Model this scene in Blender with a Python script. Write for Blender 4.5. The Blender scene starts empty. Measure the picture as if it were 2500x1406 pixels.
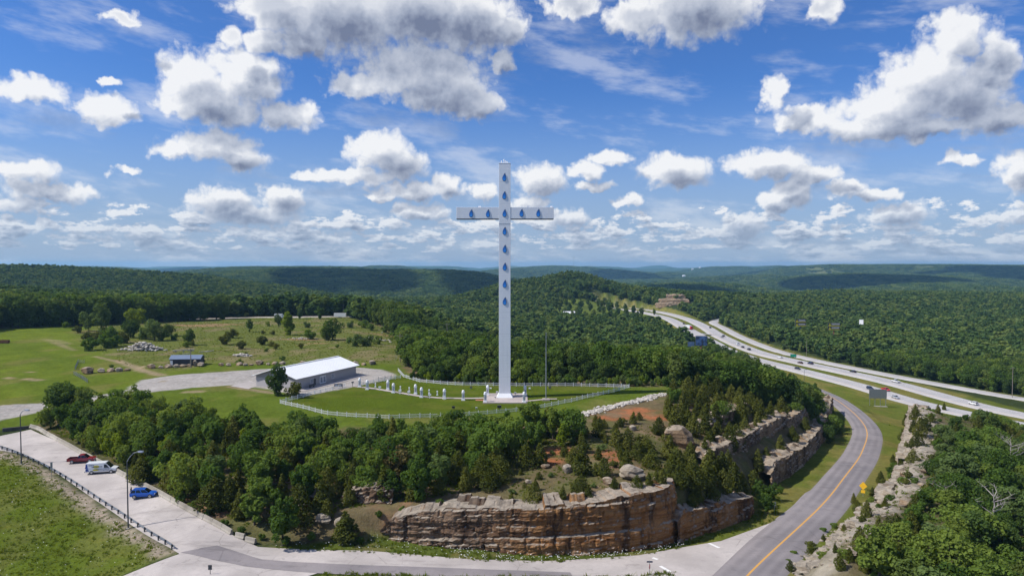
import bpy, bmesh, math, random
import numpy as np
from mathutils import Vector, Matrix

random.seed(7)
np.random.seed(7)
SC = bpy.context.scene
COL = SC.collection

# ----------------------------------------------------------------------------
# camera, world, sun, exposure
# ----------------------------------------------------------------------------
FPX, CX, CY = 1667.0, 1250.0, 703.0           # focal length and centre of the survey photograph
PITCH = math.atan(58 / 1667.0)
CAMH = 38.0
cam_d = bpy.data.cameras.new('camera')
cam_d.sensor_width = 36.0
cam_d.lens = 24.0
cam_d.clip_start = 1.0
cam_d.clip_end = 60000.0
cam = bpy.data.objects.new('camera', cam_d)
cam.location = (0, 0, CAMH)
cam.rotation_euler = (math.pi / 2 - PITCH, 0, 0)
COL.objects.link(cam)
SC.camera = cam

SUN_EL = math.radians(47)
SUN_ROT = math.radians(-101)                    # from the left and a little behind the camera
SUN_DIR = Vector((math.sin(SUN_ROT) * math.cos(SUN_EL), math.cos(SUN_ROT) * math.cos(SUN_EL), math.sin(SUN_EL)))
sun_d = bpy.data.lights.new('sun', 'SUN')
sun_d.energy = 4.6
sun_d.angle = math.radians(0.53)
sun_d.color = (1.0, 0.95, 0.87)
sun = bpy.data.objects.new('sun', sun_d)
sun.rotation_euler = SUN_DIR.to_track_quat('Z', 'Y').to_euler()
sun.location = (-200, 0, 300)
COL.objects.link(sun)

vs = SC.view_settings
vs.view_transform = 'Standard'
vs.look = 'None'
vs.exposure = 0.25
vs.gamma = 1.0
vs.use_curve_mapping = False
cy = SC.cycles
cy.max_bounces = 5
cy.diffuse_bounces = 2
cy.glossy_bounces = 2
cy.transmission_bounces = 3
cy.volume_bounces = 0
cy.transparent_max_bounces = 6
cy.caustics_reflective = False
cy.caustics_refractive = False
cy.use_adaptive_sampling = True
cy.adaptive_threshold = 0.02
cy.use_denoising = True
cy.sample_clamp_indirect = 4.0


def sky_angles(px, py):
    a, b = (px - CX) / FPX, (CY - py) / FPX
    d = Vector((a, math.cos(PITCH) + b * math.sin(PITCH), -math.sin(PITCH) + b * math.cos(PITCH))).normalized()
    return math.degrees(math.atan2(d.x, d.y)), math.degrees(math.asin(d.z))


# cumulus in the sky: centre and radii, read off the photograph (turned into azimuth / elevation)
CLOUDS = [
    # large cloud at the top
    (680, 20, 110, 75), (830, 40, 190, 105), (1020, 30, 240, 95), (1170, 60, 120, 85), (1020, 170, 175, 80),
    (880, 212, 95, 36), (1090, 225, 130, 65), (1165, 255, 75, 40), (560, 95, 38, 30), (640, 95, 60, 34), (1240, 75, 60, 40), (1225, 150, 34, 30), (740, 105, 90, 40),
    # big one left of it
    (470, 190, 95, 75), (600, 190, 105, 85), (520, 262, 150, 52), (690, 285, 95, 40), (745, 275, 40, 42),
    (520, 352, 118, 42), (590, 388, 72, 32), (440, 366, 60, 22),
    (930, 372, 85, 58), (975, 400, 75, 50), (850, 428, 115, 24), (755, 428, 42, 20),
    (1010, 466, 118, 26), (1085, 450, 45, 34), (930, 482, 55, 14), (1030, 520, 75, 26), (1180, 470, 50, 28),
    (540, 492, 95, 40), (690, 490, 62, 40), (600, 522, 165, 30),
    (60, 418, 95, 36), (120, 468, 135, 28), (30, 500, 75, 28), (80, 220, 100, 34), (255, 272, 88, 46),
    (292, 45, 46, 24), (262, 192, 30, 17), (315, 416, 40, 15),
    (40, 558, 42, 20), (110, 550, 42, 18), (278, 563, 24, 12), (350, 578, 60, 24), (750, 575, 115, 18),
    # right half
    (1690, 20, 200, 95), (1560, 40, 85, 50), (1400, 12, 70, 40), (2000, 20, 60, 40),
    (2330, 90, 85, 80), (2260, 190, 130, 95), (2350, 235, 140, 95), (2190, 262, 160, 72), (2130, 312, 190, 40),
    (2430, 160, 65, 100), (1890, 225, 34, 48), (1975, 290, 110, 40), (2440, 290, 190, 44), (2250, 315, 160, 30),
    (1320, 442, 74, 46), (1495, 384, 52, 24), (1435, 415, 44, 26), (1450, 456, 56, 17), (1650, 420, 100, 48),
    (1880, 402, 110, 40), (1990, 424, 75, 30), (2070, 456, 55, 26), (2140, 474, 80, 20), (1935, 470, 55, 42),
    (1890, 498, 55, 26), (1535, 490, 40, 15), (2350, 388, 52, 20), (2490, 418, 70, 55), (1385, 532, 66, 24),
    (2190, 524, 90, 32), (1290, 495, 50, 22), (2480, 530, 70, 30), (1810, 555, 75, 34),
]


def build_world():
    w = bpy.data.worlds.new('World')
    SC.world = w
    w.use_nodes = True
    nt = w.node_tree
    nt.nodes.clear()

    def mk(tree, typ, **kw):
        n = tree.nodes.new(typ)
        for k, v in kw.items():
            setattr(n, k, v)
        return n

    def math_(tree, op, a, b=None, c=None, clamp=False):
        n = mk(tree, 'ShaderNodeMath', operation=op, use_clamp=clamp)
        for i, v in enumerate((a, b, c)):
            if v is None:
                continue
            if isinstance(v, (int, float)):
                n.inputs[i].default_value = v
            else:
                tree.links.new(v, n.inputs[i])
        return n.outputs[0]

    def vmath(tree, op, a, b=None, c=None):
        n = mk(tree, 'ShaderNodeVectorMath', operation=op)
        for i, v in enumerate((a, b, c)):
            if v is None:
                continue
            if isinstance(v, (tuple, list)):
                n.inputs[i].default_value = v
            else:
                tree.links.new(v, n.inputs[i])
        return n.outputs['Value'] if op in ('LENGTH', 'DISTANCE', 'DOT_PRODUCT') else n.outputs['Vector']

    def sstep(tree, x, a, b):
        n = mk(tree, 'ShaderNodeMapRange', interpolation_type='SMOOTHSTEP')
        tree.links.new(x, n.inputs[0])
        n.inputs[1].default_value, n.inputs[2].default_value = a, b
        return n.outputs[0]

    # ---- density of cloud at an (azimuth, elevation) in degrees
    g = bpy.data.node_groups.new('cloud_density', 'ShaderNodeTree')
    g.interface.new_socket('p', in_out='INPUT', socket_type='NodeSocketVector')
    g.interface.new_socket('density', in_out='OUTPUT', socket_type='NodeSocketFloat')
    g.interface.new_socket('bulk', in_out='OUTPUT', socket_type='NodeSocketFloat')
    gi, go = g.nodes.new('NodeGroupInput'), g.nodes.new('NodeGroupOutput')
    p = gi.outputs[0]
    nz = mk(g, 'ShaderNodeTexNoise', noise_dimensions='2D')
    nz.inputs['Scale'].default_value = 0.55
    nz.inputs['Detail'].default_value = 5.0
    nz.inputs['Roughness'].default_value = 0.54
    g.links.new(p, nz.inputs['Vector'])
    wv = vmath(g, 'SUBTRACT', nz.outputs['Color'], (0.5, 0.5, 0.5))
    wv = vmath(g, 'MULTIPLY', wv, (2.3, 1.7, 0.0))
    q = vmath(g, 'ADD', p, wv)
    d = None
    for (px, py, rx, ry) in CLOUDS:
        u, v = sky_angles(px, py)
        u2, _ = sky_angles(px + rx, py)
        _, v2 = sky_angles(px, py - ry)
        ru, rv = abs(u2 - u), abs(v2 - v)
        l = vmath(g, 'LENGTH', vmath(g, 'MULTIPLY_ADD', q, (1 / ru, 1 / rv, 0), (-u / ru, -v / rv, 0)))
        d = l if d is None else math_(g, 'SMOOTH_MIN', d, l, 0.22)
    D = math_(g, 'SUBTRACT', 1.02, d)
    # rows of small clouds towards the horizon, and scattered ones outside the frame
    sep = mk(g, 'ShaderNodeSeparateXYZ')
    g.links.new(p, sep.inputs[0])
    U, V = sep.outputs[0], sep.outputs[1]
    vv = math_(g, 'POWER', math_(g, 'MAXIMUM', V, 0.0), 0.62)
    cm = mk(g, 'ShaderNodeCombineXYZ')
    g.links.new(math_(g, 'MULTIPLY', U, 0.42), cm.inputs[0])
    g.links.new(math_(g, 'MULTIPLY', vv, 2.6), cm.inputs[1])
    n2 = mk(g, 'ShaderNodeTexNoise', noise_dimensions='2D')
    n2.inputs['Scale'].default_value = 1.0
    n2.inputs['Detail'].default_value = 6.0
    n2.inputs['Roughness'].default_value = 0.60
    g.links.new(cm.outputs[0], n2.inputs['Vector'])
    band = math_(g, 'MULTIPLY', sstep(g, V, 0.3, 1.4), math_(g, 'SUBTRACT', 1.0, sstep(g, V, 3.2, 6.5)))
    away = math_(g, 'MAXIMUM', sstep(g, V, 24, 30), sstep(g, math_(g, 'ABSOLUTE', U), 41, 47))
    band = math_(g, 'MAXIMUM', band, math_(g, 'MULTIPLY', away, 0.8))
    thr = math_(g, 'MULTIPLY_ADD', band, -0.52, 0.98)
    Dn = math_(g, 'MULTIPLY', math_(g, 'SUBTRACT', n2.outputs['Fac'], thr), 4.2)
    D = math_(g, 'SMOOTH_MAX', D, Dn, 0.15)
    Db = D
    # rounded puffs, large and small
    vo = mk(g, 'ShaderNodeTexVoronoi', voronoi_dimensions='2D', feature='F1', normalize=True)
    vo.inputs['Scale'].default_value = 0.95
    vo.inputs['Detail'].default_value = 2.0
    vo.inputs['Roughness'].default_value = 0.48
    vo.inputs['Lacunarity'].default_value = 2.3
    g.links.new(vmath(g, 'MULTIPLY_ADD', nz.outputs['Color'], (0.9, 0.9, 0.0), p), vo.inputs['Vector'])
    puff = math_(g, 'SUBTRACT', 0.36, vo.outputs['Distance'])
    D = math_(g, 'MULTIPLY_ADD', math_(g, 'SUBTRACT', nz.outputs['Fac'], 0.5), 0.50, D)
    D = math_(g, 'MULTIPLY_ADD', puff, 0.70, D)
    g.links.new(D, go.inputs[0])
    g.links.new(Db, go.inputs[1])

    tc = mk(nt, 'ShaderNodeTexCoord')
    s3 = mk(nt, 'ShaderNodeSeparateXYZ')
    nt.links.new(tc.outputs['Generated'], s3.inputs[0])
    U = math_(nt, 'MULTIPLY', math_(nt, 'ARCTAN2', s3.outputs[0], s3.outputs[1]), 57.29578)
    V = math_(nt, 'MULTIPLY', math_(nt, 'ARCSINE', s3.outputs[2]), 57.29578)
    cp = mk(nt, 'ShaderNodeCombineXYZ')
    nt.links.new(U, cp.inputs[0])
    nt.links.new(V, cp.inputs[1])
    pos = cp.outputs[0]

    def dens(vec):
        n = mk(nt, 'ShaderNodeGroup')
        n.node_tree = g
        nt.links.new(vec, n.inputs[0])
        return n.outputs
    # how much cloud stands between a place in the cloud and the sun (up and to the left)
    reach = math_(nt, 'MULTIPLY_ADD', sstep(nt, V, 1.5, 14), 0.74, 0.26)

    def toward(u_, v_):
        c_ = mk(nt, 'ShaderNodeVectorMath', operation='SCALE')
        c_.inputs[0].default_value = (u_, v_, 0)
        nt.links.new(reach, c_.inputs['Scale'])
        return vmath(nt, 'ADD', pos, c_.outputs[0])
    (D0, B0), (D1, B1), (D2, B2) = dens(pos), dens(toward(-0.45, 0.85)), dens(toward(-1.9, 2.6))
    alpha = sstep(nt, D0, -0.07, 0.44)
    lit = math_(nt, 'MULTIPLY_ADD', sstep(nt, D1, 0.0, 1.2), -0.24, 1.03)
    lit = math_(nt, 'MULTIPLY_ADD', sstep(nt, B2, -0.40, 0.75), -0.66, lit)
    lit = math_(nt, 'MULTIPLY_ADD', math_(nt, 'SUBTRACT', D0, D1), 0.24, lit, clamp=True)
    over = math_(nt, 'MULTIPLY', sstep(nt, V, 14, 21), sstep(nt, B0, 0.22, 0.85))
    lit = math_(nt, 'MULTIPLY_ADD', over, -0.44, lit, clamp=True)
    ramp = mk(nt, 'ShaderNodeValToRGB')
    cr = ramp.color_ramp
    cr.elements[0].position, cr.elements[0].color = 0.0, (0.155, 0.185, 0.27, 1)
    cr.elements[1].position, cr.elements[1].color = 0.92, (0.79, 0.795, 0.805, 1)
    e = cr.elements.new(0.30)
    e.color = (0.33, 0.37, 0.46, 1)
    e = cr.elements.new(0.64)
    e.color = (0.54, 0.57, 0.635, 1)
    nt.links.new(lit, ramp.inputs[0])

    sky = mk(nt, 'ShaderNodeTexSky', sky_type='NISHITA')
    sky.sun_disc = False
    sky.sun_elevation = SUN_EL
    sky.sun_rotation = SUN_ROT
    sky.altitude = 350
    sky.air_density = 1.0
    sky.dust_density = 0.6
    sky.ozone_density = 3.0
    tint = mk(nt, 'ShaderNodeMix', data_type='RGBA', blend_type='MULTIPLY')
    tint.inputs[0].default_value = 1.0
    tint.inputs[7].default_value = (0.46, 0.78, 1.27, 1)
    nt.links.new(sky.outputs[0], tint.inputs[6])
    # pale air low over the horizon
    low = math_(nt, 'MULTIPLY', math_(nt, 'SUBTRACT', 1.0, sstep(nt, V, -1.0, 15.0)), 0.88)
    air = mk(nt, 'ShaderNodeMix', data_type='RGBA')
    nt.links.new(low, air.inputs[0])
    nt.links.new(tint.outputs[2], air.inputs[6])
    air.inputs[7].default_value = (3.6, 4.6, 6.3, 1)
    bg1 = mk(nt, 'ShaderNodeBackground')
    bg1.inputs[1].default_value = 0.085
    nt.links.new(air.outputs[2], bg1.inputs[0])
    bg2 = mk(nt, 'ShaderNodeBackground')
    bg2.inputs[1].default_value = 1.0
    nt.links.new(ramp.outputs[0], bg2.inputs[0])
    # distant clouds sink into the air near the horizon
    fade = math_(nt, 'MULTIPLY_ADD', sstep(nt, V, -0.3, 6.0), 0.60, 0.34)
    alpha = math_(nt, 'MULTIPLY', alpha, fade)
    # thin veils between the clouds
    ce = mk(nt, 'ShaderNodeCombineXYZ')
    nt.links.new(math_(nt, 'MULTIPLY', U, 0.10), ce.inputs[0])
    nt.links.new(math_(nt, 'MULTIPLY_ADD', V, 0.34, math_(nt, 'MULTIPLY', U, 0.04)), ce.inputs[1])
    nv = mk(nt, 'ShaderNodeTexNoise', noise_dimensions='2D')
    nv.inputs['Scale'].default_value = 1.0
    nv.inputs['Detail'].default_value = 5.0
    nv.inputs['Roughness'].default_value = 0.6
    nt.links.new(ce.outputs[0], nv.inputs['Vector'])
    veil = math_(nt, 'MULTIPLY', sstep(nt, nv.outputs['Fac'], 0.46, 0.72), 0.34)
    alpha = math_(nt, 'MAXIMUM', alpha, veil)
    mixs = mk(nt, 'ShaderNodeMixShader')
    nt.links.new(alpha, mixs.inputs[0])
    nt.links.new(bg1.outputs[0], mixs.inputs[1])
    nt.links.new(bg2.outputs[0], mixs.inputs[2])
    out = mk(nt, 'ShaderNodeOutputWorld')
    nt.links.new(mixs.outputs[0], out.inputs[0])
    try:
        w.cycles.sampling_method = 'MANUAL'
        w.cycles.sample_map_resolution = 512
    except Exception:
        pass


build_world()

# ----------------------------------------------------------------------------
# survey helpers: a point of the photograph at a known height or distance -> place in the world (metres)
# ----------------------------------------------------------------------------
def ray(px, py):
    a, b = (px - CX) / FPX, (CY - py) / FPX
    return np.array((a, math.cos(PITCH) + b * math.sin(PITCH), -math.sin(PITCH) + b * math.cos(PITCH)))


def at_z(px, py, z):
    r = ray(px, py)
    t = (z - CAMH) / r[2]
    return np.array((r[0] * t, r[1] * t, z))


def at_y(px, py, y):
    r = ray(px, py)
    t = y / r[1]
    return np.array((r[0] * t, y, CAMH + r[2] * t))


def sstep(a, b, x):
    t = np.clip((x - a) / (b - a), 0, 1)
    return t * t * (3 - 2 * t)


# ---- value noise
_PERM = np.random.RandomState(3).rand(512, 512)


def vnoise(x, y):
    xi, yi = np.floor(x).astype(int), np.floor(y).astype(int)
    fx, fy = x - xi, y - yi
    fx, fy = fx * fx * (3 - 2 * fx), fy * fy * (3 - 2 * fy)
    a, b = _PERM[xi & 511, yi & 511], _PERM[(xi + 1) & 511, yi & 511]
    c, d = _PERM[xi & 511, (yi + 1) & 511], _PERM[(xi + 1) & 511, (yi + 1) & 511]
    return (a * (1 - fx) + b * fx) * (1 - fy) + (c * (1 - fx) + d * fx) * fy


def fbm(x, y, octaves=4, rough=0.5):
    s, a, n = 0, 1.0, 0
    for i in range(octaves):
        s = s + a * vnoise(x * 2 ** i + 17.3 * i, y * 2 ** i - 9.1 * i)
        n += a
        a *= rough
    return s / n


def poly_sdf(X, Y, poly):
    """signed distance to a polygon, negative inside"""
    poly = np.asarray(poly)[:, :2]
    d = np.full(X.shape, 1e9)
    ins = np.zeros(X.shape, bool)
    n = len(poly)
    for i in range(n):
        ax, ay = poly[i]
        bx, by = poly[(i + 1) % n]
        ex, ey = bx - ax, by - ay
        wx, wy = X - ax, Y - ay
        t = np.clip((wx * ex + wy * ey) / max(ex * ex + ey * ey, 1e-9), 0, 1)
        d = np.minimum(d, np.hypot(wx - ex * t, wy - ey * t))
        if ay != by:
            c = ((ay > Y) != (by > Y)) & (X < (bx - ax) * (Y - ay) / (by - ay) + ax)
            ins ^= c
    return np.where(ins, -d, d)


def line_dist(X, Y, pts, vals=None):
    """distance to a polyline, and values (z, width...) at the nearest point"""
    pts = np.asarray(pts, float)
    d = np.full(X.shape, 1e9)
    out = None if vals is None else np.zeros(X.shape)
    for i in range(len(pts) - 1):
        ax, ay = pts[i, :2]
        ex, ey = pts[i + 1, 0] - ax, pts[i + 1, 1] - ay
        wx, wy = X - ax, Y - ay
        t = np.clip((wx * ex + wy * ey) / max(ex * ex + ey * ey, 1e-9), 0, 1)
        dd = np.hypot(wx - ex * t, wy - ey * t)
        m = dd < d
        d = np.where(m, dd, d)
        if vals is not None:
            out = np.where(m, vals[i] + (vals[i + 1] - vals[i]) * t, out)
    return (d, out) if vals is not None else d


def catmull(pts, step):
    pts = np.asarray(pts, float)
    P = np.vstack([2 * pts[0] - pts[1], pts, 2 * pts[-1] - pts[-2]])
    out = []
    for i in range(1, len(P) - 2):
        p0, p1, p2, p3 = P[i - 1], P[i], P[i + 1], P[i + 2]
        n = max(1, int(np.linalg.norm((p2 - p1)[:2]) / step))
        for k in range(n):
            t = k / n
            out.append(0.5 * ((2 * p1) + (-p0 + p2) * t + (2 * p0 - 5 * p1 + 4 * p2 - p3) * t * t
                              + (-p0 + 3 * p1 - 3 * p2 + p3) * t ** 3))
    out.append(P[-2])
    return np.array(out)


# ----------------------------------------------------------------------------
# the lie of the land
# ----------------------------------------------------------------------------
def Z(px, py, z):
    return tuple(at_z(px, py, z))


FIELD = [Z(0, 800, 3), Z(500, 778, 0), Z(850, 770, -2), Z(950, 800, -3), Z(700, 830, -1), (-62, 295, 0), Z(300, 850, 1),
         Z(100, 880, .5), Z(0, 1000, -2.5), Z(100, 950, -1), Z(300, 960, -.7), (-330, 300, 2), (-250, 200, -2),
         (-400, 420, 5), Z(200, 800, 2.2), Z(60, 1010, -3)]
INNER_PTS = FIELD + [
    (-3, 192, 0), (40, 200, 0), (-40, 195, 0), (-80, 195, 0), (0, 170, 0), (20, 172, -.1), (40, 225, 0), (0, 232, 0), (-40, 235, 0),
    (55, 192, -.2), (-40, 170, -.3), (-80, 172, -1), (-105, 190, -1.0), (-60, 220, 0),
    tuple(at_y(1240, 1240, 113.8)), tuple(at_y(1640, 1185, 120.6)), tuple(at_y(930, 1245, 117)), tuple(at_y(1450, 1230, 115)),
    (-38, 122, -5.5), (-58, 132, -5.5), (-30, 140, -3.2), (0, 140, -1.6), (22, 140, -1.2), (30, 155, -.9), (-70, 150, -4), (-92, 168, -3.2),
    tuple(at_y(1825, 1215, 135)), tuple(at_y(1890, 1125, 165.8)), tuple(at_y(1950, 1100, 182)), tuple(at_y(1990, 1060, 204.5)),
    tuple(at_y(2033, 1000, 250)),
    (43, 150.7, -4.2), (60, 174.6, -5.4), (72, 190, -6.5), (90, 217, -9.2), (48, 171, -1.8), (55, 182.7, -2), (67, 201, -3.2),
    (55, 225, -1.5), (80, 240, -6), (110, 270, -15), (125, 310, -20), (100, 320, -17), (70, 280, -8), (30, 260, -5),
]
OUTER_PTS = FIELD + [
    Z(75, 1045, -4.5), Z(0, 1095, -5), Z(250, 1160, -6), Z(430, 1342, -8), Z(620, 1325, -8.2), Z(350, 1217, -6.6),
    Z(0, 1250, -7.5), Z(0, 1400, -11), Z(300, 1380, -10), Z(200, 1250, -8), Z(-400, 1150, -8), Z(-300, 1050, -5),
    Z(520, 1360, -8.4), Z(900, 1370, -9), Z(1300, 1390, -9.6), Z(1600, 1380, -10.2), Z(1830, 1400, -10.2),
    (-80, 60, -14), (0, 60, -10.5), (60, 60, -11), (150, 60, -14), (-150, 80, -13),
    Z(960, 1320, -9), Z(1330, 1357, -10), Z(1645, 1326, -10.8), Z(760, 1332, -8.7),
    Z(2000, 1240, -12.5), Z(2110, 1100, -18), Z(2110, 1040, -21.5), Z(2060, 990, -24), Z(2000, 955, -26), Z(1870, 905, -28),
    Z(1900, 1182, -15), Z(2030, 1052, -22.5), Z(2205, 1090, -20), Z(2180, 1150, -16.8), Z(2110, 1230, -13), Z(2020, 1300, -12),
    Z(2143, 990, -26), (170, 270, -27), (210, 270, -29), (193, 322, -27.5), (170, 471, -29), (170, 583, -29), (193, 795, -29),
    (221, 324, -29), (199, 462, -30), (196, 636, -30), (219, 831, -29), (262, 350, -31), (231, 457, -32), (240, 807, -31),
    (155, 480, -29), (162, 675, -30), (170, 768, -30), (120, 420, -27), (250, 240, -30), (300, 200, -32),
    (20, 300, -12), (60, 340, -20), (100, 400, -26), (-20, 350, -12), (0, 420, -24), (40, 500, -28), (100, 600, -30), (-60, 420, -8),
    (108, 1200, 18), (-103, 1150, -27), (-14, 1200, -4), (194, 1200, -12), (62, 1200, 10), (152, 1190, 5), (110, 1400, -40), (-50, 1400, -50), (250, 1350, -48), (30, 800, -30), (168, 800, -31), (108, 900, -25), (108, 1000, -14),
    (-282, 376, 3), (-150, 480, 0), (-975, 1300, 30), (-860, 1300, 26), (-741, 1300, 18), (-585, 1300, 6), (-413, 1300, -16), (-270, 1300, -40), (-800, 1560, -30), (-1050, 1600, -20), (-500, 1450, -55),
    (-400, 800, -10), (-200, 900, -32), (-500, 600, 4), (-100, 650, -26), (-130, 545, -5),
    (300, 350, -34), (350, 500, -34), (270, 700, -33), (350, 900, -30), (270, 1000, -12), (300, 1100, -16), (450, 1200, -24), (630, 1400, -25),
    (900, 1400, -25), (600, 900, -35), (500, 400, -35), (800, 700, -36), (150, 1000, -24), (400, 250, -35),
    (-1200, 900, 18), (-760, 1000, -4), (-600, 900, -8), (-900, 500, 10), (-500, 300, 3), (1200, 1200, -32), (0, 1500, -60), (-300, 1600, -65), (300, 1600, -60), (700, 1700, -50), (-450, 1500, -60), (-150, 1350, -58),
    (-800, 1700, -40), (-1300, 1700, -20), (1300, 1700, -40),
]


def rbf(pts, c=12.0):
    P = np.array(pts, float)
    n = len(P)
    s = 100.0
    xy, z = P[:, :2] / s, P[:, 2]
    cc = (c / s) ** 2
    A = -np.sqrt(((xy[:, None] - xy[None]) ** 2).sum(-1) + cc) + np.eye(n) * 0.004
    B = np.hstack([np.ones((n, 1)), xy])
    M = np.block([[A, B], [B.T, np.zeros((3, 3))]])
    w = np.linalg.solve(M, np.concatenate([z, np.zeros(3)]))

    def f(X, Y):
        X, Y = np.asarray(X, float) / s, np.asarray(Y, float) / s
        r = w[n] + w[n + 1] * X + w[n + 2] * Y
        for i in range(n):
            r = r - w[i] * np.sqrt((X - xy[i, 0]) ** 2 + (Y - xy[i, 1]) ** 2 + cc)
        return r
    return f


inner_f, outer_f = rbf(INNER_PTS), rbf(OUTER_PTS)
RIDGE_PTS = [
    (48, 97, -7), (65, 119, -7), (88, 150, -9.2), (104, 175, -10.5), (122, 200, -10), (134, 219, -9.6), (142, 228, -11.5), (150, 240, -15),
    (72, 119, -9.5), (92, 120, -13), (120, 120, -15), (62, 95, -9.5), (88, 95, -15), (104, 150, -12.5), (118, 150, -14.5), (155, 160, -17),
    (130, 186, -14), (170, 210, -18), (220, 220, -21), (200, 150, -18), (150, 100, -18), (60, 70, -12), (140, 60, -18), (250, 150, -24), (145, 205, -13)]
ridge_f = rbf(RIDGE_PTS)
# outline of the hill that carries the monument: x, y, z of the foot, and how far the rise behind the foot takes
HILL = [Z(80, 1040, -4.6) + (10,), Z(350, 1170, -6.2) + (8,), Z(620, 1316, -8.2) + (7,), Z(760, 1329, -8.7) + (6,), Z(880, 1329, -8.9) + (5,),
        Z(960, 1321, -9) + (4,), Z(1100, 1335, -9.4) + (4,), Z(1330, 1356, -10) + (4,), Z(1450, 1351, -10.2) + (4,), Z(1560, 1341, -10.5) + (4,),
        Z(1645, 1325, -10.8) + (4,), Z(1740, 1300, -11.4) + (4,), Z(1830, 1270, -12.3) + (4,), Z(1868, 1222, -13.6) + (6,), Z(1900, 1181, -15) + (4.5,), Z(1960, 1151, -16.8) + (4.5,),
        Z(2000, 1111, -19) + (4.5,), Z(2030, 1051, -22.5) + (4.5,), (133, 288, -23.8, 8), (143, 328, -25, 12), (140, 380, -27, 20), (100, 410, -27, 60),
        (40, 400, -24, 80), (0, 330, -14, 70), (-40, 420, -6, 80), (-150, 520, 0, 60), (-420, 470, 5, 60), (-420, 190, -1, 30), (-170, 165, -4, 12)]
RIDGE = [Z(1900, 1398, -11) + (9,), Z(2020, 1299, -12.2) + (9,), Z(2110, 1229, -13.2) + (9,), Z(2150, 1188, -15) + (7,), Z(2182, 1148, -17) + (6,), Z(2203, 1092, -20) + (4,),
         Z(2213, 1035, -23.5) + (4,), (146, 250, -25.5, 8), (165, 256, -27, 12), (200, 250, -28, 15), (300, 240, -31, 20), (300, 50, -20, 20), (34, 62, -11, 9)]


# roads: centre line (x, y, z), half width
def rd(*p):
    return [tuple(at_z(*q)) for q in p]


ROADS = {
    'ramp_road': (catmull([(10, 66, -8.9), (24, 86, -9.6)] + rd((1830, 1400, -10.2), (2000, 1240, -12.5), (2058, 1170, -15), (2106, 1100, -18), (2113, 1043, -21.5), (2062, 990, -24), (1998, 955, -26))
                          + [(157, 423, -28), (155, 480, -29), (158, 580, -30), (162, 675, -30), (170, 768, -30), (168, 830, -30)], 3.0), 3.75),
    'highway_southbound': (catmull([(222, 230, -27), (207, 275, -27.3), (193, 322, -27.8), (189, 370.6, -28), (179, 427, -28), (169.5, 471, -28), (166, 530, -28), (170, 583, -28), (177, 677, -28), (187, 780, -28), (190, 850, -28), (178, 930, -27.5), (150, 1000, -27), (110, 1060, -27)], 4.0), 5.9),
    'highway_northbound': (catmull([(248, 240, -28.6), (233, 285, -28.9), (221, 324, -29), (216, 390.7, -29.2), (200, 462, -29.3), (189, 527.8, -29.4), (195, 636, -29.2), (207, 732, -29), (214, 831, -28.6), (207, 930, -28), (180, 1010, -27.5), (130, 1075, -27)], 4.0), 5.9),
    'service_road': (catmull([(310, 285, -30.8), (283, 318, -30.9), (262, 350, -31), (246, 400, -31.4), (231, 457, -31.8), (220, 510, -32), (215.5, 560, -32), (220, 650, -31.7), (232, 750, -31.3), (240, 812, -31), (262, 850, -30.5), (300, 860, -30)], 4.0), 3.7),
}
xs_r = np.concatenate([np.arange(-150, 150, 1.0)])


def grow(start, step, ratio, end):
    out, x = [], start
    while x < end:
        x += step
        step *= ratio
        out.append(x)
    return out


XS = np.array([-v for v in grow(150, 1.04, 1.035, 14000)][::-1] + list(np.arange(-150, 170.01, 1.0)) + grow(170, 1.04, 1.035, 14000))
YS = np.array(list(np.arange(40, 88, 3.0)) + list(np.arange(88, 312.01, 1.0)) + grow(312, 1.02, 1.02, 15000))
GX, GY = np.meshgrid(XS, YS)


def hill_mix(X, Y, low, high, outline):
    """rise from low to high ground across the band behind an outline"""
    sd = poly_sdf(X, Y, [p[:2] for p in outline])
    loop = outline + [outline[0]]
    _, wid = line_dist(X, Y, [p[:2] for p in loop], [p[3] for p in loop])
    return low + (high - low) * sstep(0.0, 1.0, (-sd - 0.6) / wid)


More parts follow.
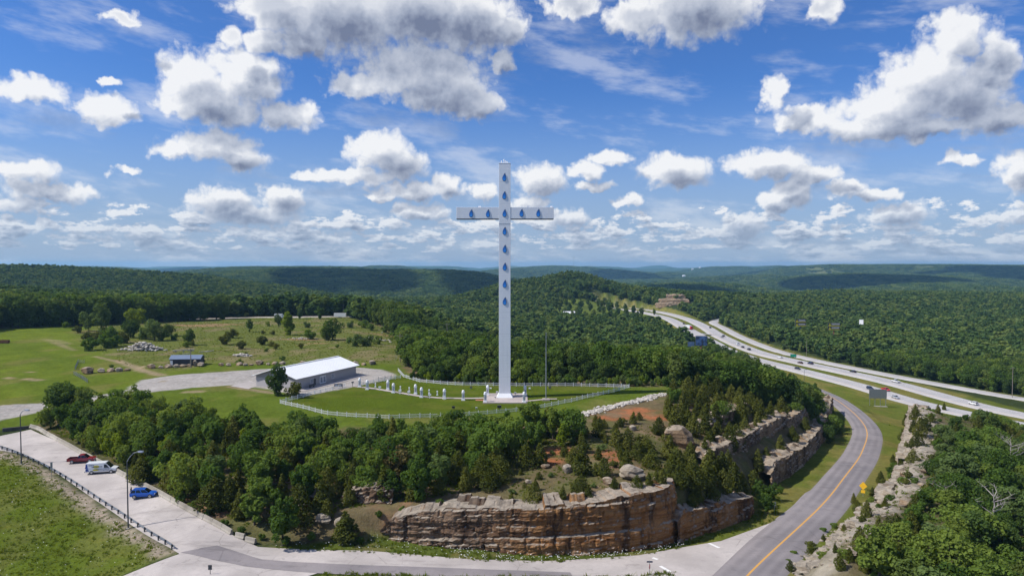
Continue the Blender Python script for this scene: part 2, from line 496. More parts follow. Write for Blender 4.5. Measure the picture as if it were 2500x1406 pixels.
def ground_z(X, Y):
    zo = outer_f(X, Y)
    zi = inner_f(X, Y)
    z = zo.copy()
    near = (X > -450) & (X < 320) & (Y < 600)
    xn, yn = X[near], Y[near]
    zz = hill_mix(xn, yn, zo[near], zi[near], HILL)
    zz = hill_mix(xn, yn, zz, ridge_f(xn, yn), RIDGE)
    z[near] = zz
    R = np.hypot(X, Y)
    # dissected plateau towards the horizon
    wx = X + 700 * (fbm(X / 2600, Y / 2600, 3) - .5)
    wy = Y + 700 * (fbm(X / 2600 + 40, Y / 2600 + 11, 3) - .5)
    n1 = fbm(wx / 2400 + 3.7, wy / 2400 + 8.2, 3, .5)
    valley = 1 - np.abs(n1 - .5) * 5.2
    valley = np.clip(valley, 0, 1) ** 1.3
    n2 = 1 - np.abs(fbm(wx / 1050 + 23, wy / 1050 + 5, 3, .5) - .5) * 4.4
    cap = 14 + 10 * sstep(0, 2500, X) * sstep(2000, 4500, Y) + 5 * fbm(X / 3000 + 9, Y / 3000, 2)
    far = cap - 105 * valley - 62 * np.clip(n2, 0, 1) ** 1.3 * (1 - .45 * valley) + 8 * (fbm(X / 260, Y / 260, 3) - .5)
    far = np.minimum(far, cap)
    far = far - 12 * sstep(6000, 14000, R)
    t = sstep(1500, 2500, R)
    z = z * (1 - t) + far * t
    z = z + sstep(330, 900, R) * (1 - t) * 9 * (fbm(X / 150, Y / 150, 3) - .5)
    # gentle unevenness near by
    z = z + 0.35 * (fbm(X / 9, Y / 9, 3) - .5) * (R < 700)
    for name, (pts, hw) in ROADS.items():
        x0, x1, y0, y1 = pts[:, 0].min() - 40, pts[:, 0].max() + 40, pts[:, 1].min() - 40, pts[:, 1].max() + 40
        m = (X > x0) & (X < x1) & (Y > y0) & (Y < y1)
        d, rz = line_dist(X[m], Y[m], pts, pts[:, 2])
        far_road = sstep(280, 420, Y[m])
        k = sstep(hw + 2.2 + 1.5 * far_road, hw + 5.5 + 3 * far_road, d)
        z[m] = (rz - 0.22 - 0.25 * far_road) * (1 - k) + z[m] * k
    return z


# paved area at the junction and the parking lot, as outlines on the photograph
LOT = rd((-60, 1068, -4.6), (75, 1047, -4.5), (125, 1072, -4.7), (250, 1137, -5.7), (350, 1185, -6.3), (480, 1258, -7.3), (575, 1312, -8), (630, 1334, -8.4),
         (900, 1343, -9), (1150, 1366, -9.6), (1330, 1368, -9.9), (1560, 1353, -10.4), (1650, 1337, -10.7), (1760, 1319, -11.1), (1905, 1264, -12.0), (1985, 1206, -13.1),
         (1960, 1275, -12.0), (1800, 1425, -10.2), (1390, 1402, -9.6), (1100, 1393, -9.2), (900, 1389, -9), (780, 1389, -8.7), (690, 1412, -8.6), (640, 1450, -8.6),
         (130, 1450, -10.5), (300, 1398, -9.6), (438, 1350, -8.3), (415, 1330, -7.9), (250, 1222, -6.7), (120, 1142, -5.6), (60, 1110, -5.1), (-60, 1085, -4.9))
ASPHALT = rd((440, 1346, -8.2), (530, 1335, -8.3), (640, 1362, -8.6), (900, 1377, -9), (1200, 1389, -9.5), (1392, 1393, -9.7), (1402, 1410, -9.7),
             (1250, 1411, -9.4), (900, 1399, -8.9), (780, 1391, -8.7), (600, 1376, -8.5), (520, 1364, -8.4))
HZ = ground_z(GX, GY)
sd_lot = poly_sdf(GX, GY, LOT)


def smooth_in_lot():
    """the paved lot is even: keep only the broad slope under it"""
    global HZ
    m = sd_lot < 6
    base = outer_f(GX[m], GY[m])
    k = sstep(0.5, 6, sd_lot[m])
    HZ[m] = (base - 0.15) * (1 - k) + HZ[m] * k


smooth_in_lot()
HZ[sd_lot < 1] -= 0.0


def gz(x, y):
    x, y = np.asarray(x, float), np.asarray(y, float)
    i = np.clip(np.searchsorted(XS, x) - 1, 0, len(XS) - 2)
    j = np.clip(np.searchsorted(YS, y) - 1, 0, len(YS) - 2)
    tx = np.clip((x - XS[i]) / (XS[i + 1] - XS[i]), 0, 1)
    ty = np.clip((y - YS[j]) / (YS[j + 1] - YS[j]), 0, 1)
    return (HZ[j, i] * (1 - tx) + HZ[j, i + 1] * tx) * (1 - ty) + (HZ[j + 1, i] * (1 - tx) + HZ[j + 1, i + 1] * tx) * ty


_T = np.concatenate([np.arange(60, 400, .25), np.arange(400, 1600, 1.0), np.arange(1600, 14000, 10.0)])


def on_ground(px, py):
    """where the line of sight through a point of the photograph meets the land"""
    r = ray(px, py)
    x, y, z = r[0] * _T, r[1] * _T, CAMH + r[2] * _T
    below = np.nonzero(z < gz(x, y))[0]
    k = below[0] if len(below) else len(_T) - 1
    return Vector((x[k], y[k], float(gz(x[k], y[k]))))


def project(x, y, z):
    """where a place shows in the survey photograph"""
    dz = z - CAMH
    f_ = y * math.cos(PITCH) - dz * math.sin(PITCH)
    u_ = y * math.sin(PITCH) + dz * math.cos(PITCH)
    return CX + FPX * x / f_, CY - FPX * u_ / f_


def gp(*pts):
    return [tuple(on_ground(*p)) for p in pts]

# ----------------------------------------------------------------------------
# helpers for meshes, tags and materials
# ----------------------------------------------------------------------------
class MB:
    """collects faces for one mesh"""
    def __init__(self):
        self.v, self.f, self.m = [], [], []

    def add(self, verts, faces, mat=0):
        o = len(self.v)
        self.v.extend([tuple(p) for p in verts])
        self.f.extend([tuple(i + o for i in f) for f in faces])
        self.m.extend([mat] * len(faces))
        return self

    def box(self, x0, x1, y0, y1, z0, z1, mat=0, taper=0.0):
        t = taper
        self.add([(x0, y0, z0), (x1, y0, z0), (x1, y1, z0), (x0, y1, z0), (x0 + t, y0 + t, z1), (x1 - t, y0 + t, z1), (x1 - t, y1 - t, z1), (x0 + t, y1 - t, z1)],
                 [(0, 3, 2, 1), (4, 5, 6, 7), (0, 1, 5, 4), (1, 2, 6, 5), (2, 3, 7, 6), (3, 0, 4, 7)], mat)
        return self

    def loft(self, rings, mat=0, cap=True, closed=True):
        n = len(rings[0])
        vs_ = [p for r in rings for p in r]
        fs = []
        for i in range(len(rings) - 1):
            for j in range(n if closed else n - 1):
                k = (j + 1) % n
                fs.append((i * n + j, i * n + k, (i + 1) * n + k, (i + 1) * n + j))
        if cap:
            fs.append(tuple(range(n - 1, -1, -1)))
            fs.append(tuple((len(rings) - 1) * n + j for j in range(n)))
        return self.add(vs_, fs, mat)

    def tube(self, pts, radii, n=8, mat=0):
        pts = [Vector(p) for p in pts]
        if not hasattr(radii, '__len__'):
            radii = [radii] * len(pts)
        rings = []
        for i, p in enumerate(pts):
            t = (pts[min(i + 1, len(pts) - 1)] - pts[max(i - 1, 0)]).normalized()
            a = t.orthogonal().normalized() if abs(t.z) < .95 else Vector((1, 0, 0)) - t * t.x
            a.normalize()
            b = t.cross(a)
            rings.append([p + (a * math.cos(q) + b * math.sin(q)) * radii[i] for q in [2 * math.pi * k / n for k in range(n)]])
        return self.loft(rings, mat)

    def cyl(self, x, y, z0, z1, r0, r1=None, n=12, mat=0):
        r1 = r0 if r1 is None else r1
        return self.loft([[(x + r * math.cos(2 * math.pi * k / n), y + r * math.sin(2 * math.pi * k / n), z) for k in range(n)] for r, z in ((r0, z0), (r1, z1))], mat)

    def mesh(self, name, mats, smooth=False):
        me = bpy.data.meshes.new(name)
        me.from_pydata(self.v, [], self.f)
        for m in (mats if isinstance(mats, (list, tuple)) else [mats]):
            me.materials.append(m)
        if any(self.m):
            me.polygons.foreach_set('material_index', self.m)
        if smooth:
            me.polygons.foreach_set('use_smooth', [True] * len(me.polygons))
        me.update()
        return me

    def build(self, name, mats, parent=None, smooth=False, loc=None, bevel=0):
        me = self.mesh(name, mats, smooth)
        if bevel:
            bm = bmesh.new()
            bm.from_mesh(me)
            bmesh.ops.bevel(bm, geom=bm.edges[:], offset=bevel, segments=1, affect='EDGES', clamp_overlap=True)
            bm.to_mesh(me)
            bm.free()
        return link(name, me, parent, loc)


def link(name, data, parent=None, loc=None):
    o = bpy.data.objects.new(name, data)
    COL.objects.link(o)
    if parent is not None:
        o.parent = parent
    if loc is not None:
        o.location = loc
    return o


def tag(o, label=None, cat=None, group=None, kind=None):
    if label:
        o['label'] = label
    if cat:
        o['category'] = cat
    if group:
        o['group'] = group
    if kind:
        o['kind'] = kind
    return o


def thing(name, label, cat, loc=(0, 0, 0), rz=0.0, group=None):
    o = link(name, None, None, loc)
    o.rotation_euler = (0, 0, rz)
    o.empty_display_size = 0.3
    return tag(o, label, cat, group)


def dup(root, loc, rz=None, label=None, scale=None, group=None):
    """a copy of a thing with copies of its parts and sub-parts, sharing their meshes"""
    r = root.copy()
    COL.objects.link(r)
    r.location = loc
    if rz is not None:
        r.rotation_euler = (0, 0, rz)
    if scale is not None:
        r.scale = scale if hasattr(scale, '__len__') else (scale,) * 3
    if label:
        r['label'] = label
    if group:
        r['group'] = group
    for ch in list(root.children):
        c = ch.copy()
        COL.objects.link(c)
        c.parent = r
        for g_ in list(ch.children):
            d = g_.copy()
            COL.objects.link(d)
            d.parent = c
    return r


def np_mesh(name, verts, faces, mats, smooth=False):
    """mesh from arrays (all faces with the same number of corners)"""
    verts, faces = np.asarray(verts, np.float32), np.asarray(faces, np.int32)
    me = bpy.data.meshes.new(name)
    k = faces.shape[1]
    me.vertices.add(len(verts))
    me.vertices.foreach_set('co', verts.ravel())
    me.loops.add(faces.size)
    me.loops.foreach_set('vertex_index', faces.ravel())
    me.polygons.add(len(faces))
    me.polygons.foreach_set('loop_start', np.arange(0, faces.size, k, dtype=np.int32))
    for m in (mats if isinstance(mats, (list, tuple)) else [mats]):
        me.materials.append(m)
    me.update(calc_edges=True)
    me.polygons.foreach_set('use_smooth', [smooth] * len(faces))
    return me


class Mat:
    """small node-graph helper"""
    def __init__(self, name):
        self.m = bpy.data.materials.new(name)
        self.m.use_nodes = True
        self.nt = self.m.node_tree
        self.nt.nodes.clear()
        self.out = self.nt.nodes.new('ShaderNodeOutputMaterial')

    def n(self, typ, ins=None, **kw):
        nd = self.nt.nodes.new(typ)
        for k, v in kw.items():
            setattr(nd, k, v)
        for k, v in (ins or {}).items():
            if hasattr(v, 'is_output') or isinstance(v, bpy.types.NodeSocket):
                self.nt.links.new(v, nd.inputs[k])
            else:
                nd.inputs[k].default_value = v
        return nd

    def math(self, op, a, b=0.0, clamp=False):
        return self.n('ShaderNodeMath', {0: a, 1: b}, operation=op, use_clamp=clamp).outputs[0]

    def noise(self, scale, detail=4.0, rough=.55, vec=None, dim='3D'):
        i = {'Scale': scale, 'Detail': detail, 'Roughness': rough}
        if vec is not None:
            i['Vector'] = vec
        return self.n('ShaderNodeTexNoise', i, noise_dimensions=dim).outputs['Fac']

    def pos(self):
        return self.n('ShaderNodeNewGeometry').outputs['Position']

    def stretch(self, sx, sy, sz, vec=None):
        return self.n('ShaderNodeMapping', {'Vector': vec or self.pos(), 'Scale': (sx, sy, sz)}).outputs[0]

    def ramp(self, fac, stops):
        r = self.n('ShaderNodeValToRGB', {0: fac})
        e = r.color_ramp.elements
        while len(e) < len(stops):
            e.new(0.5)
        for el, (p_, c) in zip(e, stops):
            el.position = p_
            el.color = (*c, 1) if len(c) == 3 else c
        return r.outputs[0]

    def mix(self, fac, a, b, mode='MIX'):
        i = {}
        nd = self.n('ShaderNodeMix', data_type='RGBA', blend_type=mode)
        for idx, v in ((0, fac), (6, a), (7, b)):
            if isinstance(v, bpy.types.NodeSocket):
                self.nt.links.new(v, nd.inputs[idx])
            elif idx == 0:
                nd.inputs[0].default_value = v
            else:
                nd.inputs[idx].default_value = (*v, 1) if len(v) == 3 else v
        return nd.outputs[2]

    def step(self, x, a, b):
        return self.n('ShaderNodeMapRange', {0: x, 1: a, 2: b}, interpolation_type='SMOOTHSTEP').outputs[0]

    def bump(self, h, strength=.5, dist=.1):
        return self.n('ShaderNodeBump', {'Height': h, 'Strength': strength, 'Distance': dist}).outputs[0]

    def principled(self, col, rough=.8, normal=None, **kw):
        b = self.n('ShaderNodeBsdfPrincipled')
        for k, v in (('Base Color', col), ('Roughness', rough), ('Normal', normal)):
            if v is None:
                continue
            if isinstance(v, bpy.types.NodeSocket):
                self.nt.links.new(v, b.inputs[k])
            else:
                b.inputs[k].default_value = (*v, 1) if hasattr(v, '__len__') and len(v) == 3 else v
        for k, v in kw.items():
            b.inputs[k.replace('_', ' ')].default_value = v
        self.nt.links.new(b.outputs[0], self.out.inputs[0])
        return self.m


def plain(name, col, rough=.6, var=.12, scale=3.0, **kw):
    """paint, plastic or metal with slight unevenness"""
    m = Mat(name)
    tc = m.n('ShaderNodeTexCoord').outputs['Object']
    nz = m.noise(scale, 4, .6, tc)
    c = m.mix(nz, tuple(v * (1 - var) for v in col), tuple(min(1, v * (1 + var)) for v in col))
    return m.principled(c, rough, **kw)


# ---- ground and paving
def mat_ground():
    m = Mat('ground')
    a = m.n('ShaderNodeAttribute', attribute_name='albedo').outputs['Color']
    p = m.pos()
    f1 = m.noise(.9, 5, .65, p)
    f2 = m.noise(.13, 4, .6, p)
    k = m.math('MULTIPLY', m.math('ADD', .45, f1), m.math('ADD', .62, m.math('MULTIPLY', f2, .76)))
    c = m.mix(1.0, a, m.n('ShaderNodeCombineColor', {0: k, 1: k, 2: k}).outputs[0], 'MULTIPLY')
    yell = m.step(m.noise(.35, 5, .7, p), .55, .72)
    c = m.mix(m.math('MULTIPLY', yell, .28), c, m.mix(1.0, c, (1.7, 1.15, .8), 'MULTIPLY'))
    h = m.noise(2.2, 5, .7, p)
    return m.principled(c, .95, m.bump(h, .9, .35), **{'Specular_IOR_Level': 0.0})


def mat_concrete(name, base, dark, slab=5.5, crack=.35, wear=0.0):
    m = Mat(name)
    p = m.pos()
    n1 = m.noise(.11, 5, .6, p)
    n2 = m.noise(1.6, 5, .65, p)
    c = m.mix(m.step(n1, .34, .68), dark, base)
    c = m.mix(m.math('MULTIPLY', m.step(n2, .42, .7), .35), c, tuple(v * .72 for v in base))
    st = m.noise(.16, 5, .7, m.stretch(.35, 1.6, 1, p))
    c = m.mix(m.math('MULTIPLY', m.step(st, .53, .70), .5), c, tuple(v * .55 for v in dark))
    sp = m.noise(.45, 4, .6, p)
    c = m.mix(m.math('MULTIPLY', m.step(sp, .62, .70), .35), c, tuple(v * .5 for v in dark))
    vo = m.n('ShaderNodeTexVoronoi', {'Vector': p, 'Scale': 1 / slab}, feature='DISTANCE_TO_EDGE', voronoi_dimensions='2D').outputs[0]
    vo = m.math('ADD', vo, m.math('MULTIPLY', m.math('SUBTRACT', m.noise(.5, 3, .6, p), .5), .10))
    line = m.math('MULTIPLY', m.math('SUBTRACT', 1.0, m.step(vo, .004, .016)), m.step(m.noise(.07, 2, .5, p), .45, .6))
    c = m.mix(m.math('MULTIPLY', line, crack), c, tuple(v * .35 for v in dark))
    if wear:
        a = m.n('ShaderNodeAttribute', attribute_name='across').outputs['Fac']
        w = m.math('COSINE', m.math('MULTIPLY', m.math('ABSOLUTE', a), 2 * math.pi / 1.85))
        w = m.math('MULTIPLY', m.math('SUBTRACT', .5, m.math('MULTIPLY', w, .5)), m.step(m.noise(.05, 4, .6, p), .25, .6))
        c = m.mix(m.math('MULTIPLY', w, wear), c, tuple(v * .45 for v in dark))
        edge = m.step(m.math('ADD', m.math('ABSOLUTE', a), m.math('MULTIPLY', m.math('SUBTRACT', m.noise(.4, 4, .6, p), .5), 1.6)), 3.2, 3.9)
        c = m.mix(m.math('MULTIPLY', edge, wear), c, base)
    return m.principled(c, .9, m.bump(n2, .2, .03), **{'Specular_IOR_Level': .25})


M = {}
M['ground'] = mat_ground()
M['concrete'] = mat_concrete('pale_concrete', (.475, .43, .405), (.36, .325, .305))
M['highway'] = mat_concrete('highway_concrete', (.47, .45, .44), (.40, .385, .38), 40, .1, .30)
M['asphalt'] = mat_concrete('worn_asphalt', (.265, .238, .238), (.205, .186, .190), 9, .3, .34)
M['yellow_paint'] = plain('yellow_road_paint', (.58, .30, .06), .75, .2, 2)
M['white_paint'] = plain('white_road_paint', (.72, .71, .69), .7, .12, 2)
M['white'] = plain('white_painted_metal', (.74, .75, .77), .45, .04, .4)
M['galv'] = plain('galvanised_steel', (.30, .32, .34), .45, .15, 3, Metallic=.6)
M['dark_metal'] = plain('dark_steel', (.055, .06, .068), .5, .2, 3)
M['rail_steel'] = plain('weathered_rail_steel', (.13, .15, .18), .5, .2, 2, Metallic=.4)
M['black'] = plain('black_rubber', (.018, .018, .02), .7, .2, 5)
M['glass'] = plain('dark_window_glass', (.012, .016, .022), .06, .1, 2)
M['chrome'] = plain('bright_wheel_metal', (.45, .45, .46), .35, .1, 2, Metallic=.7)
M['barrier'] = mat_concrete('barrier_concrete', (.40, .37, .32), (.27, .24, .20), 2.2, .3)


# ----------------------------------------------------------------------------
# ground sheet
# ----------------------------------------------------------------------------
def lerp(c, new, k):
    return c * (1 - k[:, None]) + np.array(new)[None] * k[:, None]


def soft(sd, w, X, Y, sc=3.0, amp=2.0):
    return 1 - sstep(-w, w, sd + amp * (fbm(X / sc, Y / sc, 3) - .5) * 2)


Y_GRASS = gp((-200, 830), (0, 803), (200, 796), (400, 787), (560, 779), (850, 774), (930, 800), (975, 830), (985, 905), (1030, 932), (1290, 943), (1540, 945), (1660, 945),
             (1615, 962), (1500, 985), (1420, 1012), (1250, 1040), (1000, 1046), (700, 1046), (560, 1040), (480, 1020), (330, 985), (200, 1003), (100, 1035), (-100, 1062))
SCRUB = gp((180, 815), (240, 795), (400, 787), (560, 779), (850, 774), (930, 800), (975, 830), (985, 890), (870, 884), (640, 890), (520, 885), (420, 905), (330, 900), (250, 865), (200, 840))
YARD = gp((205, 969), (300, 957), (345, 928), (440, 914), (540, 908), (640, 901), (870, 897), (935, 903), (968, 914), (955, 925), (870, 943), (740, 967), (640, 948), (565, 940), (430, 951), (330, 962), (240, 976))
LANE = gp((-80, 1003), (0, 990), (100, 984), (215, 965), (250, 975), (105, 1004), (0, 1027), (-80, 1047))
LAWN = gp((870, 930), (690, 984), (800, 1014), (950, 1022), (1100, 1019), (1235, 1008), (1285, 1003), (1395, 982), (1535, 946), (1420, 943), (1280, 943), (1130, 940), (1025, 933), (985, 921))
MEADOW = rd((-250, 1050, -5), (0, 1098, -5), (60, 1115, -5), (250, 1228, -6.7), (425, 1344, -8.2), (300, 1395, -9.6), (60, 1500, -11), (-700, 1500, -14), (-500, 1100, -8))
VERGE_STRIP = rd((640, 1335, -8.4), (900, 1348, -9), (1150, 1372, -9.6), (1330, 1374, -9.9), (1560, 1358, -10.4), (1650, 1342, -10.7), (1905, 1268, -12), (1905, 1170, -13), (1640, 1320, -10), (1330, 1350, -9.8), (960, 1312, -9), (740, 1325, -8.5))
FRONT_VERGE = rd((660, 1500, -9), (780, 1389, -8.7), (900, 1396, -9), (1100, 1404, -9.2), (1390, 1405, -9.6), (1560, 1402, -10), (1650, 1392, -10.2), (1660, 1500, -10))
CAMP = [(40, 860), (60, 1010), (110, 1020), (170, 960), (190, 880), (160, 790), (110, 770), (60, 800)]


def ground_albedo(X, Y):
    n = len(X)
    col = np.tile(np.array((.040, .055, .020)), (n, 1))
    R = np.hypot(X, Y)
    br = fbm(X / 60, Y / 60, 4)
    col = lerp(col, (.05, .085, .03), sstep(900, 2200, R))
    # hillside of thin dry grass, litter and clay
    inh = poly_sdf(X, Y, [p[:2] for p in HILL])
    k = soft(inh, 2, X, Y)
    col = lerp(col, (.135, .108, .058), k)
    gr = sstep(.42, .62, fbm(X / 7 + 5, Y / 7, 4))
    col = lerp(col, (.105, .118, .036), k * gr * .6)
    pt = sstep(.56, .70, fbm(X / 5 + 31, Y / 5 + 3, 4))
    col = lerp(col, (.22, .155, .095), k * pt * .7)
    for (px, py, r) in ((1545, 1004, 5.5), (1600, 1018, 4.0), (1500, 1020, 3.5), (1365, 1100, 3), (1345, 1128, 3), (1470, 1105, 3.2), (1500, 1118, 3), (1525, 1140, 3), (1430, 1010, 2.5),
                        (460, 1225, 4), (520, 1250, 4), (1120, 1258, 3), (960, 1262, 3), (1430, 1225, 3)):
        c = on_ground(px, py)
        d = np.hypot((X - c.x) * .7, Y - c.y) + 2.5 * (fbm(X / 2.2, Y / 2.2, 3) - .5)
        col = lerp(col, (.33, .13, .06) if py < 1130 else (.25, .15, .09), (1 - sstep(r * .4, r * 1.1, d)) * (.25 + .75 * sstep(.36, .56, fbm(X / 1.9 + 8, Y / 1.9, 4))))
    # scrub on the far side of the right-hand ridge, pale bedrock on its bank
    inr = poly_sdf(X, Y, [p[:2] for p in RIDGE])
    k = soft(inr, 1.5, X, Y)
    col = lerp(col, (.13, .11, .06), k)
    dl = line_dist(X, Y, [p[:2] for p in RIDGE[:8]])
    kb = k * (1 - sstep(7, 10.5, dl + 6 * (fbm(X / 4, Y / 4, 3) - .5)))
    col = lerp(col, (.095, .12, .035), k * sstep(9, 12, dl) * sstep(.4, .6, fbm(X / 4 + 50, Y / 4, 3)))
    col = lerp(col, (.36, .32, .265), kb * (.55 + .45 * sstep(.40, .58, fbm(X / 3, Y / 3 + 20, 4))))
    # grassland of the hill top
    sdg = poly_sdf(X, Y, Y_GRASS)
    kg = soft(sdg, 1.5, X, Y)
    f = fbm(X / 22, Y / 22, 4)
    col = lerp(col, (.096, .134, .018), kg)
    kf = kg * sstep(-95, -130, X)
    col = lerp(col, (.124, .162, .020), kf * sstep(.3, .7, f))
    dry = sstep(.52, .68, fbm(X / 11 + 9, Y / 14 + 4, 4))
    col = lerp(col, (.17, .155, .05), kg * dry * .55)
    ks = kg * soft(poly_sdf(X, Y, SCRUB), 5, X, Y, 9, 6)
    col = lerp(col, (.122, .138, .036), ks * .85)
    col = lerp(col, (.20, .165, .085), ks * sstep(.50, .66, fbm(X / 9 + 2, Y / 13, 4)) * .75)
    for (px, py, r, rx) in ((470, 795, 12, 3), (735, 829, 8, 2.6), (545, 792, 9, 3), (780, 838, 5, 2.5), (960, 822, 8, 3)):
        c = on_ground(px, py)
        d = np.hypot((X - c.x) / rx, Y - c.y) + 3 * (fbm(X / 3, Y / 3, 3) - .5)
        col = lerp(col, (.30, .185, .105), .9 * (1 - sstep(r * .3, r * .7, d)))
    kl = soft(poly_sdf(X, Y, LAWN), .6, X, Y, 3, .3)
    col = lerp(col, (.080, .112, .012), kl)
    col = lerp(col, (.110, .124, .022), kl * .7 * sstep(.48, .66, fbm(X / 8 + 3, Y / 5, 4)))
    ky = np.maximum(soft(poly_sdf(X, Y, YARD), .7, X, Y, 2, .8), soft(poly_sdf(X, Y, LANE), .5, X, Y, 2, .4))
    col = lerp(col, (.36, .335, .31), ky)
    for pts, w in ((gp((286, 880), (320, 893), (352, 906), (395, 916)), 1.9), (gp((112, 828), (150, 842), (180, 855)), 1.0), (gp((138, 830), (170, 840)), .8), (gp((235, 870), (290, 884)), 1.0),
                   (gp((560, 944), (620, 952), (665, 960)), 1.4), (gp((455, 957), (490, 956)), 1.6), (gp((60, 925), (95, 928)), 1.6), (gp((15, 922), (28, 924)), 1.4), (gp((70, 908), (82, 909)), 1.0), (gp((395, 931), (402, 930)), .8), (gp((330, 905), (352, 893)), .9)):
        d = line_dist(X, Y, pts) + 1.2 * (fbm(X / 1.5, Y / 1.5, 3) - .5)
        col = lerp(col, (.30, .235, .15), .85 * (1 - sstep(w * .5, w * 1.2, d)))
    # meadow and verges by the lower road
    km = soft(poly_sdf(X, Y, MEADOW), .8, X, Y, 2, 1.0)
    col = lerp(col, (.094, .128, .016), km)
    col = lerp(col, (.128, .142, .034), km * sstep(.45, .65, fbm(X / 6 + 40, Y / 6, 4)) * .8)
    dg = line_dist(X, Y, rd((-60, 1095, -5), (60, 1116, -5), (250, 1229, -6.8), (420, 1342, -8.2)))
    col = lerp(col, (.33, .27, .215), km * (1 - sstep(1.0, 3.4, dg + 3.2 * (fbm(X / 2.5, Y / 2.5, 3) - .45))))
    for poly in (VERGE_STRIP, FRONT_VERGE):
        k = soft(poly_sdf(X, Y, poly), .6, X, Y, 2, .6)
        col = lerp(col, (.088, .115, .022), k)
        col = lerp(col, (.17, .15, .06), k * sstep(.5, .66, fbm(X / 3 + 3, Y / 3, 3)) * .7)
    # corridors of the roads
    for nm, (pts, hw) in ROADS.items():
        d = line_dist(X, Y, pts)
        reach = 13 if nm == 'ramp_road' else (17 if nm != 'service_road' else 8)
        k = 1 - sstep(reach - 2, reach + 2, d + 3 * (fbm(X / 5, Y / 5, 3) - .5))
        k = k * (1 - .9 * (inh < -4) * (Y < 300)) * (1 - .95 * (inr < -3))
        if nm == 'highway_southbound':
            sr = ROADS['ramp_road'][0]
            k = np.maximum(k, (Y > 225) & (Y < 820) & (X > np.interp(Y, sr[:, 1], sr[:, 0])) & (X < np.interp(Y, pts[:, 1], pts[:, 0])) & (inr > 0))
        col = lerp(col, (.110, .132, .024), k)
        ye = sstep(.42, .62, fbm(X / 10 + 77, Y / 16, 4)) if nm != 'highway_southbound' else sstep(.36, .56, fbm(X / 10 + 77, Y / 16, 4))
        col = lerp(col, (.19, .165, .05), k * ye * .75)
        col = lerp(col, (.26, .24, .18), k * (1 - sstep(hw + .2, hw + 1.4, d)) * .6)
    kc = soft(poly_sdf(X, Y, CAMP), 12, X, Y, 30, 14)
    col = lerp(col, (.115, .15, .03), kc * .9)
    far = sstep(1700, 2600, R)
    col = lerp(col, (.045, .078, .032), far)
    bald = far * sstep(.70, .74, fbm(X / 420 + 60, Y / 420, 3))
    col = lerp(col, (.14, .15, .06), bald * .8)
    return np.clip(col, 0, 1)


def build_ground():
    ny, nx = GX.shape
    X, Y = GX.ravel(), GY.ravel()
    z = HZ.copy().ravel()
    z[(sd_lot < -.6).ravel()] -= .12
    idx = np.arange(nx * ny).reshape(ny, nx)
    F = np.stack([idx[:-1, :-1], idx[:-1, 1:], idx[1:, 1:], idx[1:, :-1]], -1).reshape(-1, 4)
    me = np_mesh('ground', np.stack([X, Y, z], -1), F, M['ground'], True)
    c = ground_albedo(X, Y)
    at = me.attributes.new('albedo', 'FLOAT_COLOR', 'POINT')
    at.data.foreach_set('color', np.hstack([c, np.ones((len(c), 1))]).astype(np.float32).ravel())
    tag(link('ground', me), kind='structure')


build_ground()


def drape(name, poly, mat, off, res=3.0):
    """a sheet of paving laid over the land inside an outline"""
    bm = bmesh.new()
    f = bm.faces.new([bm.verts.new((p[0], p[1], 0)) for p in poly])
    bmesh.ops.triangulate(bm, faces=[f])
    xs = [p[0] for p in poly]
    ys = [p[1] for p in poly]
    for x in np.arange(min(xs) + res, max(xs), res):
        bmesh.ops.bisect_plane(bm, geom=bm.verts[:] + bm.edges[:] + bm.faces[:], plane_co=(x, 0, 0), plane_no=(1, 0, 0))
    for y in np.arange(min(ys) + res, max(ys), res):
        bmesh.ops.bisect_plane(bm, geom=bm.verts[:] + bm.edges[:] + bm.faces[:], plane_co=(0, y, 0), plane_no=(0, 1, 0))
    for v in bm.verts:
        v.co.z = float(gz(v.co.x, v.co.y)) + off
    for f in bm.faces:
        if f.normal.z < 0:
            f.normal_flip()
    me = bpy.data.meshes.new(name)
    bm.to_mesh(me)
    bm.free()
    me.materials.append(mat)
    return link(name, me)


tag(drape('parking_lot', LOT, M['concrete'], .05), kind='structure')
tag(drape('asphalt_patch', ASPHALT, M['asphalt'], .075), kind='structure')


def road_sheet(name, pts, hw, mat, off=0.0, skirt=True):
    pts = np.asarray(pts)
    t = np.gradient(pts[:, :2], axis=0)
    t /= np.linalg.norm(t, axis=1)[:, None]
    nrm = np.stack([t[:, 1], -t[:, 0]], -1)
    offs = [-hw, -hw / 2, 0, hw / 2, hw]
    if skirt:
        offs = [-hw - 1.6] + offs + [hw + 1.6]
    rows = []
    for o in offs:
        drop = -.55 if abs(o) > hw + .5 else 0.0
        rows.append(np.stack([pts[:, 0] + nrm[:, 0] * o, pts[:, 1] + nrm[:, 1] * o, pts[:, 2] + off + drop], -1))
    V = np.stack(rows, 1).reshape(-1, 3)
    k = len(offs)
    i = np.arange(len(pts) - 1)[:, None] * k + np.arange(k - 1)[None]
    F = np.stack([i, i + 1, i + 1 + k, i + k], -1).reshape(-1, 4)
    me = np_mesh(name, V, F, mat, True)
    a_ = me.attributes.new('across', 'FLOAT', 'POINT')
    a_.data.foreach_set('value', np.tile(np.asarray(offs, np.float32), len(pts)))
    return link(name, me)


for nm, (pts, hw) in ROADS.items():
    tag(road_sheet(nm, pts, hw, M['asphalt'] if nm in ('ramp_road',) else M['highway'], .09 if nm == 'ramp_road' else .05), kind='structure')
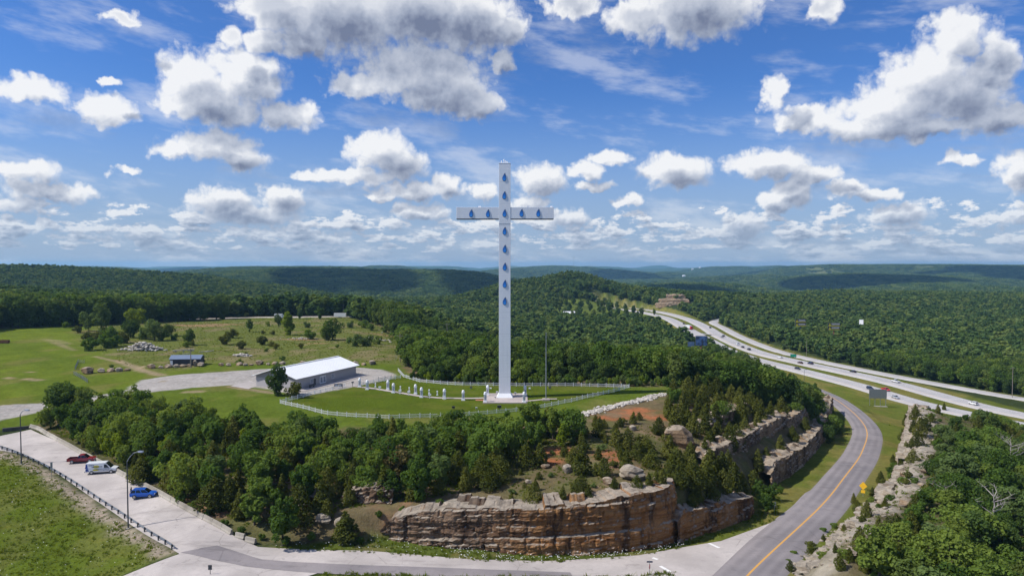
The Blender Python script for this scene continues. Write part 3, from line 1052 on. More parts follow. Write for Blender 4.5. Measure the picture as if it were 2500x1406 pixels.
# paint on the roads
rp = ROADS['ramp_road'][0]
tag(road_sheet('yellow_centre_line', rp[rp[:, 1] < 500], .16, M['yellow_paint'], .096, False), kind='structure')
for (a, b, w) in (((1731, 1326), (1756, 1338), .3), ((1612, 1382), (1636, 1397), .3), ((1593, 1362), (1606, 1366), .3)):
    p0, p1 = on_ground(*a), on_ground(*b)
    d_ = (p1 - p0).normalized().cross(Vector((0, 0, 1))) * w
    q = [p0 - d_, p1 - d_, p1 + d_, p0 + d_]
    tag(MB().add([(v.x, v.y, float(gz(v.x, v.y)) + .062) for v in q], [(0, 1, 2, 3)]).build('white_road_marking', M['white_paint']), kind='structure')


def shifted(pts, o):
    t = np.gradient(pts[:, :2], axis=0)
    t /= np.linalg.norm(t, axis=1)[:, None]
    q = pts.copy()
    q[:, 0] += t[:, 1] * o
    q[:, 1] -= t[:, 0] * o
    return q


for nm in ('highway_southbound', 'highway_northbound'):
    pts, hw = ROADS[nm]
    for o, m_ in ((-hw + 1.3, 'yellow_paint'), (hw - 2.6, 'white_paint')):
        tag(road_sheet('road_edge_line', shifted(pts, o), .11, M[m_], .06, False), kind='structure')
M['joint'] = plain('dark_road_joint', (.13, .12, .118), .9, .2, 1)
for nm in ('highway_southbound', 'highway_northbound'):
    for o in (-.85, 2.9):
        tag(road_sheet('road_joint', shifted(ROADS[nm][0], o), .10, M['joint'], .058, False), kind='structure')
# crossing between the two carriageways
a, b = Vector((176, 655, -28)), Vector((196, 648, -29.2))
sd_ = Vector((0, 3.2, 0))
tag(MB().add([tuple(v) for v in (a - sd_, b - sd_, b + sd_, a + sd_)], [(0, 1, 2, 3)]).build('median_crossover', M['highway']), kind='structure')


# ----------------------------------------------------------------------------
# bedrock: road cuts, ledges, boulders
# ----------------------------------------------------------------------------
def mat_rock(name, tones, top, streak, stain, grey_x=None):
    m = Mat(name)
    p = m.pos()
    wob = m.noise(.25, 4, .6, p)
    zz = m.stretch(.05, .05, 1.5, p)
    band = m.noise(1.0, 5, .7, zz)
    c = m.ramp(m.math('ADD', m.math('MULTIPLY', band, .75), m.math('MULTIPLY', wob, .25)), [(.32, tones[0]), (.45, tones[1]), (.54, tones[2]), (.66, tones[3])])
    if grey_x is not None:
        xx = m.n('ShaderNodeSeparateXYZ', {0: p}).outputs[0]
        gm = m.math('SUBTRACT', 1.0, m.step(m.math('ADD', xx, m.math('MULTIPLY', wob, 14)), grey_x, grey_x + 12))
        c = m.mix(m.math('MULTIPLY', gm, .75), c, m.ramp(band, [(.35, (.085, .062, .047)), (.48, (.17, .125, .095)), (.56, (.25, .19, .14)), (.66, (.15, .115, .09))]))
    st = m.noise(1.0, 5, .65, m.stretch(.55, .55, .06, p))
    c = m.mix(m.math('MULTIPLY', m.step(st, .50, .64), streak), c, stain)
    pale = m.noise(1.0, 4, .65, m.stretch(.9, .9, .10, p))
    c = m.mix(m.math('MULTIPLY', m.step(pale, .58, .68), .32), c, top)
    wide = m.noise(1.0, 4, .6, m.stretch(.16, .16, .03, p))
    c = m.mix(m.math('MULTIPLY', m.step(wide, .50, .62), streak * .95), c, stain)
    fine = m.noise(3.5, 5, .7, p)
    c = m.mix(m.math('MULTIPLY', m.step(fine, .45, .7), .4), c, tuple(v * .6 for v in tones[1]))
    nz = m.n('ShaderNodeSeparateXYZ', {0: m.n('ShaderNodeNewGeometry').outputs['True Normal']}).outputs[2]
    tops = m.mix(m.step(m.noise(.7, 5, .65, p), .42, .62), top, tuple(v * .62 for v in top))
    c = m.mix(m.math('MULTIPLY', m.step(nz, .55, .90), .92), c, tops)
    bed = m.noise(1.0, 4, .7, m.stretch(.25, .25, 5.0, p))
    c = m.mix(m.math('MULTIPLY', m.step(bed, .57, .67), .32), c, tuple(v * .5 for v in tones[0]))
    return m.principled(c, .95, m.bump(m.math('ADD', fine, bed), .9, .3), **{'Specular_IOR_Level': .1})


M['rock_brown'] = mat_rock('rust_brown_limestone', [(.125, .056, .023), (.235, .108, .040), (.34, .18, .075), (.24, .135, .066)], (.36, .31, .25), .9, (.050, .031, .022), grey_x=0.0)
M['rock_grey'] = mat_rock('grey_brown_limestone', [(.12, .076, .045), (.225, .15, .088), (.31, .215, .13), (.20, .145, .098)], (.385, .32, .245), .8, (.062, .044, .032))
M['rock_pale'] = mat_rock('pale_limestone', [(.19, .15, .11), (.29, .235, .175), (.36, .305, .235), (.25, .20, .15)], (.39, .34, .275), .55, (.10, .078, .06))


def hsh(*a):
    s = 0.0
    for i, v in enumerate(a):
        s = s + np.asarray(v, float) * (12.9898, 78.233, 37.719, 9.131)[i]
    x = np.sin(s) * 43758.5453
    return x - np.floor(x)


def cliff(name, foot, heights, depth, mat, label, cat='rock cliff', flip=1, seed=0, rough=1.0, ds=.30, group=None, layer=.95):
    """a cut rock face: strata of uneven blocks, open joints, a broken rim and the bench behind it"""
    foot = np.asarray(foot, float)
    L = np.concatenate([[0], np.cumsum(np.linalg.norm(np.diff(foot[:, :2], axis=0), axis=1))])
    s = np.arange(0, L[-1] + 1e-6, ds)
    P = np.stack([np.interp(s, L, foot[:, i]) for i in range(3)], -1)
    ker = np.ones(7) / 7
    for i in range(2):
        pad = np.concatenate([[P[0, i]] * 3, P[:, i], [P[-1, i]] * 3])
        P[:, i] = np.convolve(pad, ker, 'valid')
    H = np.interp(s, L, heights)
    t = np.gradient(P[:, :2], axis=0)
    t /= np.linalg.norm(t, axis=1)[:, None] + 1e-9
    n = np.stack([t[:, 1], -t[:, 0]], -1) * flip
    end = np.minimum(1, np.minimum(s, L[-1] - s) / 2.0)
    bl = np.floor(s / 3.7 + hsh(seed, 3.0))
    H = H * (.72 + .28 * sstep(0, 1, end)) + rough * (.55 * (hsh(bl, seed + 1.0) - .5) + .40 * (hsh(np.floor(s / 1.3), seed + 2.0) - .5))
    nf = max(8, int(max(heights) / (.22 if layer < 1.2 else .4)))
    rows = []
    for j in range(nf + 1):
        v = j / nf
        z = P[:, 2] - .9 + (H + .9) * v
        k = np.floor((P[:, 2] * 0 + z - .035 * s) / layer + .35 * np.sin(s / 9 + seed))
        blen = 1.6 + 3.2 * hsh(k, seed + 5.0)
        bi = s / blen + 7 * hsh(k, seed + 6.0)
        b = np.floor(bi)
        fr = bi - b
        joint = 1 - sstep(0, .10, np.minimum(fr, 1 - fr))
        big = s / 8.5 + hsh(seed, 9.0)
        bj = np.abs(big - np.round(big))
        thin = np.floor((z - .035 * s) / (layer * .31))
        o = rough * (.62 * (hsh(k, seed + 7.0) - .5) + .42 * (hsh(k, b, seed + 8.0) - .5) + .20 * (hsh(thin, seed + 11.0) - .5) + .22 * (hsh(thin, np.floor(s / .9 + thin * .37), seed + 13.0) - .5) - .30 * joint - .55 * (1 - sstep(.0, .05, bj)) * hsh(np.round(big), seed + 4.0)
                     + 1.3 * (fbm(s / 6 + seed * 3, z / 5, 3) - .5) + .55 * (fbm(s / 1.1, z / .8 + seed, 4, .6) - .5))
        o = o - .10 * (z - P[:, 2])
        rows.append(np.stack([P[:, 0] + n[:, 0] * o, P[:, 1] + n[:, 1] * o, z], -1))
    top = rows[-1]
    nd = max(4, int(depth / .7))
    for j in range(1, nd + 1):
        w = j / nd
        dd = depth * w
        z = top[:, 2] + rough * .42 * (fbm(s / 1.7 + 9, np.full_like(s, dd / 1.4 + seed), 3) - .5) + .45 * np.floor(hsh(np.floor(s / 2.6), np.floor(dd / 1.7), seed + 0.0) * 2.2) * (w > .3)
        if j == nd:
            z = z - 2.5
        rows.append(np.stack([top[:, 0] - n[:, 0] * dd, top[:, 1] - n[:, 1] * dd, z], -1))
    A = np.stack(rows, 0)
    nr, ns = A.shape[:2]
    idx = np.arange(nr * ns).reshape(nr, ns)
    F = np.stack([idx[:-1, :-1], idx[:-1, 1:], idx[1:, 1:], idx[1:, :-1]], -1).reshape(-1, 4)
    if flip < 0:
        F = F[:, ::-1]
    return tag(link(name, np_mesh(name, A.reshape(-1, 3), F, mat)), label, cat, group, 'thing' if label else None)


def foot_at(*p):
    return [tuple(at_z(*q)) for q in p]


def on(*xy, dz=0.0):
    return [(x, y, float(gz(x, y)) + dz) for x, y in xy]


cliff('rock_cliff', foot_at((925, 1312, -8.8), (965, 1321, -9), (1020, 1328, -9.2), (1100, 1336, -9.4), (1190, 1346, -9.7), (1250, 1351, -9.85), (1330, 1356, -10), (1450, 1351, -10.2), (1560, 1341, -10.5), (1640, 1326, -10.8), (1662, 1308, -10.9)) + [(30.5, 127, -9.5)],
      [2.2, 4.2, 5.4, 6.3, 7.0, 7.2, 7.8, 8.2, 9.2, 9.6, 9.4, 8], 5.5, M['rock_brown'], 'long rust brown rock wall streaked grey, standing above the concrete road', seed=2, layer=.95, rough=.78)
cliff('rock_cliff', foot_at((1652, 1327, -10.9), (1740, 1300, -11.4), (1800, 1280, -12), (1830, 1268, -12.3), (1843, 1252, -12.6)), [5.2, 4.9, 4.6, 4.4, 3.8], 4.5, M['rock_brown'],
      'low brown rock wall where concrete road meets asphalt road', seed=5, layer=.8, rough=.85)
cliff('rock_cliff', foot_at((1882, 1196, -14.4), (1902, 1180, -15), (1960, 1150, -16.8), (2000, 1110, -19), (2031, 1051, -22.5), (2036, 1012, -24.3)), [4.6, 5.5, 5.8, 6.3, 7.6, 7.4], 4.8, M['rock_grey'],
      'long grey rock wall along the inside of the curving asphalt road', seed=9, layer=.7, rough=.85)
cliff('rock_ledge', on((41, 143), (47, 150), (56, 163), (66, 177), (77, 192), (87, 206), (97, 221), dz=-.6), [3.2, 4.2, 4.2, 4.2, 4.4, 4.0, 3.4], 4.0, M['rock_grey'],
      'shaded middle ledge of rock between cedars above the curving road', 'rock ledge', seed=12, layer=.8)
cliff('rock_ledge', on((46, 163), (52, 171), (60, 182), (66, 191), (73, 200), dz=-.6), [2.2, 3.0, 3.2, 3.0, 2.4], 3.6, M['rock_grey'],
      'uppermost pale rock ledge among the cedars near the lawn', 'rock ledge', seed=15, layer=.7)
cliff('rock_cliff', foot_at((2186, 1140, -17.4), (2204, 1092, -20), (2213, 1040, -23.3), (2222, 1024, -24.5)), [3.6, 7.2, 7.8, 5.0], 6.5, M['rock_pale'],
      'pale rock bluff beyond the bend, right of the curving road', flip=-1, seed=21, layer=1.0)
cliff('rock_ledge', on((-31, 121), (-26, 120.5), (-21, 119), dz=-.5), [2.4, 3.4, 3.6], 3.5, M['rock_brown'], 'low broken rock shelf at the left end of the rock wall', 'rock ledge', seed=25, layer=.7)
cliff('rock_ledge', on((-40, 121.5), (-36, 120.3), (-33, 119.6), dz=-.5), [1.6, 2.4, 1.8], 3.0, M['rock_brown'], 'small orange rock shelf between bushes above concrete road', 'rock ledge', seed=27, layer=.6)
# the road cut far down the highway: four benches, one above the other
cut = None
cut_root = thing('rock_cut', 'distant terraced tan road cut where the highway disappears', 'road cut', (228, 968, -27))
for i, (x0, x1, y_, zb, h) in enumerate(((216, 250, 962, -31, 8.0), (203, 252, 968, -23, 6.0), (209, 254, 974, -17.5, 6.0), (221, 250, 980, -12, 6.5))):
    c = cliff('bench', [(x0, y_, zb), ((x0 + x1) / 2, y_ - 2, zb), (x1, y_ - 1, zb)], [h * .9, h, h * .85], 7, M['rock_far'] if 'rock_far' in M else M.setdefault('rock_far', mat_rock('tan_limestone', [(.22, .15, .10), (.40, .28, .18), (.46, .33, .21), (.34, .24, .17)], (.40, .33, .25), .4, (.16, .12, .09))), '', '', seed=31 + i, rough=1.0, ds=.8, layer=1.4)
    for k_ in ('label', 'category'):
        if k_ in c:
            del c[k_]
    c.parent = cut_root
    c.matrix_parent_inverse = Matrix.Translation((-228, -968, 27))


def boulder_mesh(name, seed, mat, flat=.6, sub=3, strata=6):
    rs = np.random.RandomState(seed)
    bm = bmesh.new()
    bmesh.ops.create_icosphere(bm, subdivisions=sub, radius=1)
    V = np.array([v.co for v in bm.verts])
    off = rs.rand(3) * 50
    # cut by random planes so that it has broken faces
    for _ in range(11):
        nn = rs.normal(size=3)
        nn /= np.linalg.norm(nn)
        dd = .62 + .25 * rs.rand()
        q = V @ nn
        V = V - np.maximum(q - dd, 0)[:, None] * nn
    k = np.floor((V[:, 2] + .15 * V[:, 0]) * strata + off[2])
    r = 1 + .16 * (hsh(k, off[0]) - .5) + .16 * (fbm(V[:, 0] * 2.5 + off[0], V[:, 1] * 2.5 + V[:, 2] * 2 + off[1], 3) - .5)
    V[:, :2] *= r[:, None]
    V[:, 2] *= flat
    V[:, 2] -= V[:, 2].min() * .75
    for v, c in zip(bm.verts, V):
        v.co = c
    me = bpy.data.meshes.new(name)
    bm.to_mesh(me)
    bm.free()
    me.materials.append(mat)
    return me


BOULD = [boulder_mesh('boulder', 40 + i, M['rock_pale' if i % 2 else 'rock_grey'], (.62, .7, .5, .8, .55)[i % 5]) for i in range(5)]
SLABS = [boulder_mesh('slab', 60 + i, M['rock_pale'], .28, 3, 9) for i in range(3)]


def boulder(px, py, wpx, label, k=0, group=None, slab=False, squash=1.0, name='boulder', depth=.8):
    p = on_ground(px, py)
    w = wpx * (p - Vector((0, 0, CAMH))).length / FPX / 2
    o = link(name, (SLABS if slab else BOULD)[k % (3 if slab else 5)], None, p - Vector((0, 0, .12 * w)))
    o.scale = (w, w * depth, w * squash)
    o.rotation_euler = (0, 0, (k * 2.4) % 6.28 if not slab else .4 * math.sin(k * 3))
    return tag(o, label, 'boulder', group)


boulder(1655, 1084, 92, 'largest layered grey boulder on the slope right of the orange clay', 0, depth=.7, squash=1.0)
boulder(1543, 1167, 62, 'big flat topped boulder above the right end of the rock wall', 1)
boulder(1484, 1178, 36, 'small grey boulder just left of the big flat topped one', 2)
boulder(1386, 1152, 34, 'grey boulder beside tall cedar in the middle of the slope', 3)
boulder(1332, 1142, 24, 'small boulder half hidden under a cedar on the upper slope', 4)
boulder(1290, 1180, 18, 'tiny pale rock on the bare dry slope', 1)
boulder(1471, 1236, 66, 'pale rounded slab lying on the rim of the rust brown rock wall', 0, slab=True, squash=1.3)
boulder(1378, 1244, 72, 'pale flat slab on the middle of the rock wall rim', 1, slab=True)
boulder(1310, 1246, 46, 'short pale slab left of the others on the rock wall rim', 2, slab=True)
boulder(1112, 1235, 70, 'broad grey slab above the left half of the rock wall', 0, slab=True)
boulder(1545, 1050, 22, 'small white rock below the orange clay scar', 3)
boulder(835, 1290, 44, 'tan broken rock left of the rock wall', 3)
boulder(790, 1275, 40, 'orange tinted rock among bushes above the concrete road', 1)
for i, (px, py, w) in enumerate(((370, 899, 22), (393, 899, 13), (411, 897, 24), (431, 897, 16), (447, 896, 18), (462, 895, 14), (491, 894, 20))):
    boulder(px, py, w, 'dark boulder in the short row in front of the shed', i, 'boulders in front of the dark shed', squash=.9)
boulder(476.5, 894, 10, 'upright pale standing stone in front of the dark shed', 3, squash=2.6)
for i, (px, py, w) in enumerate(((540, 893, 16), (558, 893, 14), (585, 891, 22), (599, 893, 13), (613, 892, 11), (633, 890, 24), (655, 891, 12), (671, 889, 20), (690, 890, 16), (740, 887, 18), (775, 884, 18))):
    boulder(px, py, w, 'boulder in the long row edging the gravel yard', i, 'boulders edging the gravel yard', squash=.9)
for i, (px, py, w) in enumerate(((868, 890, 17), (888, 891, 16), (909, 890, 20))):
    boulder(px, py, w, ('leftmost', 'middle', 'rightmost and largest')[i] + ' of three boulders past the right end of white roof', i + 1)
for i, (px, py, w) in enumerate(((214, 912, 30), (248, 909, 18), (271, 907, 22), (291, 907, 17), (311, 905, 14))):
    boulder(px, py, w, ('wide dark boulder at the left end of the five beside dirt track', 'low boulder second from left in the row of five', 'tallest grey boulder in the middle of the row of five', 'flat grey boulder right of the tallest one', 'smallest boulder at the right end of the row of five')[i], i, 'boulders beside the dirt track', squash=1.0)
rs = np.random.RandomState(5)
n_ = 0
RF = np.array([p[:2] for p in RIDGE[:8]])
while n_ < 70:
    i = rs.randint(0, 6)
    t = rs.rand()
    q = RF[i] * (1 - t) + RF[i + 1] * t
    d_ = RF[i + 1] - RF[i]
    d_ = np.array((d_[1], -d_[0])) / np.linalg.norm(d_)
    q = q + d_ * rs.uniform(1.5, 10.5)
    w = rs.uniform(.5, 1.7) * (1.2 if n_ < 12 else .8)
    o = link('rock_slab', SLABS[n_ % 3] if n_ % 3 else BOULD[n_ % 5], None, (q[0], q[1], float(gz(*q)) - .1 * w))
    o.scale = (w * 1.3, w, w * rs.uniform(.7, 1.1))
    o.rotation_euler = (rs.uniform(-.15, .15), rs.uniform(-.15, .15), rs.uniform(0, 6.28))
    tag(o, 'pale rock slab lying on the stony bank right of the asphalt road', 'rock', 'pale slabs on the right bank', 'thing')
    n_ += 1


def stones(name, centres, sizes, mat, label, cat, seed=0):
    """many loose stones as one mesh"""
    rs = np.random.RandomState(seed)
    base = []
    for i in range(4):
        me = boulder_mesh('tmp', 90 + i, mat, .7, 1, 3)
        V = np.array([v.co[:] for v in me.vertices])
        F = np.array([p.vertices[:] for p in me.polygons])
        base.append((V, F))
        bpy.data.meshes.remove(me)
    vs_, fs, o = [], [], 0
    for i, (c, s) in enumerate(zip(centres, sizes)):
        V, F = base[i % 4]
        a = rs.uniform(0, 6.28)
        R = np.array([[math.cos(a), -math.sin(a), 0], [math.sin(a), math.cos(a), 0], [0, 0, 1]])
        tilt = rs.uniform(-.4, .4)
        Rt = np.array([[1, 0, 0], [0, math.cos(tilt), -math.sin(tilt)], [0, math.sin(tilt), math.cos(tilt)]])
        vs_.append((V * s * np.array((rs.uniform(.8, 1.5), 1, rs.uniform(.6, 1)))) @ Rt.T @ R.T + np.array(c))
        fs.append(F + o)
        o += len(V)
    ob = link(name, np_mesh(name, np.vstack(vs_), np.vstack(fs), mat))
    return tag(ob, label, cat, None, 'stuff')


M['rubble'] = plain('white_rubble', (.43, .395, .35), .9, .3, .6)
pts = catmull(gp((1415, 1016), (1460, 1003), (1510, 990), (1560, 979), (1614, 964)), .5)
cs, sz = [], []
for i in range(620):
    k = rs.randint(0, len(pts))
    x, y = pts[k, 0] + rs.normal(0, .9), pts[k, 1] + rs.normal(0, .9)
    cs.append((x, y, float(gz(x, y)) - .1 + .25 * rs.rand()))
    sz.append(rs.uniform(.22, .5))
stones('riprap', cs, sz, M['rubble'], 'band of white broken stone along the edge of the lawn', 'riprap', 1)


def pile(px0, px1, py, hpx, n, label, seed, smin=.25, smax=.7):
    a, b = on_ground(px0, py), on_ground(px1, py)
    c = (a + b) / 2
    L = (b - a).length / 2
    hh = hpx * c.length / FPX
    r_ = np.random.RandomState(seed)
    cs, sz = [], []
    for i in range(n):
        u, v = r_.normal(0, .42), r_.normal(0, .42)
        x, y = c.x + u * L, c.y + v * L * .5
        cs.append((x, y, float(gz(x, y)) + max(0, (1 - u * u - v * v)) * hh * r_.rand()))
        sz.append(r_.uniform(smin, smax))
    return stones('rubble_pile', cs, sz, M['rubble'], label, 'rubble', seed)


pile(300, 398, 855, 16, 260, 'long heap of white broken stone in front of the scrub', 3, .35, .9)
pile(560, 612, 870, 5, 70, 'low scatter of pale stones right of the shed', 4)
pile(975, 1048, 826, 6, 90, 'pale stones along the edge of trees at the far end of scrub', 5, .4, .9)
pile(700, 770, 828, 4, 60, 'stones scattered over the orange bare patch in scrub', 6, .2, .5)
pile(895, 950, 832, 6, 60, 'stones among the pale green bushes behind the boulders', 7, .3, .7)


# ----------------------------------------------------------------------------
# vegetation
# ----------------------------------------------------------------------------
def mat_leaf(name, dark, mid, light, trans=.3):
    m = Mat(name)
    rnd = m.n('ShaderNodeObjectInfo').outputs['Random']
    p = m.pos()
    nz = m.noise(.35, 3, .6, p)
    big = m.noise(.02, 3, .6, p)
    fac = m.math('ADD', m.math('MULTIPLY', rnd, .62), m.math('ADD', m.math('MULTIPLY', nz, .30), m.math('MULTIPLY', big, .25)))
    c = m.ramp(fac, [(.20, dark), (.55, mid), (.92, light)])
    d = m.n('ShaderNodeBsdfDiffuse', {'Color': c})
    t = m.n('ShaderNodeBsdfTranslucent', {'Color': m.mix(1.0, c, (1.15, 1.1, .55), 'MULTIPLY')})
    x = m.n('ShaderNodeMixShader', {0: trans, 1: d.outputs[0], 2: t.outputs[0]})
    m.nt.links.new(x.outputs[0], m.out.inputs[0])
    return m.m


M['leaf'] = mat_leaf('green_leaves', (.054, .098, .022), (.108, .178, .034), (.190, .246, .048), .44)
M['leaf_oak'] = mat_leaf('deep_green_leaves', (.048, .084, .026), (.090, .142, .036), (.150, .194, .050), .42)
M['leaf_lime'] = mat_leaf('yellow_green_leaves', (.15, .21, .020), (.19, .25, .025), (.22, .27, .032), .4)
M['leaf_pale'] = mat_leaf('pale_green_leaves', (.100, .155, .050), (.125, .18, .056), (.145, .20, .064), .4)
M['leaf_cedar'] = mat_leaf('olive_cedar_foliage', (.056, .068, .017), (.094, .108, .022), (.145, .150, .034), .28)
M['leaf_tan'] = mat_leaf('browning_leaves', (.15, .12, .045), (.18, .155, .055), (.20, .19, .065), .35)
M['leaf_far'] = mat_leaf('forest_leaves', (.038, .074, .027), (.092, .150, .043), (.175, .222, .060), .34)
M['bark'] = plain('grey_brown_bark', (.075, .058, .045), .95, .3, 2)
M['deadwood'] = plain('bleached_dead_wood', (.30, .27, .24), .9, .2, 2)


def leaf_faces(C, N, S, rs, ratio=.75):
    """one small rhombic leaf spray per point"""
    n = len(C)
    r = rs.normal(size=(n, 3))
    t1 = np.cross(N, r)
    t1 /= np.linalg.norm(t1, axis=1)[:, None] + 1e-9
    t2 = np.cross(N, t1)
    s = S[:, None]
    V = np.stack([C + t1 * s, C + t2 * s * ratio + N * s * .18, C - t1 * s, C - t2 * s * ratio + N * s * .18], 1).reshape(-1, 3)
    return V, np.arange(4 * n).reshape(n, 4)


def ball(n, rs):
    v = rs.normal(size=(n, 3))
    return v / np.linalg.norm(v, axis=1)[:, None]


def lumps_to_leaves(Lc, Lr, n, size, rs, jitter=.55, stretch=None):
    """leaves over the outside of a heap of rounded clumps"""
    Lc, Lr = np.asarray(Lc), np.asarray(Lr)
    w = Lr ** 2
    k = rs.choice(len(Lc), int(n * 1.8), p=w / w.sum())
    d = ball(len(k), rs)
    C = Lc[k] + d * Lr[k, None] * rs.uniform(.78, 1.16, len(k))[:, None]
    keep = np.ones(len(k), bool)
    for c, r in zip(Lc, Lr):
        keep &= ~(np.linalg.norm(C - c, axis=1) < r * .78)
    C, d = C[keep][:n], d[keep][:n]
    N = d + jitter * rs.normal(size=d.shape) + np.array((0, 0, .25))
    N /= np.linalg.norm(N, axis=1)[:, None]
    S = size * rs.uniform(.5, 1.5, len(C))
    return leaf_faces(C, N, S, rs)


def broad_crown(seed, n=2600, size=.034, nl=48, rx=.34, z0=.22, z1=1.0, name='crown', mat=None, ragged=.0):
    rs = np.random.RandomState(seed)
    Lc, Lr = [], []
    cz, rz = (z0 + z1) / 2, (z1 - z0) / 2
    for i in range(nl):
        d = ball(1, rs)[0]
        r = rs.uniform(.40, 1.0) if i > nl * .25 else rs.uniform(0, .45)
        lr = rs.uniform(.055, .135) * (rx / .34)
        c = np.array((d[0] * rx * r * (1 + ragged * rs.normal()), d[1] * rx * r * (1 + ragged * rs.normal()), cz + d[2] * rz * r))
        if c[2] < cz:
            c[:2] *= .55 + .45 * (c[2] - z0) / (cz - z0 + 1e-6)
        c[2] = min(c[2], z1 - lr * .8)
        Lc.append(c)
        Lr.append(lr)
    V, F = lumps_to_leaves(Lc, Lr, n, size, rs)
    return np_mesh(name, V, F, mat)


def cedar_crown(seed, n=2300, size=.026, w=.25, name='crown', mat=None):
    rs = np.random.RandomState(seed)
    Lc, Lr = [], []
    lean = rs.normal(0, .03, 2)
    for i in range(64):
        t = (i + rs.rand()) / 64
        prof = w * (1 - t) ** .58 * min(1, .55 + t / .25) * rs.uniform(.66, 1.15)
        a = i * 2.39996 + rs.rand()
        Lc.append((prof * .72 * math.cos(a) + lean[0] * t, prof * .72 * math.sin(a) + lean[1] * t, .03 + t * .92))
        Lr.append(max(.028, prof * .44))
    V, F = lumps_to_leaves(Lc, Lr, n, size, rs, .6)
    return np_mesh(name, V, F, mat)


def trunk_mesh(seed, r=.022, h=.75, limbs=5, mat=None):
    rs = np.random.RandomState(seed)
    b = MB()
    px, py = rs.normal(0, .015, 2)
    b.tube([(0, 0, -.06), (px * .3, py * .3, h * .35), (px, py, h * .7), (px * 1.4, py * 1.4, h)], [r * 1.25, r, r * .6, r * .25], 6)
    for i in range(limbs):
        z = h * rs.uniform(.3, .75)
        a = rs.uniform(0, 6.28)
        l = rs.uniform(.12, .24)
        b.tube([(px * z, py * z, z), (math.cos(a) * l * .5, math.sin(a) * l * .5, z + l * .35), (math.cos(a) * l, math.sin(a) * l, z + l * .8)], [r * .5, r * .35, r * .15], 5)
    return b.mesh('trunk', mat or M['bark'])


LEAFY = {}
for key, n in (('leaf', 9), ('leaf_lime', 3), ('leaf_pale', 3), ('leaf_tan', 2), ('leaf_oak', 6)):
    LEAFY[key] = []
    for i in range(n):
        if key == 'leaf_oak':
            me = broad_crown(300 + i, 2800, .027, 62, .31, .06, 1.0, mat=M[key])
        else:
            me = broad_crown(100 + i + 31 * len(LEAFY), 2700, .029, 44 + 6 * (i % 4), .29 + .04 * (i % 4), .04 + .04 * (i % 3), 1.0, mat=M[key], ragged=.28)
        LEAFY[key].append((me, trunk_mesh(500 + i)))
CEDARS = [(cedar_crown(200 + i, 2300, .026, (.24, .30, .36, .27, .40, .32)[i], mat=M['leaf_cedar']), trunk_mesh(520 + i, .018, .5, 2)) for i in range(6)]
SHRUBS = {k: [broad_crown(240 + i, 1000, .065, 22, .62, -.1, 1.0, name='shrub', mat=M[k]) for i in range(3)] for k in ('leaf', 'leaf_cedar', 'leaf_pale', 'leaf_lime')}
trng = np.random.RandomState(11)


def plant_tree(x, y, h, label, group=None, key='leaf', name=None, cat='tree', widen=1.0, k=None):
    pool = CEDARS if key == 'cedar' else LEAFY[key]
    k = trng.randint(len(pool)) if k is None else k % len(pool)
    me, tr = pool[k]
    o = thing(name or ('cedar_tree' if key == 'cedar' else 'leafy_tree'), label, cat, (x, y, float(gz(x, y)) - .05), trng.uniform(0, 6.28), group)
    o.scale = (h * widen, h * widen, h)
    link('crown', me, o)
    link('trunk', tr, o)
    return o


def tree_px(px, py, hpx, label, group=None, key='leaf', widen=1.0, **kw):
    p = on_ground(px, py)
    return plant_tree(p.x, p.y, hpx * p.length / FPX * .96, label, group, key, widen=widen, **kw)


def shrub_px(px, py, hpx, label, group=None, key='leaf', widen=1.0):
    p = on_ground(px, py)
    h = hpx * p.length / FPX
    o = link('shrub', SHRUBS[key][trng.randint(3)], None, p)
    o.scale = (h * widen, h * widen, h)
    o.rotation_euler = (0, 0, trng.uniform(0, 6.28))
    return tag(o, label, 'shrub', group)


def scatter(poly, spacing, seed, n_max=9999, sdmin=0.0):
    """evenly jittered points inside an outline (ground places)"""
    poly = np.asarray(poly)[:, :2]
    rs = np.random.RandomState(seed)
    x0, y0 = poly.min(0)
    x1, y1 = poly.max(0)
    pts = []
    cand = np.stack([rs.uniform(x0, x1, 9000), rs.uniform(y0, y1, 9000)], -1)
    ok = poly_sdf(cand[:, 0], cand[:, 1], poly) < -sdmin
    for c in cand[ok]:
        if all((c[0] - q[0]) ** 2 + (c[1] - q[1]) ** 2 > spacing ** 2 for q in pts):
            pts.append(c)
            if len(pts) >= n_max:
                break
    return pts


# --- the wooded slope between the parking lot and the lawn
SLOPE = gp((112, 1052), (165, 1000), (250, 1003), (360, 1018), (480, 1042), (590, 1062), (700, 1075), (850, 1082), (1000, 1078), (1150, 1072), (1300, 1064), (1400, 1052), (1440, 1060), (1430, 1085), (1330, 1095), (1250, 1125),
           (1215, 1175), (1120, 1205), (1040, 1222), (900, 1238), (800, 1262), (690, 1306), (600, 1290), (500, 1238), (400, 1195), (330, 1155), (230, 1106))
def slope_place(x, y):
    u_, v_ = project(x, y, float(gz(x, y)))
    a_ = 'far left' if u_ < 330 else 'left' if u_ < 600 else 'middle' if u_ < 950 else 'right'
    e_ = np.interp(u_, [112, 330, 600, 950, 1430], [1035, 1085, 1150, 1155, 1105])
    return '%s %s' % ('upper' if v_ < e_ else 'lower', a_)


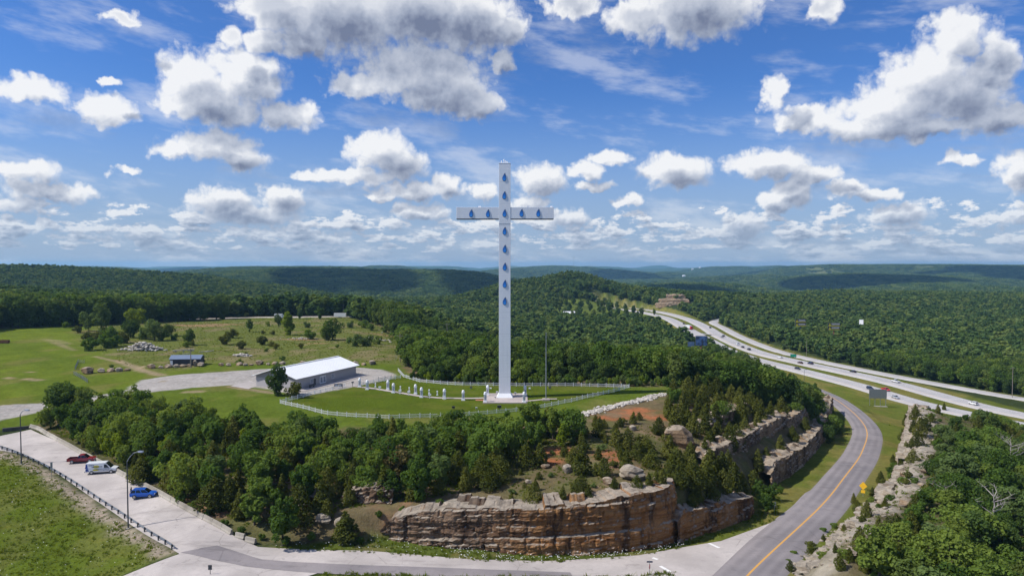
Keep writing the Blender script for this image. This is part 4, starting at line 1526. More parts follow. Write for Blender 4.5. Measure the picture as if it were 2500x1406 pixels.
pts = scatter(SLOPE, 3.5, 21)
G_SLOPE = 'trees on the wooded slope above the parking lot'
for (x, y) in pts:
    dn = (y - 112) / 60
    r = trng.rand()
    cedar = r < (.44 if y < 145 else .24) or (x > -12 and y < 148 and r < .55)
    if cedar:
        w_ = slope_place(x, y)
        plant_tree(x, y, trng.uniform(3.8, 7.6), 'olive cedar in the %s part of the wooded slope above the parking lot' % w_, 'cedars of the wooded slope, ' + w_, 'cedar')
    elif trng.rand() < .07:
        w_ = slope_place(x, y)
        plant_tree(x, y, trng.uniform(4.5, 6.6), 'yellow green tree in the %s part of the wooded slope' % w_, 'yellow green trees of the slope, ' + w_, 'leaf_lime')
    else:
        w_ = slope_place(x, y)
        plant_tree(x, y, trng.uniform(4.4, 8.6), 'leafy green tree in the %s part of the wooded slope' % w_, 'leafy trees of the wooded slope, ' + w_, 'leaf_pale' if trng.rand() < .10 else 'leaf', widen=trng.uniform(.85, 1.2))
tree_px(150, 1025, 78, 'tall dark spreading tree at the upper left end of the slope, by the lane', key='leaf_oak', widen=1.25)
tree_px(205, 1020, 62, 'dark tree beside the tall spreading one at the lane', key='leaf_oak', widen=1.1)
tree_px(270, 1108, 64, 'bright yellow green tree behind the concrete barriers near the red pickup', key='leaf_lime', widen=1.1)
tree_px(308, 1122, 38, 'small bright yellow tree left of the street lamp head', key='leaf_lime', widen=1.2)
tree_px(975, 1172, 88, 'yellowing tree with browned leaves in the middle of the slope', key='leaf_tan', widen=1.1)
tree_px(905, 1150, 60, 'smaller browning tree uphill of the yellowing one', key='leaf_tan')
tree_px(690, 1332, 118, 'big bushy tree by the road left of the rock wall', key='leaf', widen=1.0)
tree_px(845, 1322, 82, 'round dark cedar standing at the foot of broken rocks', key='cedar', widen=1.45)
tree_px(800, 1262, 50, 'cedar on the shelf above the small orange rocks', key='cedar', widen=1.2)
tree_px(345, 1178, 62, 'dark cedar behind the barriers beside the lamp post', key='cedar', widen=1.5)
tree_px(520, 1248, 84, 'dense round cedar on the lower slope above bare clay', key='cedar', widen=1.35)
tree_px(1012, 1220, 60, 'cedar at the bottom of the slope above the left end of rock wall', key='cedar', widen=1.3)
tree_px(940, 1222, 82, 'broad dark cedar at the bottom of the slope', key='cedar', widen=1.4)
tree_px(1390, 1066, 82, 'tallest leafy tree rising in front of the right end of white fence', key='leaf', widen=1.05)
tree_px(1345, 1062, 68, 'leafy tree next to the tallest one below the white fence', key='leaf')
for (px, py) in ((505, 1262), (590, 1304), (550, 1284), (640, 1318), (440, 1228), (880, 1328), (925, 1268), (985, 1256), (1075, 1240), (700, 1325), (760, 1320), (470, 1240)):
    shrub_px(px, py, trng.uniform(14, 26), 'small green shrub along the foot of the wooded slope', 'shrubs at the foot of the slope', 'leaf', .9)
# --- cedars standing singly on the dry slope above the rock wall
for (px, py, h) in ((1283, 1141, 66), (1319, 1136, 62), (1219, 1178, 74), (1196, 1196, 60), (1248, 1231, 30), (1299, 1226, 56), (1319, 1229, 22), (1373, 1228, 44), (1418, 1208, 56), (1436, 1226, 42), (1420, 1158, 80), (1400, 1130, 46), (1378, 1113, 38),
                    (1458, 1066, 38), (1475, 1046, 26), (1534, 1088, 46), (1503, 1060, 32), (1478, 1082, 24), (1530, 1106, 42), (1475, 1163, 52), (1499, 1197, 36), (1455, 1160, 34), (1558, 1122, 54), (1585, 1115, 48), (1592, 1143, 54),
                    (1634, 1122, 66), (1554, 1195, 36), (1585, 1192, 38), (1615, 1185, 46), (1316, 1170, 22), (1281, 1191, 18), (1309, 1198, 32), (1271, 1159, 18), (1561, 1025, 22), (1640, 1165, 56), (1660, 1190, 62), (1690, 1170, 66), (1180, 1170, 50)):
    tree_px(px, py, h, 'cedar standing singly on the dry open slope above the rock wall', 'single cedars on the dry slope', 'cedar', widen=1.15)
for (px, py) in ((1340, 1215), (1400, 1190), (1450, 1190), (1345, 1165), (1250, 1205), (1500, 1140), (1470, 1100), (1430, 1095), (1395, 1080), (1560, 1075), (1520, 1035), (1350, 1110), (1230, 1150), (1600, 1060)):
    shrub_px(px, py, trng.uniform(9, 16), 'low grey green shrub on the dry open slope', 'low shrubs on the dry slope', 'leaf_pale' if px % 20 else 'leaf_cedar', 1.2)
DRY = gp((1440, 1040), (1530, 1030), (1620, 1035), (1650, 1090), (1700, 1150), (1690, 1185), (1600, 1180), (1520, 1150), (1440, 1125), (1400, 1090))
for (x, y) in scatter(DRY, 4.4, 55):
    if trng.rand() < .75:
        plant_tree(x, y, trng.uniform(2.0, 4.4), 'small cedar on the dry slope between orange clay and boulders', 'small cedars between the clay and the boulders', 'cedar', widen=1.15)
# --- cedar thicket above the ledges
THICKET = gp((1622, 1010), (1640, 975), (1720, 950), (1850, 935), (1950, 955), (1985, 985), (1960, 1012), (1900, 1030), (1850, 1060), (1790, 1095), (1755, 1125), (1730, 1180), (1705, 1215), (1670, 1200), (1650, 1150), (1700, 1080), (1640, 1050))
mass = []
for (x, y) in scatter(THICKET, 3.7, 33):
    if trng.rand() < .58:
        mass.append((x, y))
    elif trng.rand() < .84:
        w_ = 'beside the white rubble band' if project(x, y, float(gz(x, y)))[0] < 1740 and y > 150 else 'above the upper rock ledge' if y > 175 else 'above the shaded middle ledge'
        plant_tree(x, y, trng.uniform(3.4, 6.2), 'cedar in the dense thicket ' + w_, 'thicket cedars ' + w_, 'cedar', widen=trng.uniform(.95, 1.3))
    else:
        plant_tree(x, y, trng.uniform(4.0, 5.8), 'leafy tree among the cedars above the rock ledges', 'leafy trees above the rock ledges', 'leaf')
for (px, py, h) in ((1690, 1262, 60), (1700, 1240, 72), (1735, 1222, 60), (1765, 1200, 62), (1790, 1195, 70), (1815, 1205, 55), (1840, 1190, 46), (1800, 1235, 40), (1850, 1150, 56), (1870, 1130, 40), (1905, 1105, 44), (1935, 1078, 40), (1965, 1052, 36),
                    (1990, 1022, 30), (2008, 1003, 26), (1760, 1165, 66), (1725, 1195, 70), (1780, 1150, 56), (1745, 1240, 44), (1955, 1088, 26), (1920, 1120, 22)):
    tree_px(px, py, h, 'cedar on the benches between the rock ledges and walls', 'cedars on the rock benches', 'cedar', widen=1.15)
for (px, py, h) in ((1875, 1255, 46), (1862, 1240, 40), (1885, 1222, 44), (1905, 1205, 22), (1850, 1215, 44)):
    tree_px(px, py, h, 'leafy bushy tree in the gap between the two rock walls', 'trees in the gap of the rock walls', 'leaf', widen=1.1)
# --- the right-hand ridge
rs = np.random.RandomState(23)
bank_c, bank_s = [], []
rf_d = np.diff(RF, axis=0)
for i in range(900):
    k = rs.randint(0, 6)
    q = RF[k] + rf_d[k] * rs.rand() + np.array((rf_d[k][1], -rf_d[k][0])) / np.linalg.norm(rf_d[k]) * rs.uniform(.3, 9.5)
    s_ = rs.uniform(.12, .42) * (1.6 if rs.rand() < .12 else 1)
    bank_c.append((q[0], q[1], float(gz(*q)) - .25 * s_))
    bank_s.append(s_)
stones('loose_stones', bank_c, bank_s, M['rock_pale'], 'loose broken stone strewn over the bank right of the asphalt road', 'loose stone', 9)
rf_t = np.array([RF[min(i + 1, 7)] - RF[max(i - 1, 0)] for i in range(8)])
rf_n = np.stack([rf_t[:, 1], -rf_t[:, 0]], -1) / np.linalg.norm(rf_t, axis=1)[:, None]
front_line = [tuple(p_ + n_ * o_) for p_, n_, o_ in zip(RF[:8], rf_n, (12, 11.5, 10.5, 9, 9, 10, 11, 11))]
RZ = [(51, 84)] + front_line + [(172, 246), (215, 236), (215, 180), (160, 120), (118, 84), (75, 84)]


def cap_height(x, y, h):
    """the wood on the ridge stays below the line of sight to the highway"""
    g_ = float(gz(x, y))
    u_, v_ = project(x, y, g_ + h)
    lim = np.interp(u_, [2230, 2290, 2330, 2400, 2440, 2500], [1085, 1040, 1018, 998, 1012, 1034])
    while v_ < lim and h > .8:
        h *= .9
        u_, v_ = project(x, y, g_ + h)
    return h


for (x, y) in scatter(RZ, 3.9, 44):
    if x / y > .86:
        continue
    r = trng.rand()
    front = line_dist(np.array([x]), np.array([y]), RF)[0]
    w_ = 'near end' if y < 122 else 'middle' if y < 165 else 'far end by the highway'
    if r < .32 and (front < 20 or y > 170):
        h = cap_height(x, y, trng.uniform(3.2, 5.6))
        if h > 1.5:
            plant_tree(x, y, h, 'olive cedar in the right-hand wood, ' + w_, 'cedars of the right-hand wood, ' + w_, 'cedar', widen=1.1)
    else:
        h = cap_height(x, y, trng.uniform(5.2, 8.6) * (.66 if front < 14 else 1))
        if h > 1.5:
            plant_tree(x, y, h, 'leafy green tree in the right-hand wood, ' + w_, 'leafy trees of the right-hand wood, ' + w_, ('leaf', 'leaf', 'leaf', 'leaf_pale', 'leaf', 'leaf_oak')[trng.randint(6)], name='ridge_tree', widen=trng.uniform(.95, 1.25))
for (px, py, h) in ((2100, 1345, 60), (2135, 1325, 36), (2050, 1392, 44), (2110, 1395, 40), (2115, 1265, 44), (2093, 1250, 30), (2060, 1300, 22), (2085, 1230, 26), (1980, 1350, 22), (2205, 1075, 26), (2245, 1065, 44), (2230, 1055, 30), (2225, 1095, 26),
                    (2275, 1030, 22), (2290, 1010, 22), (2305, 1002, 18), (2250, 1035, 18), (1930, 1395, 28), (2150, 1180, 30), (2130, 1210, 22), (2180, 1130, 22), (2215, 1040, 34), (2235, 1030, 40), (2212, 1110, 32), (2240, 1090, 36), (2262, 1050, 30), (2228, 1130, 34), (2200, 1150, 30), (2010, 1320, 18), (2040, 1350, 24), (2075, 1370, 34), (2145, 1290, 30), (2160, 1240, 26)):
    w_ = 'at its bottom end' if py > 1290 else 'halfway along' if py > 1150 else 'around the bluff'
    tree_px(px, py, h, 'small dark cedar on the pale stony bank of the bend, ' + w_, 'small cedars on the stony bank, ' + w_, 'cedar', widen=1.05)
rs = np.random.RandomState(17)
for i in range(56):
    k = rs.randint(0, 6)
    t_ = rs.rand()
    q = RF[k] * (1 - t_) + RF[k + 1] * t_ + rf_n[k] * (rs.uniform(-.8, 1.2) if i % 2 else rs.uniform(5, 11))
    h = rs.uniform(.6, 1.6)
    o = link('shrub', SHRUBS['leaf' if i % 3 else 'leaf_cedar'][i % 3], None, (q[0], q[1], float(gz(*q))))
    o.scale = (h * 1.1, h * 1.1, h)
    tag(o, 'low green shrub along the pale stony bank right of the asphalt road', 'shrub', 'shrubs of the stony bank')
for a_, (i0, i1, h_, lb) in enumerate(((0, 2, 1.3, 'low broken pale ledge along the bottom right bank of the asphalt road'), (2, 4, 2.4, 'pale ledge on the bank just before the bluff'))):
    pl_ = []
    for i in range(i0, i1 + 1):
        q = RF[i] + rf_n[i] * 1.6
        pl_.append((q[0], q[1], float(gz(*q)) - .3))
        if i < i1:
            q2 = (RF[i] + RF[i + 1]) / 2 + rf_n[i] * (2.6 if a_ == 0 else 1.2)
            pl_.append((q2[0], q2[1], float(gz(*q2)) - .3))
    cliff('rock_ledge', pl_, [h_ * v for v in (.7, 1.2, .8, 1.3, .9)][:len(pl_)], 4.0, M['rock_pale'], lb, 'rock ledge', flip=-1, seed=51 + a_, layer=.5, rough=1.0)


def dead_tree(px, py, hpx, label, seed):
    p = on_ground(px, py)
    h = hpx * p.length / FPX
    rs = np.random.RandomState(seed)
    o = thing('dead_tree', label, 'dead tree', p, rs.uniform(0, 6))
    b = MB()
    b.tube([(0, 0, -.2), (.05 * h, 0, .35 * h), (.02 * h, .03 * h, .7 * h), (.06 * h, .02 * h, h)], [.022 * h, .017 * h, .010 * h, .003 * h], 7)
    b.build('trunk', M['deadwood'], o)
    for i in range(9):
        z = h * rs.uniform(.4, .9)
        a = rs.uniform(0, 6.28)
        l = h * rs.uniform(.2, .42)
        b = MB()
        e1 = Vector((math.cos(a) * l * .5, math.sin(a) * l * .5, z + l * .3))
        e2 = Vector((math.cos(a + .3) * l, math.sin(a + .3) * l, z + l * .75))
        b.tube([(.03 * h, .01 * h, z), e1, e2], [.009 * h, .006 * h, .002 * h], 5)
        for j in range(4):
            q = rs.normal(0, 1, 3)
            s = e1.lerp(e2, rs.rand())
            b.tube([s, s + Vector((q[0], q[1], abs(q[2]))) * l * .22], [.004 * h, .001 * h], 4)
        b.build('branch', M['deadwood'], o)


dead_tree(2425, 1325, 110, 'bare bleached dead tree standing in the right-hand wood', 3)
dead_tree(2300, 1260, 70, 'smaller bare grey tree left of the tall dead one', 4)
dead_tree(2470, 1170, 80, 'bare grey tree at right edge in the upper right-hand wood', 5)

# --- scattered trees and bushes of the field
G_F = 'trees scattered over the scrub field'
for (px, py, h, w, key, label) in (
        (247, 811, 66, .8, 'leaf_oak', 'tall narrow grey green tree by the edge of the far treeline'),
        (217, 808, 42, 1.0, 'leaf_pale', 'pale tree leaning against the tall narrow tree in the field'),
        (330, 806, 50, 1.0, 'leaf_lime', 'yellow green tree top rising from the bushes in the field'),
        (318, 824, 42, 1.3, 'leaf_oak', 'dark bushy tree in the middle of the field thicket'),
        (377, 832, 48, 1.0, 'leaf_pale', 'pale green tree right of the field thicket'),
        (412, 820, 30, 1.4, 'leaf_oak', 'dark round tree at the right end of field thicket'),
        (462, 842, 38, 1.0, 'leaf_oak', 'slim dark tree behind the dark shed'),
        (706, 818, 56, .95, 'leaf_lime', 'bright yellow green tree, tallest in the scrub field'),
        (812, 830, 52, 1.0, 'leaf', 'broad green tree right of the bright yellow green one'),
        (798, 830, 34, 1.3, 'leaf_oak', 'dark low tree at the left foot of the broad green tree'),
        (780, 779, 32, 1.0, 'leaf', 'small green tree beside the far lane near the white trailer'),
        (732, 779, 26, .8, 'leaf_oak', 'dark little tree standing on the verge of the far lane'),
        (680, 798, 32, .9, 'leaf_oak', 'dark green tree left of the bright yellow green one'),
        (610, 811, 32, .9, 'leaf', 'lone small tree on the orange bare strip in scrub')):
    tree_px(px, py, h, label, None, key, widen=w)
tree_px(676, 966, 78, 'tree with thin dark crown standing before the white roofed building', None, 'leaf_oak', widen=.95)
shrub_px(718, 970, 36, 'round dark bush beside the tree in front of the building', None, 'leaf_cedar', .8)
for (px, py, h, k) in ((351, 828, 26, 'leaf_pale'), (261, 849, 28, 'leaf'), (219, 856, 26, 'leaf'), (217, 834, 20, 'leaf_cedar'), (240, 836, 22, 'leaf_cedar'), (549, 841, 22, 'leaf_cedar'), (567, 825, 20, 'leaf_cedar'), (282, 846, 24, 'leaf'), (270, 832, 30, 'leaf'), (300, 838, 24, 'leaf_cedar'),
                       (869, 845, 28, 'leaf_pale'), (894, 845, 26, 'leaf_pale'), (920, 840, 20, 'leaf'), (640, 842, 20, 'leaf_cedar'), (666, 817, 10, 'leaf_cedar'), (642, 815, 8, 'leaf_cedar'), (758, 828, 22, 'leaf'), (589, 852, 18, 'leaf_cedar'), (734, 850, 12, 'leaf_cedar'), (823, 849, 8, 'leaf'),
                       (600, 868, 8, 'leaf_cedar'), (690, 880, 10, 'leaf'), (585, 889, 12, 'leaf'), (395, 831, 20, 'leaf'), (425, 830, 14, 'leaf'), (190, 812, 14, 'leaf_cedar'), (160, 800, 12, 'leaf'), (50, 800, 16, 'leaf_pale'), (130, 796, 18, 'leaf'), (455, 848, 14, 'leaf'), (470, 844, 12, 'leaf_cedar'),
                       (672, 852, 14, 'leaf_cedar'), (662, 846, 12, 'leaf_cedar'), (650, 858, 8, 'leaf'), (940, 812, 16, 'leaf'), (905, 806, 16, 'leaf'), (855, 800, 16, 'leaf_pale'), (888, 800, 18, 'leaf'), (750, 800, 14, 'leaf_pale'), (655, 796, 10, 'leaf_lime'), (490, 888, 14, 'leaf_cedar'), (272, 899, 8, 'leaf')):
    shrub_px(px, py, h, {'leaf': 'green bush growing in the scrub field', 'leaf_pale': 'pale green bush growing in the scrub field', 'leaf_cedar': 'dark olive bush growing in the scrub field', 'leaf_lime': 'small yellow green bush by the far lane'}[k],
             {'leaf': 'green bushes of the field', 'leaf_pale': 'pale bushes of the field', 'leaf_cedar': 'dark bushes of the field', 'leaf_lime': None}[k], k, 1.0)

# --- lane at the far edge of the field
FAR_LANE = catmull([(q.x, q.y, q.z + .25) for q in (on_ground(455, 780), on_ground(560, 777), on_ground(680, 775), on_ground(790, 774), on_ground(860, 773))], 4.0)
tag(road_sheet('far_lane', FAR_LANE, 2.7, M['barrier'], .1), kind='structure')

# ----------------------------------------------------------------------------
# the woods
# ----------------------------------------------------------------------------
def wood_mask(X, Y):
    """share of a place that is wooded"""
    k = np.ones(X.shape)
    k[(Y < 214) & (X < 150)] = 0
    n = (Y < 1300) & (np.abs(X) < 1200)
    xn, yn = X[n], Y[n]
    kn = k[n]
    kn[poly_sdf(xn, yn, Y_GRASS) < 1.5] = 0
    kn[poly_sdf(xn, yn, [p[:2] for p in RIDGE]) < 3] = 0
    for nm, (pts_, hw) in ROADS.items():
        d = line_dist(xn, yn, pts_)
        reach = {'ramp_road': 9.5, 'service_road': 7.5}.get(nm, 17)
        kn[d < reach] = 0
    kn[line_dist(xn, yn, FAR_LANE) < 7] = 0
    # keep the slice of land between the lanes clear
    rr_, sb_, sv_ = (ROADS[q_][0] for q_ in ('ramp_road', 'highway_southbound', 'service_road'))
    kn[(yn > 225) & (yn < 820) & (xn > np.interp(yn, rr_[:, 1], rr_[:, 0])) & (xn < np.interp(yn, sv_[:, 1], sv_[:, 0]))] = 0
    c = soft(poly_sdf(xn, yn, CAMP), 10, xn, yn, 30, 14)
    kn *= 1 - .93 * c
    kn[(np.abs(xn - 228) < 34) & (yn > 925) & (yn < 975)] = 0
    k[n] = kn
    R = np.hypot(X, Y)
    k *= 1 - .8 * sstep(1700, 2600, R) * sstep(.70, .74, fbm(X / 420 + 60, Y / 420, 3))
    return k


def jitter_grid(x0, x1, y0, y1, step, seed):
    rs = np.random.RandomState(seed)
    X, Y = np.meshgrid(np.arange(x0, x1, step), np.arange(y0, y1, step))
    X = X + rs.uniform(-.45, .45, X.shape) * step
    Y = Y + rs.uniform(-.45, .45, Y.shape) * step
    return X.ravel(), Y.ravel(), rs


def in_view(X, Y, m=.06):
    return (np.abs(X) / Y < .75 + m) | (np.hypot(X, Y) < 300)


def instancer(name, pts, idx, rot, scl, coll, label=None):
    me = bpy.data.meshes.new(name)
    me.vertices.add(len(pts))
    me.vertices.foreach_set('co', np.asarray(pts, np.float32).ravel())
    a = me.attributes.new('pick', 'INT', 'POINT')
    a.data.foreach_set('value', np.asarray(idx, np.int32))
    a = me.attributes.new('turn', 'FLOAT_VECTOR', 'POINT')
    a.data.foreach_set('vector', np.stack([np.zeros(len(pts)), np.zeros(len(pts)), rot], -1).astype(np.float32).ravel())
    a = me.attributes.new('size', 'FLOAT_VECTOR', 'POINT')
    a.data.foreach_set('vector', np.asarray(scl, np.float32).ravel())
    ob = link(name, me)
    g = bpy.data.node_groups.new(name, 'GeometryNodeTree')
    g.interface.new_socket('Geometry', in_out='INPUT', socket_type='NodeSocketGeometry')
    g.interface.new_socket('Geometry', in_out='OUTPUT', socket_type='NodeSocketGeometry')
    N = g.nodes.new
    gi, go, iop, ci = N('NodeGroupInput'), N('NodeGroupOutput'), N('GeometryNodeInstanceOnPoints'), N('GeometryNodeCollectionInfo')
    ci.inputs['Collection'].default_value = coll
    ci.inputs['Separate Children'].default_value = True
    ci.inputs['Reset Children'].default_value = True
    iop.inputs['Pick Instance'].default_value = True

    def attr(nm, typ):
        n = N('GeometryNodeInputNamedAttribute')
        n.data_type = typ
        n.inputs['Name'].default_value = nm
        return n.outputs['Attribute']
    e = N('FunctionNodeEulerToRotation')
    L = g.links.new
    L(attr('turn', 'FLOAT_VECTOR'), e.inputs[0])
    L(gi.outputs[0], iop.inputs['Points'])
    L(ci.outputs[0], iop.inputs['Instance'])
    L(attr('pick', 'INT'), iop.inputs['Instance Index'])
    L(e.outputs[0], iop.inputs['Rotation'])
    L(attr('size', 'FLOAT_VECTOR'), iop.inputs['Scale'])
    L(iop.outputs[0], go.inputs[0])
    md = ob.modifiers.new('spread', 'NODES')
    md.node_group = g
    return tag(ob, label, 'forest' if label else None, None, 'stuff')


def kit(name, meshes):
    c = bpy.data.collections.new(name)
    for i, me in enumerate(meshes):
        c.objects.link(bpy.data.objects.new('%s_%02d' % (name, i), me))
    return c


near_kit = kit('near_crown', [m_ for m_, _ in LEAFY['leaf_oak']] + [m_ for m_, _ in LEAFY['leaf'][:4]])
mid_kit = kit('mid_crown', [broad_crown(700 + i, 420, .075, 18, .33, .05, 1.0, mat=M['leaf_far'], ragged=.1) for i in range(6)])


def clump(seed):
    rs = np.random.RandomState(seed)
    Lc, Lr = [], []
    for i in range(16):
        a, r = rs.uniform(0, 6.28), .5 * math.sqrt(rs.rand())
        h = rs.uniform(.22, .36)
        w = rs.uniform(.10, .15)
        for j in range(3):
            q = rs.normal(0, .03, 2)
            Lc.append((r * math.cos(a) + q[0], r * math.sin(a) + q[1], h - w * .8 - .04 * j))
            Lr.append(w * (1 - .12 * j))
    V, F = lumps_to_leaves(Lc, Lr, 620, .042, rs, .5)
    return np_mesh('clump', V, F, M['leaf_far'])


cedar_kit = kit('cedar_crown', [m_ for m_, _ in CEDARS])
mx = np.array(mass)
hh = trng.uniform(3.4, 6.2, len(mx))
ww = hh * trng.uniform(.95, 1.3, len(mx))
instancer('cedar_thicket', np.stack([mx[:, 0], mx[:, 1], gz(mx[:, 0], mx[:, 1]) - .05], -1), trng.randint(0, 6, len(mx)), trng.uniform(0, 6.28, len(mx)), np.stack([ww, ww, hh], -1), cedar_kit)
far_kit = kit('far_clump', [clump(800 + i) for i in range(5)])

# nearest trees of the woods: each its own
X, Y, rs = jitter_grid(-420, 420, 214, 470, 4.9, 61)
ok = (rs.rand(len(X)) < wood_mask(X, Y)) & in_view(X, Y, .35)
X, Y = X[ok], Y[ok]
R = np.hypot(X, Y)
left = X < -62
tall = np.where(left, rs.uniform(13.5, 17.5, len(X)), rs.uniform(7.5, 12.5, len(X)))
tall = np.where(~left & (poly_sdf(X, Y, LAWN) < 14), rs.uniform(4.5, 8, len(X)), tall)
tall = np.where((X > 90) & (Y < 420) & (X < 160), rs.uniform(4.5, 7.5, len(X)), tall)
# which ones show: fence side and the front of the left-hand treeline
dfield = poly_sdf(X, Y, Y_GRASS)
own = np.zeros(len(X), bool)
o1 = np.nonzero(~left & (X < 125))[0]
own[o1[np.argsort(dfield[o1] + .12 * R[o1])[:150]]] = True
o2 = np.nonzero(left & (X > -330))[0]
own[o2[np.argsort(dfield[o2])[:105]]] = True
for i in np.nonzero(own)[0]:
    if left[i]:
        plant_tree(X[i], Y[i], tall[i], 'tall deep green oak in the treeline behind the field, ' + ('left of the tall narrow tree' if X[i] / Y[i] < -.6 else 'behind the far lane'), 'oaks of the far treeline, ' + ('left' if X[i] / Y[i] < -.6 else 'right'), 'leaf_oak', 'oak_tree', widen=.95)
    else:
        plant_tree(X[i], Y[i], tall[i], 'green tree in the wood behind the white fence, ' + ('left of the cross' if X[i] / Y[i] < -.01 else 'right of the cross'), 'trees of the wood behind the fence, ' + ('left' if X[i] / Y[i] < -.01 else 'right'), 'leaf_oak' if trng.rand() < .5 else 'leaf', 'woodland_tree', widen=1.1)
q = ~own
n = q.sum()
hh = tall[q]
w_ = hh * rs.uniform(.95, 1.2, n)
instancer('forest', np.stack([X[q], Y[q], gz(X[q], Y[q])], -1), rs.randint(0, 10, n), rs.uniform(0, 6.28, n), np.stack([w_, w_, hh], -1), near_kit)
# the wood on the right-hand ridge goes on beyond the frame
X, Y, rs = jitter_grid(60, 320, 60, 262, 4.4, 66)
ok = (X / Y > .86) & (poly_sdf(X, Y, [p[:2] for p in RIDGE]) < -9) & (line_dist(X, Y, RF) > 12)
X, Y = X[ok], Y[ok]
n = len(X)
hh = rs.uniform(5.5, 8.5, n)
w_ = hh * rs.uniform(.95, 1.2, n)
instancer('forest', np.stack([X, Y, gz(X, Y)], -1), rs.randint(0, 10, n), rs.uniform(0, 6.28, n), np.stack([w_, w_, hh], -1), near_kit)
# middle distance
X, Y, rs = jitter_grid(-1500, 1500, 380, 1750, 7.6, 62)
R = np.hypot(X, Y)
ok = (Y > 470) | (np.abs(X) > 420)
ok &= (R < 1700) & in_view(X, Y, .2)
X, Y = X[ok], Y[ok]
ok = rs.rand(len(X)) < wood_mask(X, Y)
X, Y = X[ok], Y[ok]
n = len(X)
hh = rs.uniform(7.5, 14.0, n) * np.where((X < -60) & (Y < 700), 1.25, 1.0)
w_ = hh * rs.uniform(.9, 1.6, n)
instancer('forest', np.stack([X, Y, gz(X, Y) - .3], -1), rs.randint(0, 6, n), rs.uniform(0, 6.28, n), np.stack([w_, w_, hh], -1), mid_kit)
# far hills
X, Y, rs = jitter_grid(-7200, 7200, 1000, 9000, 25, 63)
R = np.hypot(X, Y)
ok = (R > 1690) & in_view(X, Y) & (R < 9000)
X, Y = X[ok], Y[ok]
ok = rs.rand(len(X)) < wood_mask(X, Y)
X, Y = X[ok], Y[ok]
n = len(X)
s_ = rs.uniform(31, 42, n)
instancer('forest', np.stack([X, Y, gz(X, Y) - 1.5], -1), rs.randint(0, 5, n), rs.uniform(0, 6.28, n), np.stack([s_, s_, s_ * rs.uniform(.7, 1.0, n)], -1), far_kit)
# trees standing apart in the camp ground are things too
cp = scatter(CAMP, 13, 71, 46, 4)
for (x, y) in cp:
    plant_tree(x, y, trng.uniform(9, 13), 'tree standing apart on the grassy clearing at the foot of the hill', 'trees of the grassy clearing', 'leaf_oak', 'clearing_tree', widen=.8)

# bushes along the back of the fence
for i, px in enumerate(np.linspace(1010, 1690, 64)):
    py = np.interp(px, [1000, 1030, 1130, 1280, 1540, 1700], [926, 931, 938, 941, 943, 946]) - (i % 3) * 3 - 1
    shrub_px(px + 6 * math.sin(i * 7.1), py, trng.uniform(14, 27), {0: 'fresh green bush behind the back fence', 1: 'yellow green bush behind the back fence', 2: 'pale green bush behind the back fence'}[(0, 0, 2, 1, 0, 2, 0)[i % 7]],
             {0: 'green bushes behind the back fence', 1: 'yellow green bushes behind the back fence', 2: 'pale bushes behind the back fence'}[(0, 0, 2, 1, 0, 2, 0)[i % 7]],
             ('leaf', 'leaf', 'leaf_pale', 'leaf_lime', 'leaf', 'leaf_pale', 'leaf')[i % 7], .8)

# tufts of grass and white wild flowers
def tuft(seed, flower=False):
    rs = np.random.RandomState(seed)
    V, F = [], []
    for i in range(16):
        a = rs.uniform(0, 6.28)
        r = .5 * math.sqrt(rs.rand())
        c = np.array((r * math.cos(a), r * math.sin(a), 0))
        up = np.array((rs.normal(0, .3), rs.normal(0, .3), 1))
        s = np.array((math.sin(a), -math.cos(a), 0)) * .10
        h = rs.uniform(.5, 1.0)
        k = len(V)
        V += [c - s, c + s, c + up * h + s * .2, c + up * h - s * .2]
        F.append((k, k + 1, k + 2, k + 3))
    return np_mesh('tuft', V, F, M['leaf_weed'])


M['leaf_weed'] = mat_leaf('weed_leaves', (.105, .155, .018), (.135, .180, .022), (.175, .20, .045), .55)
tuft_kit = kit('tuft', [tuft(900 + i) for i in range(4)])


def tufts(poly, n, seed, hs, sdmin=.3, name='grass'):
    rs = np.random.RandomState(seed)
    poly = np.asarray(poly)[:, :2]
    x = rs.uniform(max(poly[:, 0].min(), -170 if poly[:, 1].max() < 220 else -400), poly[:, 0].max(), n * 4)
    y = rs.uniform(max(poly[:, 1].min(), 84), poly[:, 1].max(), n * 4)
    ok = (poly_sdf(x, y, poly) < -sdmin) & (rs.rand(n * 4) < .35 + .9 * sstep(.35, .6, fbm(x / 4, y / 4, 3)))
    x, y = x[ok][:n], y[ok][:n]
    n = len(x)
    h = rs.uniform(*hs, n)
    return instancer(name, np.stack([x, y, gz(x, y)], -1), rs.randint(0, 4, n), rs.uniform(0, 6.28, n), np.stack([h * 1.5, h * 1.5, h], -1), tuft_kit)


